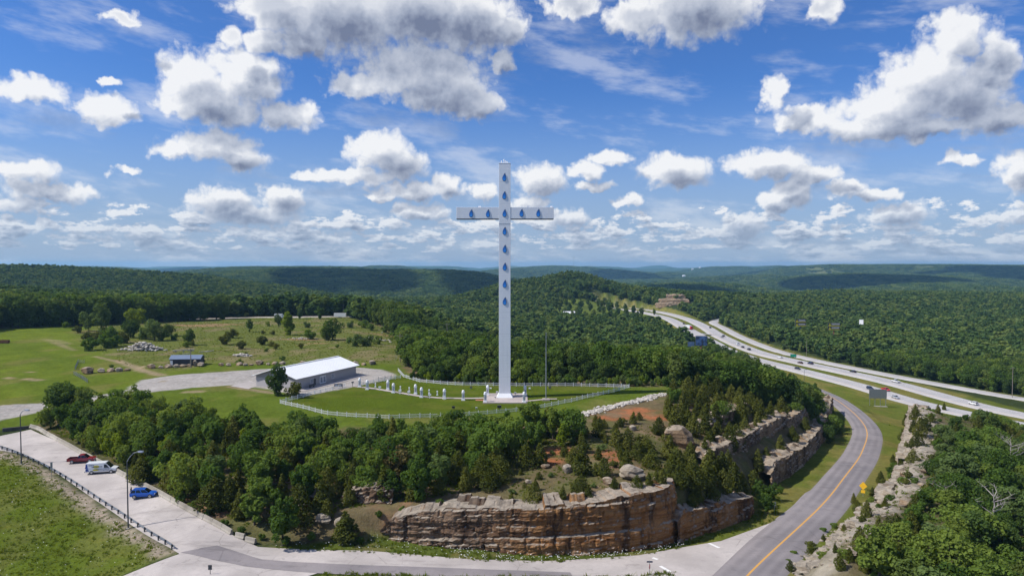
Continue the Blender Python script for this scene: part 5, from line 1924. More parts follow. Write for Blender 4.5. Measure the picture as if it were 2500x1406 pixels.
tufts(MEADOW, 12000, 1, (.08, .24))
tufts(MEADOW, 1600, 11, (.25, .5))
tufts(SCRUB, 7000, 4, (.15, .45))
tufts([tuple(q_) for q_ in RZ], 3000, 7, (.2, .6))
tufts([tuple(RF[k_] + rf_n[k_] * o_) for o_, ks_ in ((.5, range(7)), (11, range(6, -1, -1))) for k_ in ks_], 1500, 8, (.2, .55), 0)
tufts(VERGE_STRIP, 3500, 2, (.15, .45), .1)
tufts(FRONT_VERGE, 2500, 3, (.2, .6), .1)
tufts(SLOPE, 6000, 5, (.2, .5))
tufts(gp((1230, 1200), (1330, 1105), (1450, 1040), (1620, 1040), (1660, 1180), (1540, 1205), (1400, 1235), (1240, 1238)), 1100, 6, (.12, .35))
fl = MB()
rs = np.random.RandomState(8)
for (poly, n_, s0) in ((VERGE_STRIP, 420, 1), (MEADOW, 320, 2)):
    pl = np.asarray(poly)[:, :2]
    c_ = 0
    while c_ < n_:
        x = rs.uniform(max(-120, pl[:, 0].min()), min(30, pl[:, 0].max()))
        y = rs.uniform(90, min(150, pl[:, 1].max()))
        if poly_sdf(np.array([x]), np.array([y]), pl)[0] > -.2:
            continue
        if s0 == 1 and (x < -10 and rs.rand() < .7):
            continue
        z = float(gz(x, y)) + rs.uniform(.3, .75)
        s = rs.uniform(.05, .11)
        fl.add([(x - s, y, z - s * .3), (x, y - s, z - s * .3), (x + s, y, z - s * .3), (x, y + s, z - s * .3), (x, y, z + s * .3)], [(0, 1, 4), (1, 2, 4), (2, 3, 4), (3, 0, 4), (3, 2, 1, 0)])
        c_ += 1
tag(fl.build('wildflowers', M['white_paint']), kind='stuff')


# ----------------------------------------------------------------------------
# the monument
# ----------------------------------------------------------------------------
M['pink_slab'] = mat_concrete('pinkish_slab', (.44, .38, .35), (.36, .31, .29), 3.0, .25)


def mat_cross():
    m = Mat('white_cladding')
    p = m.pos()
    z = m.n('ShaderNodeSeparateXYZ', {0: p}).outputs[2]
    seam = m.math('FRACT', m.math('MULTIPLY', z, 1.3))
    line = m.math('SUBTRACT', 1.0, m.step(seam, .0, .09))
    v = m.noise(1.2, 3, .5, m.stretch(.4, .4, 4, p))
    c = m.mix(v, (.66, .69, .74), (.76, .78, .81))
    c = m.mix(m.math('MULTIPLY', line, .30), c, (.42, .44, .49))
    big = m.math('FRACT', m.math('MULTIPLY', z, .164))
    c = m.mix(m.math('MULTIPLY', m.math('SUBTRACT', 1.0, m.step(big, .0, .02)), .5), c, (.36, .38, .43))
    sk = m.noise(1.0, 4, .6, m.stretch(1.6, 1.6, .05, p))
    c = m.mix(m.math('MULTIPLY', m.step(sk, .55, .72), .16), c, (.46, .46, .46))
    return m.principled(c, .5, m.bump(seam, .25, .05))


M['cladding'] = mat_cross()


def mat_drop():
    m = Mat('blue_drop_print')
    z = m.n('ShaderNodeSeparateXYZ', {0: m.n('ShaderNodeTexCoord').outputs['Object']})
    f = m.math('ADD', m.math('MULTIPLY', z.outputs[2], -.36), .42)
    c = m.ramp(f, [(0.0, (.008, .075, .24)), (.45, (.014, .17, .58)), (1.0, (.03, .36, .95))])
    return m.principled(c, .45)


M['drop'] = mat_drop()
M['ink'] = plain('dark_blue_edge', (.010, .018, .035), .5, .1)
CX0, CY0 = -2.05, 193.6
cz0 = float(gz(CX0, CY0))
SW, SD = 1.63, 1.3                                  # half width, half depth of the shaft
ZT = at_y(1232, 398, CY0 - SD)[2]
zb0, zb1 = at_y(1232, 534, CY0 - SD)[2], at_y(1232, 506, CY0 - SD)[2]
cross = thing('cross', 'towering white cross with blue drops on its face, standing on the lawn', 'cross', (CX0, CY0, cz0 + .22))
ob_ = lambda z: z - cz0 - .22
b = MB()
b.box(-SW, SW, -SD, SD, 1.0, ob_(ZT))
b.build('shaft', M['cladding'], cross, bevel=.04)
xl, xr = at_y(1114, 520, CY0 - SD)[0] - CX0, at_y(1352, 520, CY0 - SD)[0] - CX0
MB().box(xl, -SW, -SD + .06, SD - .06, ob_(zb0), ob_(zb1)).build('arm', M['cladding'], cross, bevel=.03)
MB().box(SW, xr, -SD + .06, SD - .06, ob_(zb0), ob_(zb1)).build('arm', M['cladding'], cross, bevel=.03)
# darker soffit trim below the arms and collars on the shaft
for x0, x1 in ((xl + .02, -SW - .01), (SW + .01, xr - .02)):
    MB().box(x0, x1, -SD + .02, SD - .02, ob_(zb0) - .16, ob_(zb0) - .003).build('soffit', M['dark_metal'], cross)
for zz in (zb0 - 1.5, ZT - .2):
    MB().box(-SW - .03, SW + .03, -SD - .03, SD + .03, ob_(zz), ob_(zz) + .10).build('collar', M['galv'], cross)
fl_ = 2.05
MB().loft([[(-fl_ - .25, -fl_, 0), (fl_ + .25, -fl_, 0), (fl_ + .25, fl_, 0), (-fl_ - .25, fl_, 0)], [(-SW - .03, -SD - .03, 1.15), (SW + .03, -SD - .03, 1.15), (SW + .03, SD + .03, 1.15), (-SW - .03, SD + .03, 1.15)]]).build('base_flare', M['white'], cross)


def drop_prism(scale, th):
    pts_ = []
    for k in range(40):
        a = 2 * math.pi * k / 40
        x, y = math.sin(a) * abs(math.sin(a / 2)) ** 1.15 * .78, math.cos(a)
        if y > -.2:
            x += .20 * ((y + .2) / 1.2) ** 2
        pts_.append((x * scale * .98, y * scale * 1.16))
    b_ = MB()
    b_.loft([[(x, 0, z) for x, z in pts_], [(x, -th, z) for x, z in pts_]])
    return b_


drop_in, drop_out = drop_prism(.86, .10).mesh('water_drop', M['drop']), drop_prism(.99, .05).mesh('outline', M['ink'])
for (px, py) in ((1231, 433), (1231, 477), (1231.5, 520.5), (1231.7, 564), (1232, 607.5), (1232, 651), (1232, 693), (1232, 735), (1150, 521), (1191, 521), (1273, 520), (1314, 520)):
    q = at_y(px, py, CY0 - SD)
    yf = -SD + (.06 if abs(px - 1232) > 20 else 0)
    o = link('water_drop', drop_in, cross, (q[0] - CX0, yf - .05, ob_(q[2])))
    e = link('outline', drop_out, o, (.02, .047, .02))
for (dx, h) in ((-.9, .5), (-.2, .9), (.25, .55), (.7, .35)):
    b = MB()
    b.box(dx - .16, dx + .16, -.2, .2, ob_(ZT) + .003, ob_(ZT) + h)
    b.cyl(dx, 0, ob_(ZT) + h, ob_(ZT) + h + .3, .2, .1, 8)
    b.build('beacon', M['white'], cross)
for px in (1171, 1290, 1346):
    q = at_y(px, 505, CY0)
    MB().box(-.35, .35, -.3, .3, 0, .42, 0, .06).build('lamp_housing', M['white'], cross, loc=(q[0] - CX0, 0, ob_(zb1) + .003))

# paved square and path
c4 = [on_ground(1179, 985), on_ground(1289, 984), on_ground(1285, 963), on_ground(1190, 963)]
x0, x1, y0, y1 = c4[0].x, c4[1].x, c4[0].y, c4[2].y + 1.2
tag(MB().box(x0, x1, y0, y1, cz0 - .5, cz0 + .20).build('monument_slab', M['pink_slab'], bevel=.02), kind='structure')
PATH = catmull([tuple(on_ground(*p)) for p in ((862, 943), (900, 947), (950, 955), (1000, 963), (1040, 969), (1085, 972), (1130, 972.5), (1182, 972))], 1.5)
PATH[:, 2] = gz(PATH[:, 0], PATH[:, 1]) + .02
tag(road_sheet('walkway', PATH, .8, M['pink_slab'], .05, False), kind='structure')
P2 = catmull([(x1, y0 + 3.2, cz0), tuple(on_ground(1330, 975)), tuple(on_ground(1360, 974))], 1.5)
P2[:, 2] = gz(P2[:, 0], P2[:, 1]) + .02
tag(road_sheet('walkway', P2, .6, M['pink_slab'], .05, False), kind='structure')
q = on_ground(1175, 977)
tag(MB().box(q.x - 1.6, q.x + 1.1, q.y - .7, q.y + .7, q.z - .2, q.z + .05).build('brick_patch', plain('red_brick_paving', (.36, .13, .075), .9, .3, 3)), kind='structure')

M['plaque'] = plain('grey_plaque', (.30, .32, .38), .5, .25, 4)


def make_pillar():
    t = thing('pillar', 'white pillar', 'pillar')
    MB().box(-.52, .52, -.52, .52, -.1, .30, 0, .03).build('plinth', M['white'], t)
    MB().box(-.37, .37, -.37, .37, .30, 2.1, 0, .02).build('shaft', M['white'], t)
    b_ = MB()
    b_.box(-.45, .45, -.45, .45, 2.1, 2.22)
    b_.loft([[(r * math.cos(k * math.pi / 6), r * math.sin(k * math.pi / 6), z) for k in range(12)] for r, z in ((.38, 2.22), (.38, 2.45), (.40, 2.5), (.34, 2.72), (.22, 2.86), (.04, 2.92))])
    b_.build('domed_cap', M['white'], t)
    MB().box(-.20, .20, -.39, -.37, .75, 1.75).build('plaque', M['plaque'], t)
    return t


pil = make_pillar()
PILLARS = [(878, 945, 'white domed pillar farthest left on the walkway, by the fence gate'), (896.5, 951, 'second white domed pillar from the left on walkway'), (947, 951, 'third white domed pillar from the left, behind the walkway'),
           (960.5, 959, 'fourth white domed pillar from the left, in front of walkway'), (1014.5, 962, 'fifth white domed pillar from the left, behind the walkway'), (1029, 970, 'sixth white domed pillar from the left, in front of walkway'),
           (1085, 974, 'white domed pillar with small tablet before it, mid walkway'), (1131, 977, 'white domed pillar nearest the red brick patch'),
           (1178.5, 983.5, 'white domed pillar at front left corner of the paved square'), (1190.5, 966, 'white domed pillar at back left corner of the paved square'),
           (1279.5, 983.5, 'white domed pillar at front right corner of the paved square'), (1286.5, 967, 'white domed pillar at back right corner of the paved square')]
for i, (px, py, lb) in enumerate(PILLARS):
    q = on_ground(px, py)
    q.z += .2 if i >= 8 else 0
    if i >= 8:
        q.x = min(max(q.x, x0 + .6), x1 - .6)
    if i == 0:
        pil.location = q
        pil['label'] = lb
        pil['group'] = 'domed white pillars'
    else:
        dup(pil, q, 0, lb)
t = thing('pedestal', 'short white pedestal', 'pedestal')
MB().box(-.26, .26, -.26, .26, -.05, .18).build('foot', M['white'], t)
MB().box(-.15, .15, -.15, .15, .18, 1.0, 0, .03).build('shaft', M['white'], t)
MB().box(-.22, .22, -.22, .22, 1.0, 1.3, 0, .06).build('head', M['white'], t)
for i, (px, py) in enumerate(((916.5, 945), (977.5, 953), (999, 955.5), (1047.5, 961), (1067.5, 965))):
    lb = '%s of five short white pedestals on the far side of the walkway' % ('leftmost', 'second from left', 'middle', 'second from right', 'rightmost')[i]
    q = on_ground(px, py)
    if i == 0:
        t.location, t['label'], t['group'] = q, lb, 'short white pedestals'
    else:
        dup(t, q, 0, lb)
t = thing('tablet', 'tablet', 'tablet')
MB().box(-.09, .09, -.09, .09, -.05, .8).build('post', M['white'], t)
MB().box(-.42, .42, -.06, .06, .8, 1.25, 0, .01).build('board', M['white'], t)
for i, (px, py) in enumerate(((927, 953), (976.5, 962), (998, 965), (1049, 972), (1084, 976))):
    lb = '%s of five low white tablets along the near side of walkway' % ('leftmost', 'second from left', 'middle', 'second from right', 'rightmost')[i]
    q = on_ground(px, py)
    if i == 0:
        t.location, t['label'], t['group'] = q, lb, 'low white tablets'
    else:
        dup(t, q, 0, lb)


def floodlight(px, py, lb, dark=False, s=1.0, aim=0.0):
    q = on_ground(px, py)
    if 1179 < px < 1290 and 962 < py < 986:
        q.z += .2
    t_ = thing('floodlight', lb, 'floodlight', q, aim)
    m_ = M['dark_metal'] if dark else M['white']
    MB().cyl(0, 0, -.1, .55 * s, .07 * s, n=6).build('stand', M['dark_metal'], t_)
    b_ = MB()
    b_.box(-.42 * s, .42 * s, -.16 * s, .20 * s, .5 * s, 1.05 * s, 0, .05 * s)
    b_.build('lamp_head', m_, t_)
    MB().box(-.36 * s, .36 * s, -.19 * s, -.163 * s, .58 * s, .97 * s).build('lens', M['glass'] if dark else M['chrome'], t_)


floodlight(1107, 1001, 'black and white floodlight on the front lawn, left of the three', True)
floodlight(1163, 1001, 'small white floodlight on the front lawn, middle of the three', False, .7)
floodlight(1219, 1002, 'large black floodlight on the front lawn below the cross', True, 1.3)
floodlight(1150, 951, 'floodlight near the back fence, left of the cross', True, .9, 3.1)
floodlight(1198, 952, 'pale floodlight on the back lawn behind the square', False, .7, 3.1)
floodlight(1293, 952, 'pale floodlight on the back lawn right of the square', False, .7, 3.1)
floodlight(1343, 951, 'floodlight near the back fence right of flagpole', True, .9, 3.1)
floodlight(1214, 965, 'white floodlight beside the left edge of the cross base', False, .9)
floodlight(1209.5, 975, 'small white floodlight in front of the left edge of the cross base', False, .7)
floodlight(1258, 966, 'white floodlight right of the cross base', False, .8)

# flagpole
q = on_ground(1333, 977)
t = thing('flagpole', 'tall bare grey flagpole on a concrete block right of the cross', 'flagpole', q)
MB().box(-1.0, 1.0, -.9, .9, -.3, .45).build('footing', M['pink_slab'], t, bevel=.02)
hp = 163 * q.length / FPX
MB().tube([(0, 0, .45), (0, 0, hp * .6), (0, 0, hp)], [.17, .13, .07], 10).build('pole', M['galv'], t)
MB().loft([[(r * math.cos(k * math.pi / 4), r * math.sin(k * math.pi / 4), hp + z) for k in range(8)] for r, z in ((.03, 0), (.14, .08), (.14, .2), (.02, .3))]).build('finial', M['galv'], t)

# ----------------------------------------------------------------------------
# white picket fence round the lawn
# ----------------------------------------------------------------------------
def picket_panel(L):
    b_ = MB()
    for z in (.25, .85):
        b_.box(0, L, -.02, .02, z, z + .07)
    n_ = int(L / .28)
    for i in range(n_):
        x = (i + .5) * L / n_
        b_.box(x - .03, x + .03, -.035, -.021, .08, 1.02)
    return b_.mesh('panel', M['white'])


PANEL = picket_panel(2.5)
POST = MB().box(-.07, .07, -.07, .07, -.2, 1.22).mesh('post', M['white'])


def fence(pxs, label, name='picket_fence', panel=None, post=None, L=2.5, gap=()):
    g_ = [on_ground(*p) for p in pxs]
    root = thing(name, label, 'fence', g_[0])
    for a_, b_ in zip(g_[:-1], g_[1:]):
        d = (b_ - a_).xy.length
        n_ = max(1, round(d / L))
        for i in range(n_):
            p_, r_ = a_.lerp(b_, i / n_), a_.lerp(b_, (i + 1) / n_)
            p_.z, r_.z = float(gz(p_.x, p_.y)), float(gz(r_.x, r_.y))
            link('post', post or POST, root, p_ - g_[0])
            o = link('panel', panel or PANEL, root, p_ - g_[0])
            v = r_ - p_
            o.rotation_euler = (0, -math.atan2(v.z, v.xy.length), math.atan2(v.y, v.x))
            o.scale = (v.length / L, 1, 1)
    link('post', post or POST, root, Vector((g_[-1].x, g_[-1].y, float(gz(g_[-1].x, g_[-1].y)))) - g_[0])
    return root


fence(((684, 985), (740, 998), (800, 1013), (870, 1019), (950, 1022.5), (1100, 1018.5), (1190, 1012), (1235, 1008), (1285, 1002.5), (1330, 995), (1395, 982), (1460, 966), (1536, 947)), 'white picket fence along the near side of the lawn')
fence(((1536, 947), (1480, 945), (1420, 943.5), (1280, 943), (1130, 941), (1075, 938), (1025, 933), (985, 921), (972, 906)), 'white picket fence along the back of the lawn below the wood')
fence(((684, 985), (740, 970), (795, 956), (842, 945)), 'white picket fence between the building and the lawn')
fence(((886, 941), (925, 933), (978, 923)), 'white picket fence between the gravel yard and the lawn')
wire = MB()
for i in range(9):
    wire.box(0, 3, -.01, .01, .15 * i + .05, .15 * i + .075)
for i in range(16):
    wire.box(i * .2, i * .2 + .02, -.01, .01, .05, 1.3)
WIRE = wire.mesh('panel', M['galv'])
WPOST = MB().cyl(0, 0, -.2, 1.5, .05, n=6).mesh('post', M['galv'])
fence(((180, 915), (200, 925), (214, 935)), 'grey wire fence standing in the field beside the lane', 'wire_fence', WIRE, WPOST, 3)
fence(((183, 904), (191, 886), (206, 887)), 'wire fence corner behind the row of five boulders', 'wire_fence', WIRE, WPOST, 3)
fence(((924, 931), (940, 928), (955, 925)), 'dark metal railing by the gravel yard near the back fence', 'railing', MB().box(0, 2.5, -.03, .03, .9, 1.0).box(0, 2.5, -.03, .03, .45, .52).mesh('panel', M['dark_metal']), MB().box(-.06, .06, -.06, .06, -.1, 1.5).mesh('post', M['dark_metal']))

# ----------------------------------------------------------------------------
# buildings
# ----------------------------------------------------------------------------
def mat_siding(name, col, pitch, axis=2, dark=.75):
    m = Mat(name)
    p = m.n('ShaderNodeTexCoord').outputs['Object']
    s_ = m.n('ShaderNodeSeparateXYZ', {0: p}).outputs[axis]
    w = m.math('FRACT', m.math('DIVIDE', s_, pitch))
    ln = m.math('SUBTRACT', 1.0, m.step(w, 0, .14))
    nz = m.noise(.6, 4, .6, p)
    c = m.mix(nz, tuple(v * .93 for v in col), tuple(min(1, v * 1.05) for v in col))
    c = m.mix(m.math('MULTIPLY', ln, .5), c, tuple(v * dark for v in col))
    return m.principled(c, .6, m.bump(w, .3, .03))


M['siding'] = mat_siding('grey_siding', (.36, .345, .35), .3)
M['siding_dark'] = mat_siding('darker_gable_siding', (.24, .235, .245), .3)
M['roof_white'] = plain('white_roof_metal', (.78, .79, .80), .4, .05, .3)
BU, BV = Vector((.40, .9165, 0)), Vector((-.9165, .40, 0))
BO = Vector((-65.2, 205.5, 0))
BO.z = float(gz(-66, 215)) - .1
BL, BW, EH, RH = 29.5, 16.0, 3.5, 5.9
bld = thing('long_building', 'long low building with white metal roof and grey walls beside the gravel yard', 'building', BO, math.atan2(BU.y, BU.x))
# local x along the length, local y across
MB().box(0, BL, 0, .2, -.3, EH).box(0, BL, BW - .2, BW, -.3, EH).build('long_wall', M['siding'], bld)
for x in (0, BL - .2):
    MB().box(x, x + .2, .2, BW - .2, -.3, EH - .6).build('end_wall', M['siding'], bld)
    g_ = [(x + .01, .2, EH - .6), (x + .01, BW - .2, EH - .6), (x + .01, BW - .2, EH), (x + .01, BW / 2, RH - .1), (x + .01, .2, EH)]
    MB().loft([g_, [(p[0] + .18, p[1], p[2]) for p in g_]]).build('gable', M['siding_dark'], bld)
ov = 1.0
for sgn in (0, 1):
    ya, yb = (-.75, BW / 2) if sgn == 0 else (BW + .75, BW / 2)
    za = EH - .75 * (RH - EH) / (BW / 2)
    r_ = MB().add([(-ov, ya, za + .05), (BL + ov, ya, za + .05), (BL + ov, yb, RH + .05), (-ov, yb, RH + .05), (-ov, ya, za + .17), (BL + ov, ya, za + .17), (BL + ov, yb, RH + .17), (-ov, yb, RH + .17)],
                  [(0, 3, 2, 1), (4, 5, 6, 7), (0, 1, 5, 4), (1, 2, 6, 5), (2, 3, 7, 6), (3, 0, 4, 7)])
    rf = r_.build('roof_slope', M['roof_white'], bld)
    b_ = MB()
    for k in range(34):
        x = -ov + .03 + k * (BL + 2 * ov - .1) / 33
        b_.add([(x, ya, za + .172), (x + .06, ya, za + .172), (x + .06, yb, RH + .172), (x, yb, RH + .172), (x, ya, za + .25), (x + .06, ya, za + .25), (x + .06, yb, RH + .25), (x, yb, RH + .25)],
               [(0, 3, 2, 1), (4, 5, 6, 7), (0, 1, 5, 4), (1, 2, 6, 5), (2, 3, 7, 6), (3, 0, 4, 7)])
    b_.build('standing_seams', M['roof_white'], rf)
    MB().box(-ov, BL + ov, ya - .12 if sgn == 0 else ya + .002, ya - .002 if sgn == 0 else ya + .12, za - .02, za + .16).build('gutter', M['galv'], bld)
MB().box(-ov, BL + ov, BW / 2 - .25, BW / 2 + .25, RH + .26, RH + .32).build('ridge_cap', M['roof_white'], bld)


def wall_x(px, py=930):
    """distance along the front wall at which a line of sight meets it"""
    r = ray(px, py)
    t_ = (BO.x * -BU.y + BO.y * BU.x) / (r[0] * -BU.y + r[1] * BU.x)
    return (Vector((r[0] * t_, r[1] * t_, 0)) - Vector((BO.x, BO.y, 0))).dot(BU)


M['pane'] = plain('pale_window_pane', (.20, .24, .29), .15, .2, 2)
for px, w, z0, z1 in ((761, 1.3, 1.0, 2.3), (813, 1.4, 1.0, 2.3)):
    x = wall_x(px)
    f_ = MB().box(x - w / 2 - .1, x + w / 2 + .1, -.07, -.002, z0 - .1, z1 + .1).build('window', M['white'], bld)
    MB().box(x - w / 2, x - .04, -.10, -.072, z0, z1).box(x + .04, x + w / 2, -.10, -.072, z0, z1).build('pane', M['pane'], f_)
x = wall_x(788)
d_ = MB().box(x - 1.5, x + 1.5, -.08, -.002, 0, 2.5).build('double_door', M['white'], bld)
for k in (-1, 1):
    MB().box(x + k * .72 - .55, x + k * .72 + .55, -.11, -.082, .5, 2.2).build('pane', M['pane'], d_)
x = wall_x(768)
d_ = MB().box(x - .55, x + .55, -.08, -.002, 0, 2.2).build('door', M['dark_metal'], bld)
MB().box(x + .35, x + .43, -.14, -.082, 1.0, 1.1).build('handle', M['galv'], d_)
tag(drape('building_apron', [tuple(BO + BU * a + BV * b_) for a, b_ in ((-1.5, -4.2), (BL + 2, -4.2), (BL + 2, -.2), (-1.5, -.2))], M['concrete'], .1, 2.0), kind='structure')
tag(drape('building_apron', gp((562, 943), (612, 930), (640, 940), (606, 950)), M['concrete'], .08, 2.0), kind='structure')
bx = BO + BU * wall_x(751) + BV * -1.6
t = thing('bench', 'dark bench against the front wall of the long building', 'bench', (bx.x, bx.y, float(gz(bx.x, bx.y)) + .12), math.atan2(BU.y, BU.x))
MB().box(-1, 1, -.25, .25, .42, .48).build('seat', M['dark_metal'], t)
MB().box(-1, 1, .2, .26, .5, .95).build('backrest', M['dark_metal'], t)
for x in (-.85, .85):
    MB().box(x - .05, x + .05, -.22, .22, 0, .42).build('leg', M['dark_metal'], t)
q = on_ground(826, 948)
t = thing('notice_board', 'dark double notice board standing by the walkway in front of the building', 'notice board', q, .15)
for x in (-1.25, 0, 1.25):
    MB().box(x - .05, x + .05, -.05, .05, -.1, 1.5).build('post', M['dark_metal'], t)
for x in (-.62, .62):
    p_ = MB().box(x - .53, x + .53, -.07, .07, .55, 1.4).build('panel', M['dark_metal'], t)
    MB().box(x - .42, x + .42, -.09, -.072, .65, 1.3).build('sheet', M['plaque'], p_)
q = on_ground(861, 944)
t = thing('donation_box', 'small dark box on a post beside the first white pillar', 'post box', q)
MB().box(-.06, .06, -.06, .06, -.1, 1.2).build('post', M['dark_metal'], t)
MB().box(-.35, .35, -.2, .2, 1.2, 1.6, 0, .03).build('box', M['dark_metal'], t)

# dark shed
M['shed'] = mat_siding('blue_black_siding', (.035, .040, .055), .35, 0, .6)
M['shed_roof'] = plain('blue_grey_roof_metal', (.15, .19, .27), .35, .15, 1)
a, b = on_ground(415, 894), on_ground(489, 892)
t = thing('shed', 'long dark blue shed with metal roof at the edge of the field', 'shed', a, math.atan2(b.y - a.y, b.x - a.x))
L = (b - a).xy.length
W, H = 4.2, 2.6
MB().box(0, L, 0, W, -.4, H).build('wall', M['shed'], t)
r_ = MB()
for y0_, y1_ in ((-.35, W / 2), (W + .35, W / 2)):
    z0_ = H - .1
    r_.add([(-.3, y0_, z0_), (L + .3, y0_, z0_), (L + .3, y1_, H + 1.15), (-.3, y1_, H + 1.15), (-.3, y0_, z0_ + .12), (L + .3, y0_, z0_ + .12), (L + .3, y1_, H + 1.27), (-.3, y1_, H + 1.27)], [(0, 3, 2, 1), (4, 5, 6, 7), (0, 1, 5, 4), (1, 2, 6, 5), (2, 3, 7, 6), (3, 0, 4, 7)])
r_.build('roof', M['shed_roof'], t)
MB().loft([[(.02, .02, H + .002), (.02, W - .02, H + .002), (.02, W / 2, H + 1.1)], [(L - .02, .02, H + .002), (L - .02, W - .02, H + .002), (L - .02, W / 2, H + 1.1)]]).build('gable', M['shed'], t)
MB().box(.1, 1.0, -.06, -.003, -.1, 2.1).build('door', M['white'], t)
MB().box(L * .62, L * .75, -.06, -.003, -.1, 2.2).build('door', M['dark_metal'], t)
# beam on blocks and planks behind the shed
M['weathered_wood'] = plain('bleached_timber', (.42, .38, .32), .9, .2, 2)
a, b = on_ground(421, 860), on_ground(474, 858)
t = thing('beam', 'long pale beam lying on blocks behind the dark shed', 'beam', a, math.atan2(b.y - a.y, b.x - a.x))
L = (b - a).xy.length
MB().box(0, L, -.25, .25, .5, .9).build('beam_timber', M['weathered_wood'], t)
for x in (.15, .5, .85):
    MB().box(L * x - .3, L * x + .3, -.4, .4, -.2, .497).build('block', M['barrier'], t)
for i, (px, py, an, l_) in enumerate(((498, 859, .6, 4.2), (512, 858, 1.0, 3.6), (455, 864, .2, 3.4))):
    q = on_ground(px, py)
    o = MB().box(-l_ / 2, l_ / 2, -.18, .18, 0, .3).build('plank', M['weathered_wood'], loc=q)
    o.rotation_euler = (0, -.06, an)
    tag(o, ('pale plank lying right of the long beam', 'pale plank propped at far right of the long beam', 'short yellowish plank lying in front of the long beam')[i], 'plank')
# rusty bin at the left edge, pale cabin in the camp ground
M['rust'] = plain('rusty_steel', (.20, .085, .045), .85, .35, 2)
q = on_ground(10, 838)
t = thing('rusty_skip', 'small rusty brown skip standing in the field at left edge', 'skip', q, .1)
b_ = MB().box(-2.0, 2.0, -.9, .9, .25, .32)
for bb in ((-2, 2, -.9, -.82), (-2, 2, .82, .9), (-2, -1.92, -.82, .82), (1.92, 2, -.82, .82)):
    b_.box(*bb, .32, 1.5)
b_.build('tub', M['rust'], t)
for x in (-1.5, 1.5):
    MB().box(x - .15, x + .15, -.8, .8, -.1, .247).build('skid', M['rust'], t)
q = on_ground(545 - 400, 792)
t = thing('brush_pile', 'reddish brown brush pile at the foot of the treeline', 'brush pile', q)
b_ = MB()
rs = np.random.RandomState(4)
for i in range(70):
    a_ = rs.uniform(0, 3.14)
    c_ = Vector((rs.normal(0, 2.2), rs.normal(0, 1), abs(rs.normal(0, .7)) + .1))
    d_ = Vector((math.cos(a_), math.sin(a_) * .6, rs.normal(0, .25))) * rs.uniform(.8, 2)
    b_.tube([c_ - d_, c_ + d_], [.09, .04], 5)
b_.build('branches', M['rust'], t)


def gable_house(p, L, W, H, RH_, rz, label, wall, roof, name='house'):
    t_ = thing(name, label, 'house', p, rz)
    MB().box(0, L, 0, W, -1.5, H).build('wall', wall, t_)
    MB().loft([[(.02, .02, H), (.02, W - .02, H), (.02, W / 2, RH_ - .1)], [(L - .02, .02, H), (L - .02, W - .02, H), (L - .02, W / 2, RH_ - .1)]]).build('gable', wall, t_)
    for ya, yb in ((-.6, W / 2), (W + .6, W / 2)):
        z0_ = H - .25
        MB().add([(-.6, ya, z0_), (L + .6, ya, z0_), (L + .6, yb, RH_), (-.6, yb, RH_), (-.6, ya, z0_ + .2), (L + .6, ya, z0_ + .2), (L + .6, yb, RH_ + .2), (-.6, yb, RH_ + .2)],
                 [(0, 3, 2, 1), (4, 5, 6, 7), (0, 1, 5, 4), (1, 2, 6, 5), (2, 3, 7, 6), (3, 0, 4, 7)]).build('roof_slope', roof, t_)
    for x in (.2, .45, .75):
        w_ = MB().box(L * x, L * x + 1.6, -.08, -.002, 1.0, 2.3).build('window', M['white'], t_)
        MB().box(L * x + .12, L * x + 1.48, -.11, -.082, 1.1, 2.2).build('pane', M['glass'], w_)
    return t_


q = Vector((74, 845, float(gz(74, 845)) + 1.5))
q.x = (1379 - 1250) / FPX * 845
gable_house(q, 14, 9, 4.5, 7.5, .25, 'distant house with white roof among trees at the foot of the hill', M['siding_dark'], M['roof_white'])
for (px, py, lb) in ((1690, 661, 'tiny white house on the far forested ridge above the highway'), (1708, 657, 'tiny white house higher up the far ridge'), (1668, 679, 'lone tiny white house lower on the far ridge')):
    q = on_ground(px, py)
    gable_house(q + Vector((0, 0, 9)), 22, 14, 9, 15, .4, lb, M['white'], M['roof_white'])

# ----------------------------------------------------------------------------
# poles and masts
# ----------------------------------------------------------------------------
M['pole_wood'] = plain('grey_pole_timber', (.20, .17, .14), .9, .2, 2)


def utility_pole(px, ybase, ytop, label, arm=True, r=.16, y=None):
    q_ = on_ground(px, ybase) if y is None else Vector(((px - CX) / FPX * y, y, float(gz((px - CX) / FPX * y, y))))
    top = at_y(px, ytop, q_.y)[2]
    h = top - q_.z
    t_ = thing('utility_pole', label, 'utility pole', q_)
    MB().tube([(0, 0, -.3), (0, 0, h)], [r, r * .7], 8).build('pole', M['pole_wood'], t_)
    if arm:
        MB().box(-1.2, 1.2, -.06, .06, h - .9, h - .75).build('crossarm', M['pole_wood'], t_)
        for x in (-1.05, 0, 1.05):
            MB().cyl(x, 0, h - .748, h - .5, .06, n=6).build('insulator', M['galv'], t_)
    return t_, h


utility_pole(22, 798, 757, 'utility pole against the dark treeline at far left')
utility_pole(471, 779, 740, 'utility pole at the end of far lane, before the treeline')
utility_pole(838, 773, 733, 'utility pole behind the white trailer')
utility_pole(466, 898, 851, 'utility pole rising in front of the dark shed', r=.2)
t_, h_ = utility_pole(977, 884, 815, 'utility pole with guy wires at the edge of the wood near the fence', r=.18)
for dx, dy in ((-1.6, -1), (-2.6, 1.5)):
    MB().tube([(0, 0, h_ * .85), (dx, dy, 0)], .035, 5).build('guy_wire', M['galv'], t_)
utility_pole(1091, 830, 788, 'utility pole half hidden in the wood left of the cross', y=330)
utility_pole(2479, 962, 895, 'utility pole beside the service road at the right edge', y=352)
utility_pole(1972, 878, 832, 'utility pole behind the green sign on the service road', arm=False, y=520)


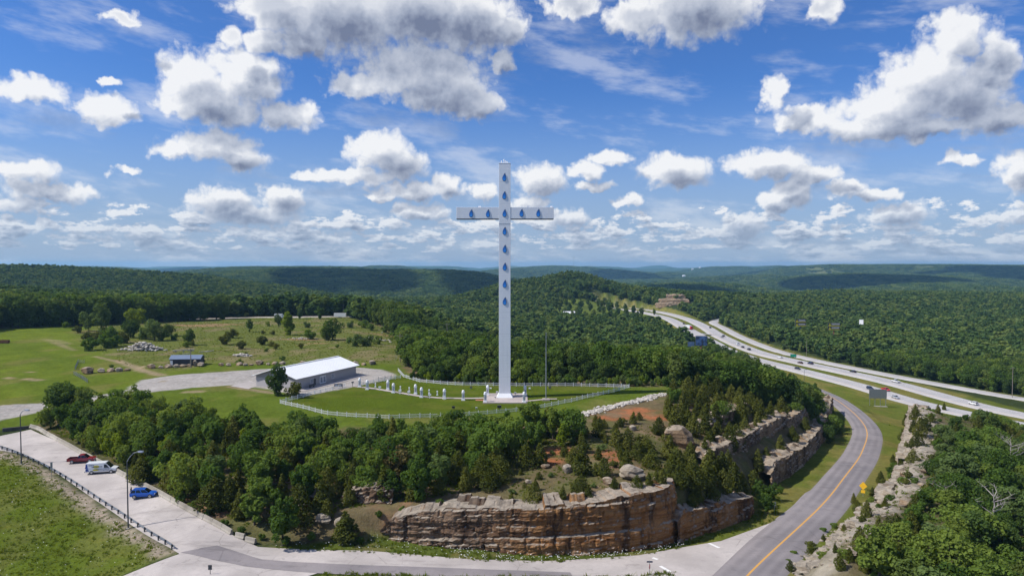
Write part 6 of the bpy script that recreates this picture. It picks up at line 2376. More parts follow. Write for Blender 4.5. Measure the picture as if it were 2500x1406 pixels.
def lamp_post(px, ybase, ytop, dx, dz, label, r=.13):
    q_ = on_ground(px, ybase)
    h = at_y(px, ytop, q_.y)[2] - q_.z
    t_ = thing('street_lamp', label, 'street lamp', q_)
    MB().box(-.3, .3, -.3, .3, -.2, .12).build('base_plate', M['barrier'], t_)
    MB().tube([(0, 0, .12), (0, 0, h)], [r, r * .6], 10).build('pole', M['dark_metal'], t_)
    MB().tube([(0, 0, h - .05), (dx * .25, 0, h + dz * .45), (dx * .6, 0, h + dz * .85), (dx, 0, h + dz)], [r * .55, r * .5, r * .45, r * .4], 8).build('arm', M['galv'], t_)
    MB().loft([[(dx + x, y_ * w, h + dz + z) for y_, z in ((-1, -.1), (-.7, .12), (.7, .12), (1, -.1), (.6, -.16), (-.6, -.16))] for x, w in ((-.05, .12), (.15, .26), (.75, .24), (.95, .10))]).build('lamp_head', M['chrome'], t_)
    return t_


lamp_post(313, 1291, 1126, 2.0, 1.75, 'tall dark street lamp with bent arm beside the guard rail, near the blue car')
lamp_post(52, 1133, 1012, 1.1, 1.0, 'slim street lamp at the far end of the parking lot, left edge')
lamp_post(1963, 957, 903, .3, .2, 'thin pole between the ramp and the highway', .11)
# far masts
for px, y_, top, lb in ((1401, 6500, 623, 'thin radio mast on the horizon right of the cross'), (1216, 6500, 628, 'thin radio mast on the horizon just behind the cross shaft')):
    x_ = (px - CX) / FPX * y_
    z0_ = float(gz(x_, y_))
    zt_ = at_y(px, top, y_)[2]
    t_ = thing('radio_mast', lb, 'mast', (x_, y_, z0_))
    b_ = MB()
    for k in range(3):
        a_ = k * 2.094
        b_.tube([(1.5 * math.cos(a_), 1.5 * math.sin(a_), 0), (1.5 * math.cos(a_), 1.5 * math.sin(a_), zt_ - z0_)], .5, 5)
    for k in range(12):
        b_.box(-1.4, 1.4, -1.2, 1.2, (k + .5) * (zt_ - z0_) / 12, (k + .5) * (zt_ - z0_) / 12 + .6)
    b_.build('lattice', M['galv'], t_)

# ----------------------------------------------------------------------------
# guard rail, barriers, signs
# ----------------------------------------------------------------------------
line = catmull([(q.x, q.y, 0) for q in (on_ground(-30, 1086), on_ground(0, 1095), on_ground(60, 1117), on_ground(120, 1146), on_ground(190, 1188), on_ground(255, 1231), on_ground(330, 1281), on_ground(390, 1320), on_ground(426, 1343))], .5)
line[:, 2] = gz(line[:, 0], line[:, 1])
root = thing('guard_rail', 'steel guard rail on dark posts along the left edge of the parking lot', 'guard rail', tuple(line[0]))
o0 = Vector(line[0])
S = np.concatenate([[0], np.cumsum(np.linalg.norm(np.diff(line[:, :2], axis=0), axis=1))])
prof = [(-.02, .46), (.06, .50), (.06, .56), (-.02, .61), (.06, .66), (.06, .72), (-.02, .76)]
rings = []
for i in range(0, len(line), 2):
    j, k = max(i - 1, 0), min(i + 1, len(line) - 1)
    t_ = Vector(line[k] - line[j]).xy.normalized()
    n_ = Vector((t_.y, -t_.x))
    rings.append([(line[i, 0] - o0.x - n_.x * a_, line[i, 1] - o0.y - n_.y * a_, line[i, 2] - o0.z + z_) for a_, z_ in prof] + [(line[i, 0] - o0.x - n_.x * (a_ - .03), line[i, 1] - o0.y - n_.y * (a_ - .03), line[i, 2] - o0.z + z_) for a_, z_ in reversed(prof)])
MB().loft(rings).build('rail', M['rail_steel'], root)
gpost = MB().box(-.09, .09, -.24, -.05, -.3, .80).box(-.06, .06, -.05, .015, .45, .76).mesh('post', M['dark_metal'])
for s_ in np.arange(.4, S[-1], 2.75):
    q = [np.interp(s_, S, line[:, i]) for i in range(3)]
    q2 = [np.interp(s_ + .5, S, line[:, i]) for i in range(3)]
    p_ = link('post', gpost, root, Vector(q) - o0)
    p_.rotation_euler = (0, 0, math.atan2(q2[1] - q[1], q2[0] - q[0]))

seg = 3.0
bm_ = MB()
pf = [(-.36, -.05), (-.36, .12), (-.20, .36), (-.15, .84), (.15, .84), (.20, .36), (.36, .12), (.36, -.05)]
bm_.loft([[(x, a_, z_) for a_, z_ in pf] for x in (.02, seg - .02)])
BAR = bm_.mesh('concrete_barrier', M['barrier'])
bl_ = catmull([(q.x, q.y, 0) for q in (on_ground(74, 1044), on_ground(96, 1050), on_ground(130, 1070), on_ground(190, 1103), on_ground(250, 1135), on_ground(300, 1161), on_ground(350, 1187), on_ground(415, 1222), on_ground(480, 1258), on_ground(535, 1288), on_ground(572, 1309))], .25)
S = np.concatenate([[0], np.cumsum(np.linalg.norm(np.diff(bl_[:, :2], axis=0), axis=1))])
rs = np.random.RandomState(2)
k_ = 0
s_ = 0.0
while s_ + seg < S[-1] + 1.5:
    a_ = Vector([np.interp(s_, S, bl_[:, i]) for i in range(2)] + [0])
    b_ = Vector([np.interp(s_ + seg, S, bl_[:, i]) for i in range(2)] + [0])
    a_.z, b_.z = float(gz(a_.x, a_.y)) + .03, float(gz(b_.x, b_.y)) + .03
    v = b_ - a_
    o = link('concrete_barrier', BAR, None, a_)
    o.rotation_euler = (rs.normal(0, .012), -math.atan2(v.z, v.xy.length), math.atan2(v.y, v.x) + rs.normal(0, .012))
    tag(o, 'weathered concrete barrier section in the row along right side of the parking lot', 'barrier', 'concrete barriers of the parking lot')
    s_ += seg + .03
for i, (pa, pb) in enumerate((((576, 1309), (596, 1318)), ((600, 1320), (626, 1328)))):
    a_, b_ = on_ground(*pa), on_ground(*pb)
    v = b_ - a_
    o = link('concrete_barrier', BAR, None, a_)
    o.rotation_euler = (0, 0, math.atan2(v.y, v.x) + (.05, -.08)[i])
    o.scale = (v.xy.length / seg, 1, .92)
    tag(o, ('second last concrete barrier, slightly out of line by the bushes', 'last concrete barrier standing askew at the corner of the road')[i], 'barrier')
a_, b_ = on_ground(6, 1054), on_ground(70, 1046)
v = b_ - a_
o = MB().box(0, v.xy.length, -.2, .2, -.3, .95).build('low_wall', mat_concrete('dark_stained_concrete', (.13, .12, .11), (.08, .075, .07), 2.5, .3), loc=a_, bevel=.02)
o.rotation_euler = (0, 0, math.atan2(v.y, v.x))
tag(o, 'low dark concrete wall closing the far end of the parking lot', 'wall')


def text_part(s, size, mat, parent, loc, rot=(math.pi / 2, 0, 0), th=.01):
    cu = bpy.data.curves.new('lettering', 'FONT')
    cu.body = s
    cu.size = size
    cu.align_x, cu.align_y = 'CENTER', 'CENTER'
    cu.extrude = th
    cu.materials.append(mat)
    tmp_ = bpy.data.objects.new('lettering_curve', cu)
    me_ = bpy.data.meshes.new_from_object(tmp_)
    bpy.data.objects.remove(tmp_)
    o_ = link('lettering', me_, parent, loc)
    o_.rotation_euler = rot
    return o_


M['sign_yellow'] = plain('yellow_sign_face', (.80, .46, .02), .5, .06)
M['sign_green'] = plain('green_sign_face', (.02, .28, .18), .5, .08)
M['sign_red'] = plain('red_sign_face', (.45, .03, .035), .5, .08)
M['sign_blue'] = plain('dark_blue_sign_face', (.03, .045, .10), .5, .1)


def plate(verts2d, th, y0=0.0):
    return MB().loft([[(x, y0, z) for x, z in verts2d], [(x, y0 - th, z) for x, z in verts2d]])


# yellow diamond with a speed plate
q = on_ground(2107, 1212)
t = thing('warning_sign', 'yellow diamond warning sign with small square plate below on the verge of the bend', 'road sign', q, math.atan2(q.y, q.x) - math.pi / 2)
s_ = q.length / FPX
MB().box(-.05, .05, 0, .06, -.2, 30 * s_).build('post', M['galv'], t)
plate([(0, 15 * s_), (8 * s_, 23.5 * s_), (0, 33 * s_), (-8 * s_, 23.5 * s_)], .03, -.003).build('diamond_face', M['sign_yellow'], t)
plate([(-4 * s_, 8 * s_), (4 * s_, 8 * s_), (4 * s_, 14.4 * s_), (-4 * s_, 14.4 * s_)], .03, -.003).build('speed_plate', M['sign_yellow'], t)
# stop sign seen edge on, with a street name blade on top
q = on_ground(1586, 1404)
t = thing('stop_sign', 'red stop sign seen nearly edge on, with dark street name blade on top', 'road sign', q, 1.12)
s_ = q.length / FPX
MB().box(-.04, .04, 0, .06, -.2, 36 * s_).build('post', M['galv'], t)
oc = [(.38 * math.cos((k + .5) * math.pi / 4), 21 * s_ + .38 * math.sin((k + .5) * math.pi / 4)) for k in range(8)]
f_ = plate(oc, .02, -.003).build('octagon', M['sign_red'], t)
text_part('STOP', .24, M['white_paint'], f_, (0, -.026, 21 * s_), th=.003)
o = MB().box(-.46, .46, -.015, .015, 31 * s_, 31 * s_ + .24).build('street_name_blade', M['sign_blue'], t)
o.rotation_euler = (0, 0, -1.12)
# small sign with dark back near the junction
q = on_ground(513, 1402)
t = thing('sign_post', 'small dark square sign on a post beside the junction at the bottom', 'road sign', q, .1)
s_ = q.length / FPX
MB().box(-.04, .04, 0, .06, -.2, 20 * s_).build('post', M['dark_metal'], t)
MB().box(-.28, .28, -.03, -.003, 11 * s_, 22 * s_).build('panel', M['dark_metal'], t)
q = on_ground(126, 1164)
t = thing('sign_post', 'narrow grey sign on a post behind the guard rail', 'road sign', q, .5)
s_ = q.length / FPX
MB().box(-.04, .04, 0, .06, -.2, 28 * s_).build('post', M['galv'], t)
MB().box(-.2, .2, -.03, -.003, 18 * s_, 30 * s_).build('panel', M['galv'], t)
q = on_ground(1891, 1252)
t = thing('sign_post', 'small pale sign on a post in the shaded grass below the rock walls', 'road sign', q, .3)
s_ = q.length / FPX
MB().box(-.04, .04, 0, .06, -.2, 24 * s_).build('post', M['galv'], t)
MB().box(-.3, .3, -.03, -.003, 17 * s_, 26 * s_).build('panel', M['galv'], t)

# back of a big highway sign
q = on_ground(2143, 992)
s_ = q.length / FPX
t = thing('highway_sign', 'large grey back of a highway sign on posts in the grass beside the ramp', 'highway sign', q, -.12)
w, z0_, z1_ = 18 * s_, 17.5 * s_, 37.5 * s_
pl_ = MB().box(-w, w, -.04, .04, z0_, z1_).build('panel', M['galv'], t)
for k in range(12):
    x = -w + (k + .5) * 2 * w / 12
    MB().box(x - .06, x + .06, -.10, -.042, z0_ + .05, z1_ - .05).build('stiffener', M['galv'], pl_)
for x in (-w * .9, -w * .3, w * .3, w * .92):
    MB().box(x - .09, x + .09, .045, .25, -.3, z1_ - .2).build('post', M['galv'], t)
MB().box(-w - .3, w + .3, -.5, .9, -.2, .12).build('footing', M['barrier'], t)


def panel_sign(name, px, py, w_px, h_px, y_, label, cat, face, pole, pole_to=None, poles=1, rz=0.0, split=1, extra=None, thick=.5):
    x_ = (px - CX) / FPX * y_
    z0_ = float(gz(x_, y_))
    c_ = at_y(px, py, y_)
    s__ = y_ / FPX
    t_ = thing(name, label, cat, (x_, y_, z0_), rz)
    hw_, hh_ = w_px * s__ / 2, h_px * s__ / 2
    zc = c_[2] - z0_
    for k in range(poles):
        xx = 0 if poles == 1 else (k / (poles - 1) - .5) * hw_ * 1.5
        MB().cyl(xx, thick / 2 + .3, -.5, zc - hh_ + .2 if poles == 1 else zc, .5 if poles == 1 else .12, n=10).build('pole', pole, t_)
    p__ = MB().box(-hw_, hw_, 0, thick, zc - hh_, zc + hh_).build('panel', M['dark_metal'], t_)
    MB().box(-hw_ + .15, hw_ - .15, -.05, -.003, zc - hh_ + .15, zc + hh_ - .15).build('face', face, p__)
    return t_, p__, hw_, hh_, zc


def mat_poster(name, cols, scale):
    m = Mat(name)
    tc = m.n('ShaderNodeTexCoord').outputs['Object']
    nz = m.noise(scale, 3, .5, tc)
    return m.principled(m.ramp(nz, [(.35, cols[0]), (.52, cols[1]), (.68, cols[2])]), .5)


M['poster_blue'] = mat_poster('dark_blue_poster', [(.015, .02, .035), (.04, .09, .22), (.09, .16, .33)], .45)
M['poster_sky'] = mat_poster('pale_blue_poster', [(.12, .17, .25), (.16, .25, .40), (.30, .36, .45)], .4)
M['poster_maroon'] = mat_poster('navy_maroon_poster', [(.02, .02, .08), (.04, .02, .05), (.10, .02, .03)], .2)
M['sign_black'] = plain('black_sign_face', (.012, .014, .014), .5, .1)
M['sign_lemon'] = plain('lemon_sign_stripe', (.55, .48, .02), .5, .1)
panel_sign('billboard', 1714, 832, 28, 24, 430, 'large dark blue billboard on a rusty red pole above the woods', 'billboard', M['poster_blue'], M['rust'], rz=-.1)
panel_sign('billboard', 1689, 840, 17, 12, 445, 'small pale blue billboard left of the large dark one', 'billboard', M['poster_sky'], M['dark_metal'], rz=.1)
panel_sign('billboard', 1621, 816, 20, 10, 610, 'low navy and maroon billboard beside the outer road', 'billboard', M['poster_maroon'], M['dark_metal'], poles=4, rz=.05)
panel_sign('billboard', 2105, 790, 10, 20, 700, 'narrow white back of a billboard deep in the right-hand forest', 'billboard', M['white'], M['dark_metal'], rz=-.7)
for (px, py, w, y_, pole_m, lb) in ((1957, 788, 26, 600, 'dark_metal', 'black and yellow double decked billboard on a dark pole, the left one'), (2038.5, 797, 29, 560, 'rust', 'black and yellow double decked billboard on a rusty pole, the right one')):
    t_, p__, hw_, hh_, zc = panel_sign('billboard', px, py, w, 18, y_, lb, 'billboard', M['sign_black'], M[pole_m])
    for k in (0, 1):
        zb_ = zc - hh_ + k * hh_ * 1.02
        MB().box(-hw_ + .2, hw_ - .2, -.08, -.053, zb_ + .2, zb_ + .75).build('yellow_stripe', M['sign_lemon'], p__)
        # a figure-like mark in yellow and rows of white words too far away to read
        MB().loft([[(-hw_ * .72 + r * math.cos(a_), -.053, zb_ + z_) for a_ in (0, math.pi)] + [(-hw_ * .72 + r * math.cos(a_), -.08, zb_ + z_) for a_ in (math.pi, 0)] for r, z_ in ((1.0, .76), (.6, 1.5), (.25, 1.9), (.4, 2.2), (.2, 2.6))]).build('yellow_emblem', M['sign_lemon'], p__)
        for r_ in (0, 1):
            zz = zb_ + 1.3 + r_ * .75
            wb = MB()
            x = -hw_ * .42
            rs_ = np.random.RandomState(int(px) + r_ + 3 * k)
            while x < hw_ * .82:
                l_ = rs_.uniform(.35, .7)
                wb.box(x, x + l_, -.08, -.053, zz, zz + .45)
                x += l_ + .18
            wb.build('words', M['white_paint'], p__)
t_, p__, hw_, hh_, zc = panel_sign('exit_sign', 1940, 868, 14, 7.5, 500, 'green highway direction sign beside the service road', 'highway sign', M['sign_green'], M['galv'], poles=2, rz=-.2, thick=.15)

# ----------------------------------------------------------------------------
# vehicles
# ----------------------------------------------------------------------------
def paint(name, col):
    return plain(name, col, .28, .04, 1, Coat_Weight=.5) if col else None


PAINT = {k: paint(k + '_car_paint', c) for k, c in dict(red=(.22, .012, .022), white=(.72, .73, .74), blue=(.012, .095, .46), dark=(.02, .022, .028), silver=(.34, .36, .39), brown=(.09, .05, .04), bright_red=(.60, .015, .02), navy=(.02, .03, .07)).items()}
M['lamp_red'] = plain('red_tail_lens', (.35, .01, .01), .2, .1)
M['lamp_white'] = plain('clear_lamp_lens', (.65, .66, .68), .15, .1)


def ring(x, z0, z1, w):
    return [(x, -w * .88, z0), (x, -w, z0 + .12), (x, -w * 1.0, (z0 + z1) / 2), (x, -w * .96, z1 - .10), (x, -w * .84, z1), (x, w * .84, z1), (x, w * .96, z1 - .10), (x, w, (z0 + z1) / 2), (x, w, z0 + .12), (x, w * .88, z0)]


def inset(quad, f, out):
    c = sum((Vector(p) for p in quad), Vector()) / 4
    n = (Vector(quad[1]) - Vector(quad[0])).cross(Vector(quad[3]) - Vector(quad[0])).normalized()
    return [tuple(c + (Vector(p) - c) * f + n * out) for p in quad]


def cabin(root, mat, xb0, xb1, xt0, xt1, zb, zt, wb, wt, split=(.5,), sides=True, rear=True):
    B = [(xb0, -wb, zb), (xb1, -wb, zb), (xb1, wb, zb), (xb0, wb, zb)]
    T = [(xt0, -wt, zt), (xt1, -wt, zt), (xt1, wt, zt), (xt0, wt, zt)]
    mid = [(xt0 + .12, -wt + .1, zt + .05), (xt1 - .15, -wt + .1, zt + .05), (xt1 - .15, wt - .1, zt + .05), (xt0 + .12, wt - .1, zt + .05)]
    MB().loft([B, T, mid]).build('cabin', mat, root)

    def pane(name, quad, f=.9):
        a_ = inset(quad, f, .012)
        MB().add(a_ + inset(quad, f, -.03), [(0, 1, 2, 3), (7, 6, 5, 4), (0, 4, 5, 1), (1, 5, 6, 2), (2, 6, 7, 3), (3, 7, 4, 0)]).build(name, M['glass'], root)
    pane('windshield', [B[1], B[2], T[2], T[1]], .93)
    if rear:
        pane('rear_window', [B[3], B[0], T[0], T[3]], .88)

    def L_(p, q_, t_):
        return tuple(Vector(p).lerp(Vector(q_), t_))
    if sides:
        cuts = [0] + list(split) + [1]
        for i in range(len(cuts) - 1):
            u0, u1 = cuts[i], cuts[i + 1]
            pane('side_window', [L_(B[0], B[1], u0), L_(B[0], B[1], u1), L_(T[0], T[1], u1), L_(T[0], T[1], u0)], .84)
            pane('side_window', [L_(B[3], B[2], u1), L_(B[3], B[2], u0), L_(T[3], T[2], u0), L_(T[3], T[2], u1)], .84)


WHEELS = {}


def wheels(root, xs, w, r):
    if r not in WHEELS:
        ty = MB().loft([[(rr * math.cos(k * math.pi / 9), y_, rr * math.sin(k * math.pi / 9)) for k in range(18)] for rr, y_ in ((r * .8, -.11), (r, -.09), (r, .09), (r * .8, .11))]).mesh('wheel', M['black'])
        rim = MB().loft([[(rr * math.cos(k * math.pi / 6), y_, rr * math.sin(k * math.pi / 6)) for k in range(12)] for rr, y_ in ((r * .62, -.112), (r * .66, -.125), (r * .2, -.14))]).loft([[(rr * math.cos(k * math.pi / 6), y_, rr * math.sin(k * math.pi / 6)) for k in range(12)] for rr, y_ in ((r * .62, .112), (r * .66, .125), (r * .2, .14))]).mesh('rim', M['chrome'])
        WHEELS[r] = (ty, rim)
    for x in xs:
        for s in (-1, 1):
            o_ = link('wheel', WHEELS[r][0], root, (x, s * (w - .06), r))
            link('rim', WHEELS[r][1], o_)
    MB().box(min(xs), max(xs), -w + .3, w - .3, r * .6, r * 1.3).build('underbody', M['black'], root)


def lamps(root, xf, xr, w, zf, zr):
    for s in (-1, 1):
        MB().box(xf - .05, xf + .04, s * w - .17, s * w + .17, zf - .08, zf + .08).build('headlight', M['lamp_white'], root)
        MB().box(xr - .04, xr + .05, s * w - .13, s * w + .13, zr - .13, zr + .13).build('taillight', M['lamp_red'], root)


def body_of(root, mat, st):
    MB().loft([ring(*s) for s in st]).build('body', mat, root, smooth=False)


def sedan(col, label, name='sedan'):
    t_ = thing(name, label, 'car')
    body_of(t_, PAINT[col], [(-2.36, .46, .78, .70), (-2.26, .30, .96, .84), (-1.6, .25, 1.0, .90), (0, .22, .95, .91), (1.1, .24, .92, .90), (1.95, .27, .80, .85), (2.3, .36, .64, .72)])
    cabin(t_, PAINT[col], -1.85, 1.15, -1.15, .25, .94, 1.42, .80, .60, (.52,))
    wheels(t_, (-1.4, 1.42), .90, .33)
    lamps(t_, 2.2, -2.32, .62, .64, .80)
    return t_


def suv(col, label, name='suv', roof=None):
    t_ = thing(name, label, 'car')
    body_of(t_, PAINT[col], [(-2.3, .50, .95, .78), (-2.22, .36, 1.04, .88), (-1.5, .32, 1.06, .93), (0, .30, 1.04, .93), (1.0, .32, 1.02, .93), (1.9, .34, .94, .88), (2.28, .42, .80, .76)])
    cabin(t_, PAINT[roof or col], -2.2, 1.15, -1.85, .35, 1.02, 1.64, .84, .66, (.30, .62))
    for s in (-1, 1):
        MB().box(-1.6, .1, s * .52 - .025, s * .52 + .025, 1.70, 1.75).build('roof_rail', M['dark_metal'], t_)
    wheels(t_, (-1.38, 1.38), .92, .37)
    lamps(t_, 2.17, -2.26, .66, .78, .92)
    MB().box(2.2, 2.31, -.5, .5, .50, .74).build('grille', M['black'], t_)
    return t_


def pickup(col, label, name='pickup_truck'):
    t_ = thing(name, label, 'pickup')
    body_of(t_, PAINT[col], [(-.75, .40, 1.08, .94), (.9, .38, 1.08, .94), (1.2, .40, 1.06, .94), (2.2, .42, 1.02, .90), (2.68, .50, .88, .82)])
    bed = MB().box(-2.75, -.752, -.90, .90, .45, .66)
    bed.box(-2.75, -.752, -.95, -.86, .50, 1.08).box(-2.75, -.752, .86, .95, .50, 1.08).box(-2.80, -2.70, -.85, .85, .50, 1.06)
    bed.build('cargo_bed', PAINT[col], t_)
    MB().box(-2.69, -.76, -.85, .85, .662, .70).build('dark_bed_floor', M['black'], t_)  # flat black sheet over the bed floor
    cabin(t_, PAINT[col], -.72, 1.30, -.45, .55, 1.06, 1.72, .86, .68, (.38,))
    wheels(t_, (-1.75, 1.75), .93, .38)
    lamps(t_, 2.58, -2.76, .66, .82, .86)
    MB().box(2.6, 2.78, -.85, .85, .45, .62).build('bumper', M['chrome'], t_)
    MB().box(-2.92, -2.805, -.85, .85, .48, .62).build('bumper', M['chrome'], t_)
    return t_


def van(col, label):
    t_ = thing('van', label, 'van')
    body_of(t_, PAINT[col], [(-3.0, .42, 1.14, .94), (-2.9, .36, 1.18, .98), (0, .34, 1.18, .99), (1.5, .36, 1.18, .99), (2.2, .38, 1.16, .95), (2.95, .48, 1.02, .86)])
    cabin(t_, PAINT[col], -2.96, 1.95, -2.86, .95, 1.16, 2.25, .95, .84, (.765,), sides=False, rear=False)
    # front side windows
    for s in (-1, 1):
        q_ = [(.62, s * .955, 1.24), (1.62, s * .955, 1.24), (1.05, s * .885, 1.95), (.62, s * .885, 1.95)]
        MB().add([(a_, b_ + s * .012, c_) for a_, b_, c_ in q_] + [(a_, b_ - s * .05, c_) for a_, b_, c_ in q_], [(0, 1, 2, 3), (7, 6, 5, 4), (0, 4, 5, 1), (1, 5, 6, 2), (2, 6, 7, 3), (3, 7, 4, 0)]).build('side_window', M['glass'], t_)
    wheels(t_, (-1.75, 2.0), .97, .38)
    lamps(t_, 2.86, -2.99, .70, .92, 1.3)
    MB().box(2.86, 3.0, -.6, .6, .62, .98).build('grille', M['black'], t_)
    MB().box(2.9, 3.12, -.92, .92, .40, .58).build('bumper', M['dark_metal'], t_)
    MB().box(-3.12, -2.96, -.92, .92, .40, .58).build('bumper', M['dark_metal'], t_)
    # printed wrap: blue tail, yellow oval, dark unreadable words (on the side that faces the lot)
    blue_, yel, ink = plain('blue_wrap', (.02, .05, .26), .4, .1), plain('yellow_wrap', (.55, .48, .06), .4, .15), plain('dark_wrap', (.03, .04, .09), .4, .1)

    def decal(name, pts2, m_, lift):
        def y_at(z_):
            return (.995 + lift) if z_ < 1.16 else .955 - (z_ - 1.16) * .101 + .008 + lift
        v_ = [(x, -y_at(z_), z_) for x, z_ in pts2]
        b_ = MB().add(v_ + [(x, y_ + .02 + lift, z_) for x, y_, z_ in v_], [tuple(range(len(v_))), tuple(range(2 * len(v_) - 1, len(v_) - 1, -1))] + [(k, k + len(v_), (k + 1) % len(v_) + len(v_), (k + 1) % len(v_)) for k in range(len(v_))])
        b_.build(name, m_, t_)
    decal('blue_wrap', [(-2.93, 1.2), (-2.45, 1.2), (-2.6, 2.1), (-2.84, 2.1)], blue_, .0)
    decal('blue_wrap', [(-2.88, .62), (-2.2, .62), (-2.45, 1.1), (-2.88, 1.1)], blue_, .0)
    decal('yellow_oval', [(-.85 + .62 * math.cos(a_), 1.52 + .30 * math.sin(a_)) for a_ in np.linspace(0, 6.0, 16)], yel, .0)
    decal('yellow_oval', [(-.95 + .60 * math.cos(a_), .86 + .22 * math.sin(a_)) for a_ in np.linspace(0, 6.0, 16)], yel, .0)
    rs_ = np.random.RandomState(12)
    for (x0_, x1_, z_, hh) in ((-2.3, -1.2, 1.78, .16), (-1.7, .35, 1.42, .2), (-.9, 1.5, .92, .16), (-.4, 1.7, .66, .12)):
        x = x0_
        while x < x1_:
            l_ = rs_.uniform(.10, .2)
            decal('wrap_word', [(x, z_), (x + l_, z_ + rs_.uniform(-.03, .03)), (x + l_ * .9, z_ + hh), (x + .02, z_ + hh * rs_.uniform(.7, 1.1))], ink, .008)
            x += l_ + .07
    return t_


def park(t_, px, py, rz):
    t_.location = on_ground(px, py) + Vector((0, 0, .06))
    t_.rotation_euler = (0, 0, rz)
    return t_


park(pickup('red', 'dark red pickup truck parked at the far end of the lot'), 201, 1128.5, .22)
park(van('white', 'white work van with blue and yellow lettering, parked between pickup and blue car'), 250, 1154, .20)
park(suv('blue', 'bright blue car with dark windows, parked nearest the camera'), 351, 1213.5, .16)

# traffic, seen from far away
protos = {}


def traffic(kind, col, px, py, road, away, label):
    pts_ = ROADS[road][0]
    r = ray(px, py)
    # meet the road surface, not the verge
    ts = np.linspace(200, 1100, 4000)
    xy = np.stack([r[0] * ts, r[1] * ts, CAMH + r[2] * ts], -1)
    d2 = ((xy[:, None, ::400] - 0) ** 2).sum() if False else None
    best, bi = 1e9, 0
    for i in range(len(pts_)):
        k = np.argmin(((xy - pts_[i]) ** 2).sum(1))
        dd = np.linalg.norm(xy[k] - pts_[i])
        if dd < best:
            best, bi, bk = dd, i, k
    p_ = pts_[bi]
    tn = pts_[min(bi + 1, len(pts_) - 1)] - pts_[max(bi - 1, 0)]
    tn = tn / np.linalg.norm(tn[:2])
    t_hit = (p_[2] + .5 - CAMH) / r[2]
    off = np.clip((r[0] * t_hit - p_[0]) * tn[1] - (r[1] * t_hit - p_[1]) * tn[0], -4.6, 4.6)
    pos = (p_[0] + tn[1] * off, p_[1] - tn[0] * off, p_[2] + .06)
    rz = math.atan2(tn[1], tn[0]) + (0 if away else math.pi)
    key = (kind, col)
    if key not in protos:
        protos[key] = {'sedan': sedan, 'suv': suv, 'pickup': pickup}[kind](col, label)
        o_ = protos[key]
        o_.location, o_.rotation_euler = pos, (0, 0, rz)
        o_['group'] = 'vehicles on the highway'
    else:
        dup(protos[key], pos, rz, label)


for a_ in (('suv', 'white', 2388, 988, 'highway_northbound', True, 'white car nearest on the far carriageway, at right edge'),
           ('pickup', 'white', 2182, 930, 'highway_northbound', True, 'white pickup on the far carriageway above the red truck'),
           ('sedan', 'dark', 2069, 904, 'highway_northbound', True, 'dark car alone on the far carriageway behind the white pickup'),
           ('suv', 'navy', 1974, 886, 'highway_northbound', True, 'navy car side by side with a brown one on far carriageway'),
           ('sedan', 'brown', 1964, 888, 'highway_northbound', True, 'brown car beside the navy one on far carriageway'),
           ('sedan', 'white', 1912, 874, 'highway_northbound', True, 'white car level with the green sign on far carriageway'),
           ('suv', 'dark', 1837, 856, 'highway_northbound', True, 'nearer of two dark cars in a line on far carriageway'),
           ('sedan', 'dark', 1820, 850, 'highway_northbound', True, 'farther of two dark cars in a line on far carriageway'),
           ('sedan', 'white', 1806, 844, 'highway_northbound', True, 'nearer of two white cars following each other far off'),
           ('suv', 'white', 1800, 838, 'highway_northbound', True, 'farther of two white cars following each other far off'),
           ('sedan', 'silver', 1765, 824, 'highway_northbound', True, 'silver car near the median crossover'),
           ('suv', 'dark', 1763, 819, 'highway_northbound', True, 'dark car just past the median crossover'),
           ('sedan', 'dark', 1729, 797, 'highway_northbound', True, 'dark car farthest along the far carriageway'),
           ('sedan', 'silver', 2197, 973, 'highway_southbound', False, 'silver car on the near carriageway right of the big grey sign'),
           ('pickup', 'bright_red', 2141, 944, 'highway_southbound', False, 'bright red truck on the near carriageway above the big grey sign'),
           ('suv', 'navy', 2126, 949, 'highway_southbound', False, 'navy car beside the bright red truck'),
           ('sedan', 'dark', 1945, 899, 'highway_southbound', False, 'dark car alone in the middle of the near carriageway'),
           ('sedan', 'navy', 1731, 832, 'highway_southbound', False, 'dark blue car beside the large billboard'),
           ('suv', 'brown', 1664, 784, 'highway_southbound', False, 'brown car farthest along the near carriageway')):
    traffic(*a_)

# articulated lorry far down the near carriageway
q = Vector((180.5, 690, -27.9))
t = thing('lorry', 'red and white lorry far down the near carriageway', 'lorry', q, -math.pi / 2 + .08)
MB().box(2.6, 5.2, -1.2, 1.2, .9, 3.4, 0, .1).build('cab', PAINT['bright_red'], t)
MB().box(5.06, 5.2, -1.0, 1.0, 2.0, 3.0).build('windshield', M['glass'], t)
MB().box(-9, 2.3, -1.25, 1.25, 1.2, 3.9).build('trailer', PAINT['white'], t)
wheels(t, (-8, -6.8, 2.9, 4.4), 1.2, .5)
# parked white trailer and lorry on the far lane
q = on_ground(831, 776)
t = thing('box_trailer', 'white box trailer parked at the end of the far lane', 'trailer', q, -.03)
MB().box(-4.4, 4.4, -1.2, 1.2, .9, 3.5).build('box', PAINT['white'], t)
MB().box(4.4, 5.6, -.1, .1, .7, .85).build('drawbar', M['dark_metal'], t)
wheels(t, (-1.2, .2), 1.1, .4)
q = on_ground(684, 778)
t = thing('box_truck', 'white truck on the far lane behind the bright yellow green tree', 'truck', q, .05)
MB().box(-3.8, 1.6, -1.2, 1.2, .9, 3.4).build('box', PAINT['white'], t)
MB().box(1.75, 3.6, -1.1, 1.1, .7, 2.5, 0, .12).build('cab', PAINT['white'], t)
MB().box(3.45, 3.62, -.9, .9, 1.5, 2.2).build('windshield', M['glass'], t)
wheels(t, (-2.4, 2.6), 1.1, .45)

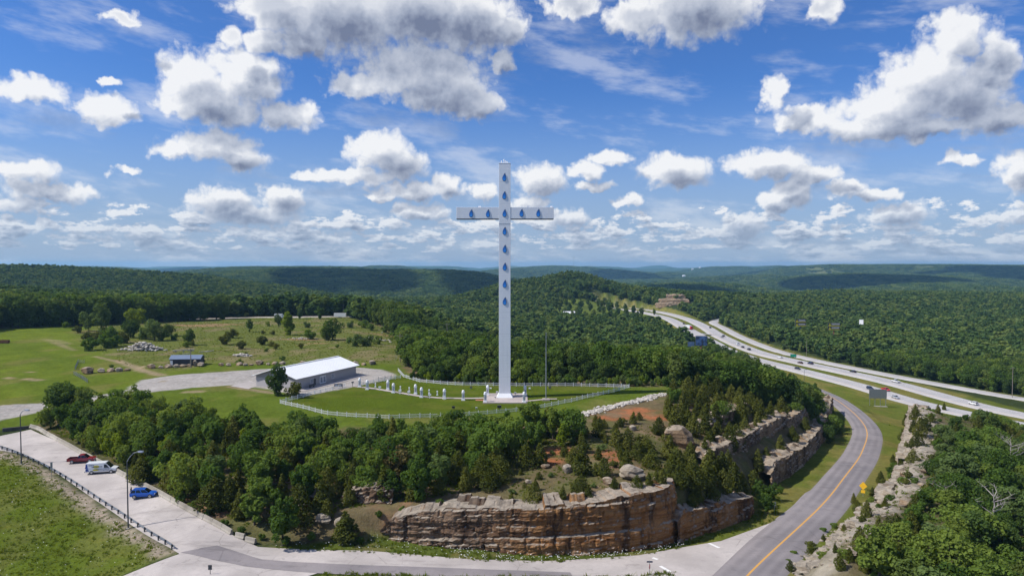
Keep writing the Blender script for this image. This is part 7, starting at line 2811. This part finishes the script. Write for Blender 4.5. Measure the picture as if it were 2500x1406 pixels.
# ----------------------------------------------------------------------------
# person standing behind the blue car
# ----------------------------------------------------------------------------
M['skin'] = plain('skin', (.36, .21, .15), .6, .06)
M['dark_cloth'] = plain('dark_cloth', (.018, .020, .028), .9, .2, 6)
M['jeans'] = plain('dark_jeans', (.025, .035, .065), .9, .2, 6)
M['hair'] = plain('dark_hair', (.02, .014, .010), .7, .2, 8)


def skin_mesh(name, V, E, R, mat, parent, root=0, sub=1):
    me = bpy.data.meshes.new(name)
    me.from_pydata(V, E, [])
    o_ = link(name, me, parent)
    o_.modifiers.new('skin', 'SKIN').use_smooth_shade = True
    for i, r in enumerate(R):
        me.skin_vertices[0].data[i].radius = r if hasattr(r, '__len__') else (r, r)
    me.skin_vertices[0].data[root].use_root = True
    s = o_.modifiers.new('smooth', 'SUBSURF')
    s.levels = s.render_levels = sub
    me.materials.append(mat)
    return o_


def person(p, rz, label):
    t_ = thing('person', label, 'person', p, rz)
    V = [(0, 0, .96), (0, 0, 1.12), (0, 0, 1.32), (.01, 0, 1.46), (.02, 0, 1.53), (.03, 0, 1.60), (.03, 0, 1.70), (.02, 0, 1.76)]
    E = [(0, 1), (1, 2), (2, 3), (3, 4), (4, 5), (5, 6), (6, 7)]
    R = [(.10, .16), (.09, .14), (.10, .17), (.07, .10), .05, (.075, .065), (.095, .08), .06]
    for s in (-1, 1):
        n = len(V)
        V += [(0, s * .09, .88), (.02, s * .10, .50), (0, s * .11, .10), (.10, s * .12, .03), (.18, s * .13, .025)]
        E += [(0, n), (n, n + 1), (n + 1, n + 2), (n + 2, n + 3), (n + 3, n + 4)]
        R += [.095, .065, .045, .045, .035]
        n = len(V)
        V += [(0, s * .19, 1.42), (-.01, s * .24, 1.14), (.10, s * .22, .92), (.16, s * .21, .85)]
        E += [(2, n), (n, n + 1), (n + 1, n + 2), (n + 2, n + 3)]
        R += [.06, .045, .034, (.022, .04)]
        h = n + 3
        for k, (dy, l_) in enumerate(((-.03, .07), (-.01, .085), (.01, .08), (.03, .06))):
            m_ = len(V)
            V += [(.20, s * .21 + dy, .82), (.20 + l_ * .4, s * .21 + dy, .79 - l_ * .5)]
            E += [(h, m_), (m_, m_ + 1)]
            R += [.010, .008]
        m_ = len(V)
        V += [(.18, s * .21 - s * .05, .86), (.22, s * .21 - s * .065, .83)]
        E += [(h, m_), (m_, m_ + 1)]
        R += [.011, .009]
    skin_mesh('body', V, E, R, M['skin'], t_)
    tv, te, tr = [(0, 0, .90), (0, 0, 1.12), (0, 0, 1.32), (.005, 0, 1.44)], [(0, 1), (1, 2), (2, 3)], [(.13, .20), (.12, .175), (.13, .20), (.09, .13)]
    for s in (-1, 1):
        n = len(tv)
        tv += [(0, s * .20, 1.42), (-.01, s * .245, 1.14), (.08, s * .228, .97)]
        te += [(2, n), (n, n + 1), (n + 1, n + 2)]
        tr += [.078, .062, .050]
    skin_mesh('jacket', tv, te, tr, M['dark_cloth'], t_)
    lv, le, lr = [(0, 0, .95)], [], [(.125, .18)]
    for s in (-1, 1):
        n = len(lv)
        lv += [(0, s * .095, .86), (.02, s * .10, .50), (0, s * .11, .12)]
        le += [(0, n), (n, n + 1), (n + 1, n + 2)]
        lr += [.115, .085, .068]
    skin_mesh('trousers', lv, le, lr, M['jeans'], t_)
    skin_mesh('hair', [(-.01, 0, 1.66), (.0, 0, 1.74), (.03, 0, 1.79)], [(0, 1), (1, 2)], [.075, .09, .07], M['hair'], t_)
    for s in (-1, 1):
        for nm, c_, r_ in (('eye', (.118, s * .03, 1.665), .011), ('ear', (.02, s * .088, 1.65), .018)):
            MB().loft([[(c_[0] + r_ * math.cos(f_) * math.cos(a_), c_[1] + r_ * math.cos(f_) * math.sin(a_), c_[2] + r_ * math.sin(f_)) for a_ in np.linspace(0, 5.5, 8)] for f_ in (-1.4, -.6, 0, .6, 1.4)]).build(nm, M['skin'] if nm == 'ear' else M['hair'], t_)
        MB().loft([[(x, s * .125 + y_ * w_, z_) for x, y_, z_ in ((-.06, -1, 0), (.24, -.8, 0), (.24, .8, 0), (-.06, 1, 0))] if k == 0 else [(x, s * .125 + y_ * w_ * .8, .09) for x, y_ in ((-.05, -1), (.14, -.8), (.14, .8), (-.05, 1))] for k, w_ in ((0, .055), (1, .055))]).build('shoe', M['black'], t_)
    MB().add([(.115, -.012, 1.62), (.115, .012, 1.62), (.140, 0, 1.615), (.112, 0, 1.66)], [(0, 2, 3), (2, 1, 3), (0, 1, 2), (0, 3, 1)]).build('nose', M['skin'], t_)
    MB().box(.095, .114, -.022, .022, 1.585, 1.595).build('mouth', M['sign_red'], t_)


q = on_ground(320, 1211)
person(q + Vector((0, 0, .06)), .16, 'person in dark clothes standing behind the rear of the blue car')

# ----------------------------------------------------------------------------
# the air
# ----------------------------------------------------------------------------
mz = Mat('hazy_air')
vol = mz.n('ShaderNodeVolumePrincipled', {'Color': (.34, .68, 1.0, 1), 'Density': 6.5e-5, 'Anisotropy': .15})
mz.nt.links.new(vol.outputs[0], mz.out.inputs['Volume'])
zl = float(HZ.min()) - 1.5
hz_ = MB().box(-15500, 15500, -600, 16500, zl, 78.0).build('haze', mz.m)
tag(hz_, kind='stuff')


# ----------------------------------------------------------------------------
# fair-weather clouds above the frame, enlarged and some added to shade the far hills
# ----------------------------------------------------------------------------
M['cloud'] = plain('cloud_white', (.85, .86, .88), 1.0, .03, .002)


def cloud(gx, gy, w, d, alt, seed):
    """a cumulus standing between the sun and a place on the hills"""
    k_ = (alt - (-20)) / SUN_DIR.z
    c_ = Vector((gx, gy, -20)) + SUN_DIR * k_
    rs_ = np.random.RandomState(seed)
    bm_ = bmesh.new()
    for i_ in range(14):
        a_, r_ = rs_.uniform(0, 6.28), math.sqrt(rs_.rand()) * .75
        R_ = rs_.uniform(.22, .42)
        bmesh.ops.create_icosphere(bm_, subdivisions=2, radius=1, matrix=Matrix.Translation((math.cos(a_) * r_ * w / 2, math.sin(a_) * r_ * d / 2, rs_.uniform(0, .12) * w)) @ Matrix.Diagonal((R_ * w / 2, R_ * d / 2, R_ * w * .3, 1)))
    me_ = bpy.data.meshes.new('cloud')
    bm_.to_mesh(me_)
    bm_.free()
    me_.materials.append(M['cloud'])
    tag(link('cloud', me_, None, c_), kind='stuff')


for i, (px, py, w, d, alt) in enumerate(((1510, 676, 620, 1500, 2600), (1640, 712, 300, 420, 1900), (2150, 699, 900, 900, 2200), (790, 676, 520, 1500, 2700), (420, 660, 700, 900, 2600), (1150, 672, 420, 900, 2500), (2420, 672, 700, 1500, 3200), (1830, 668, 500, 1200, 3000))):
    q = on_ground(px, py)
    cloud(q.x, q.y, w, d, alt, 70 + i)
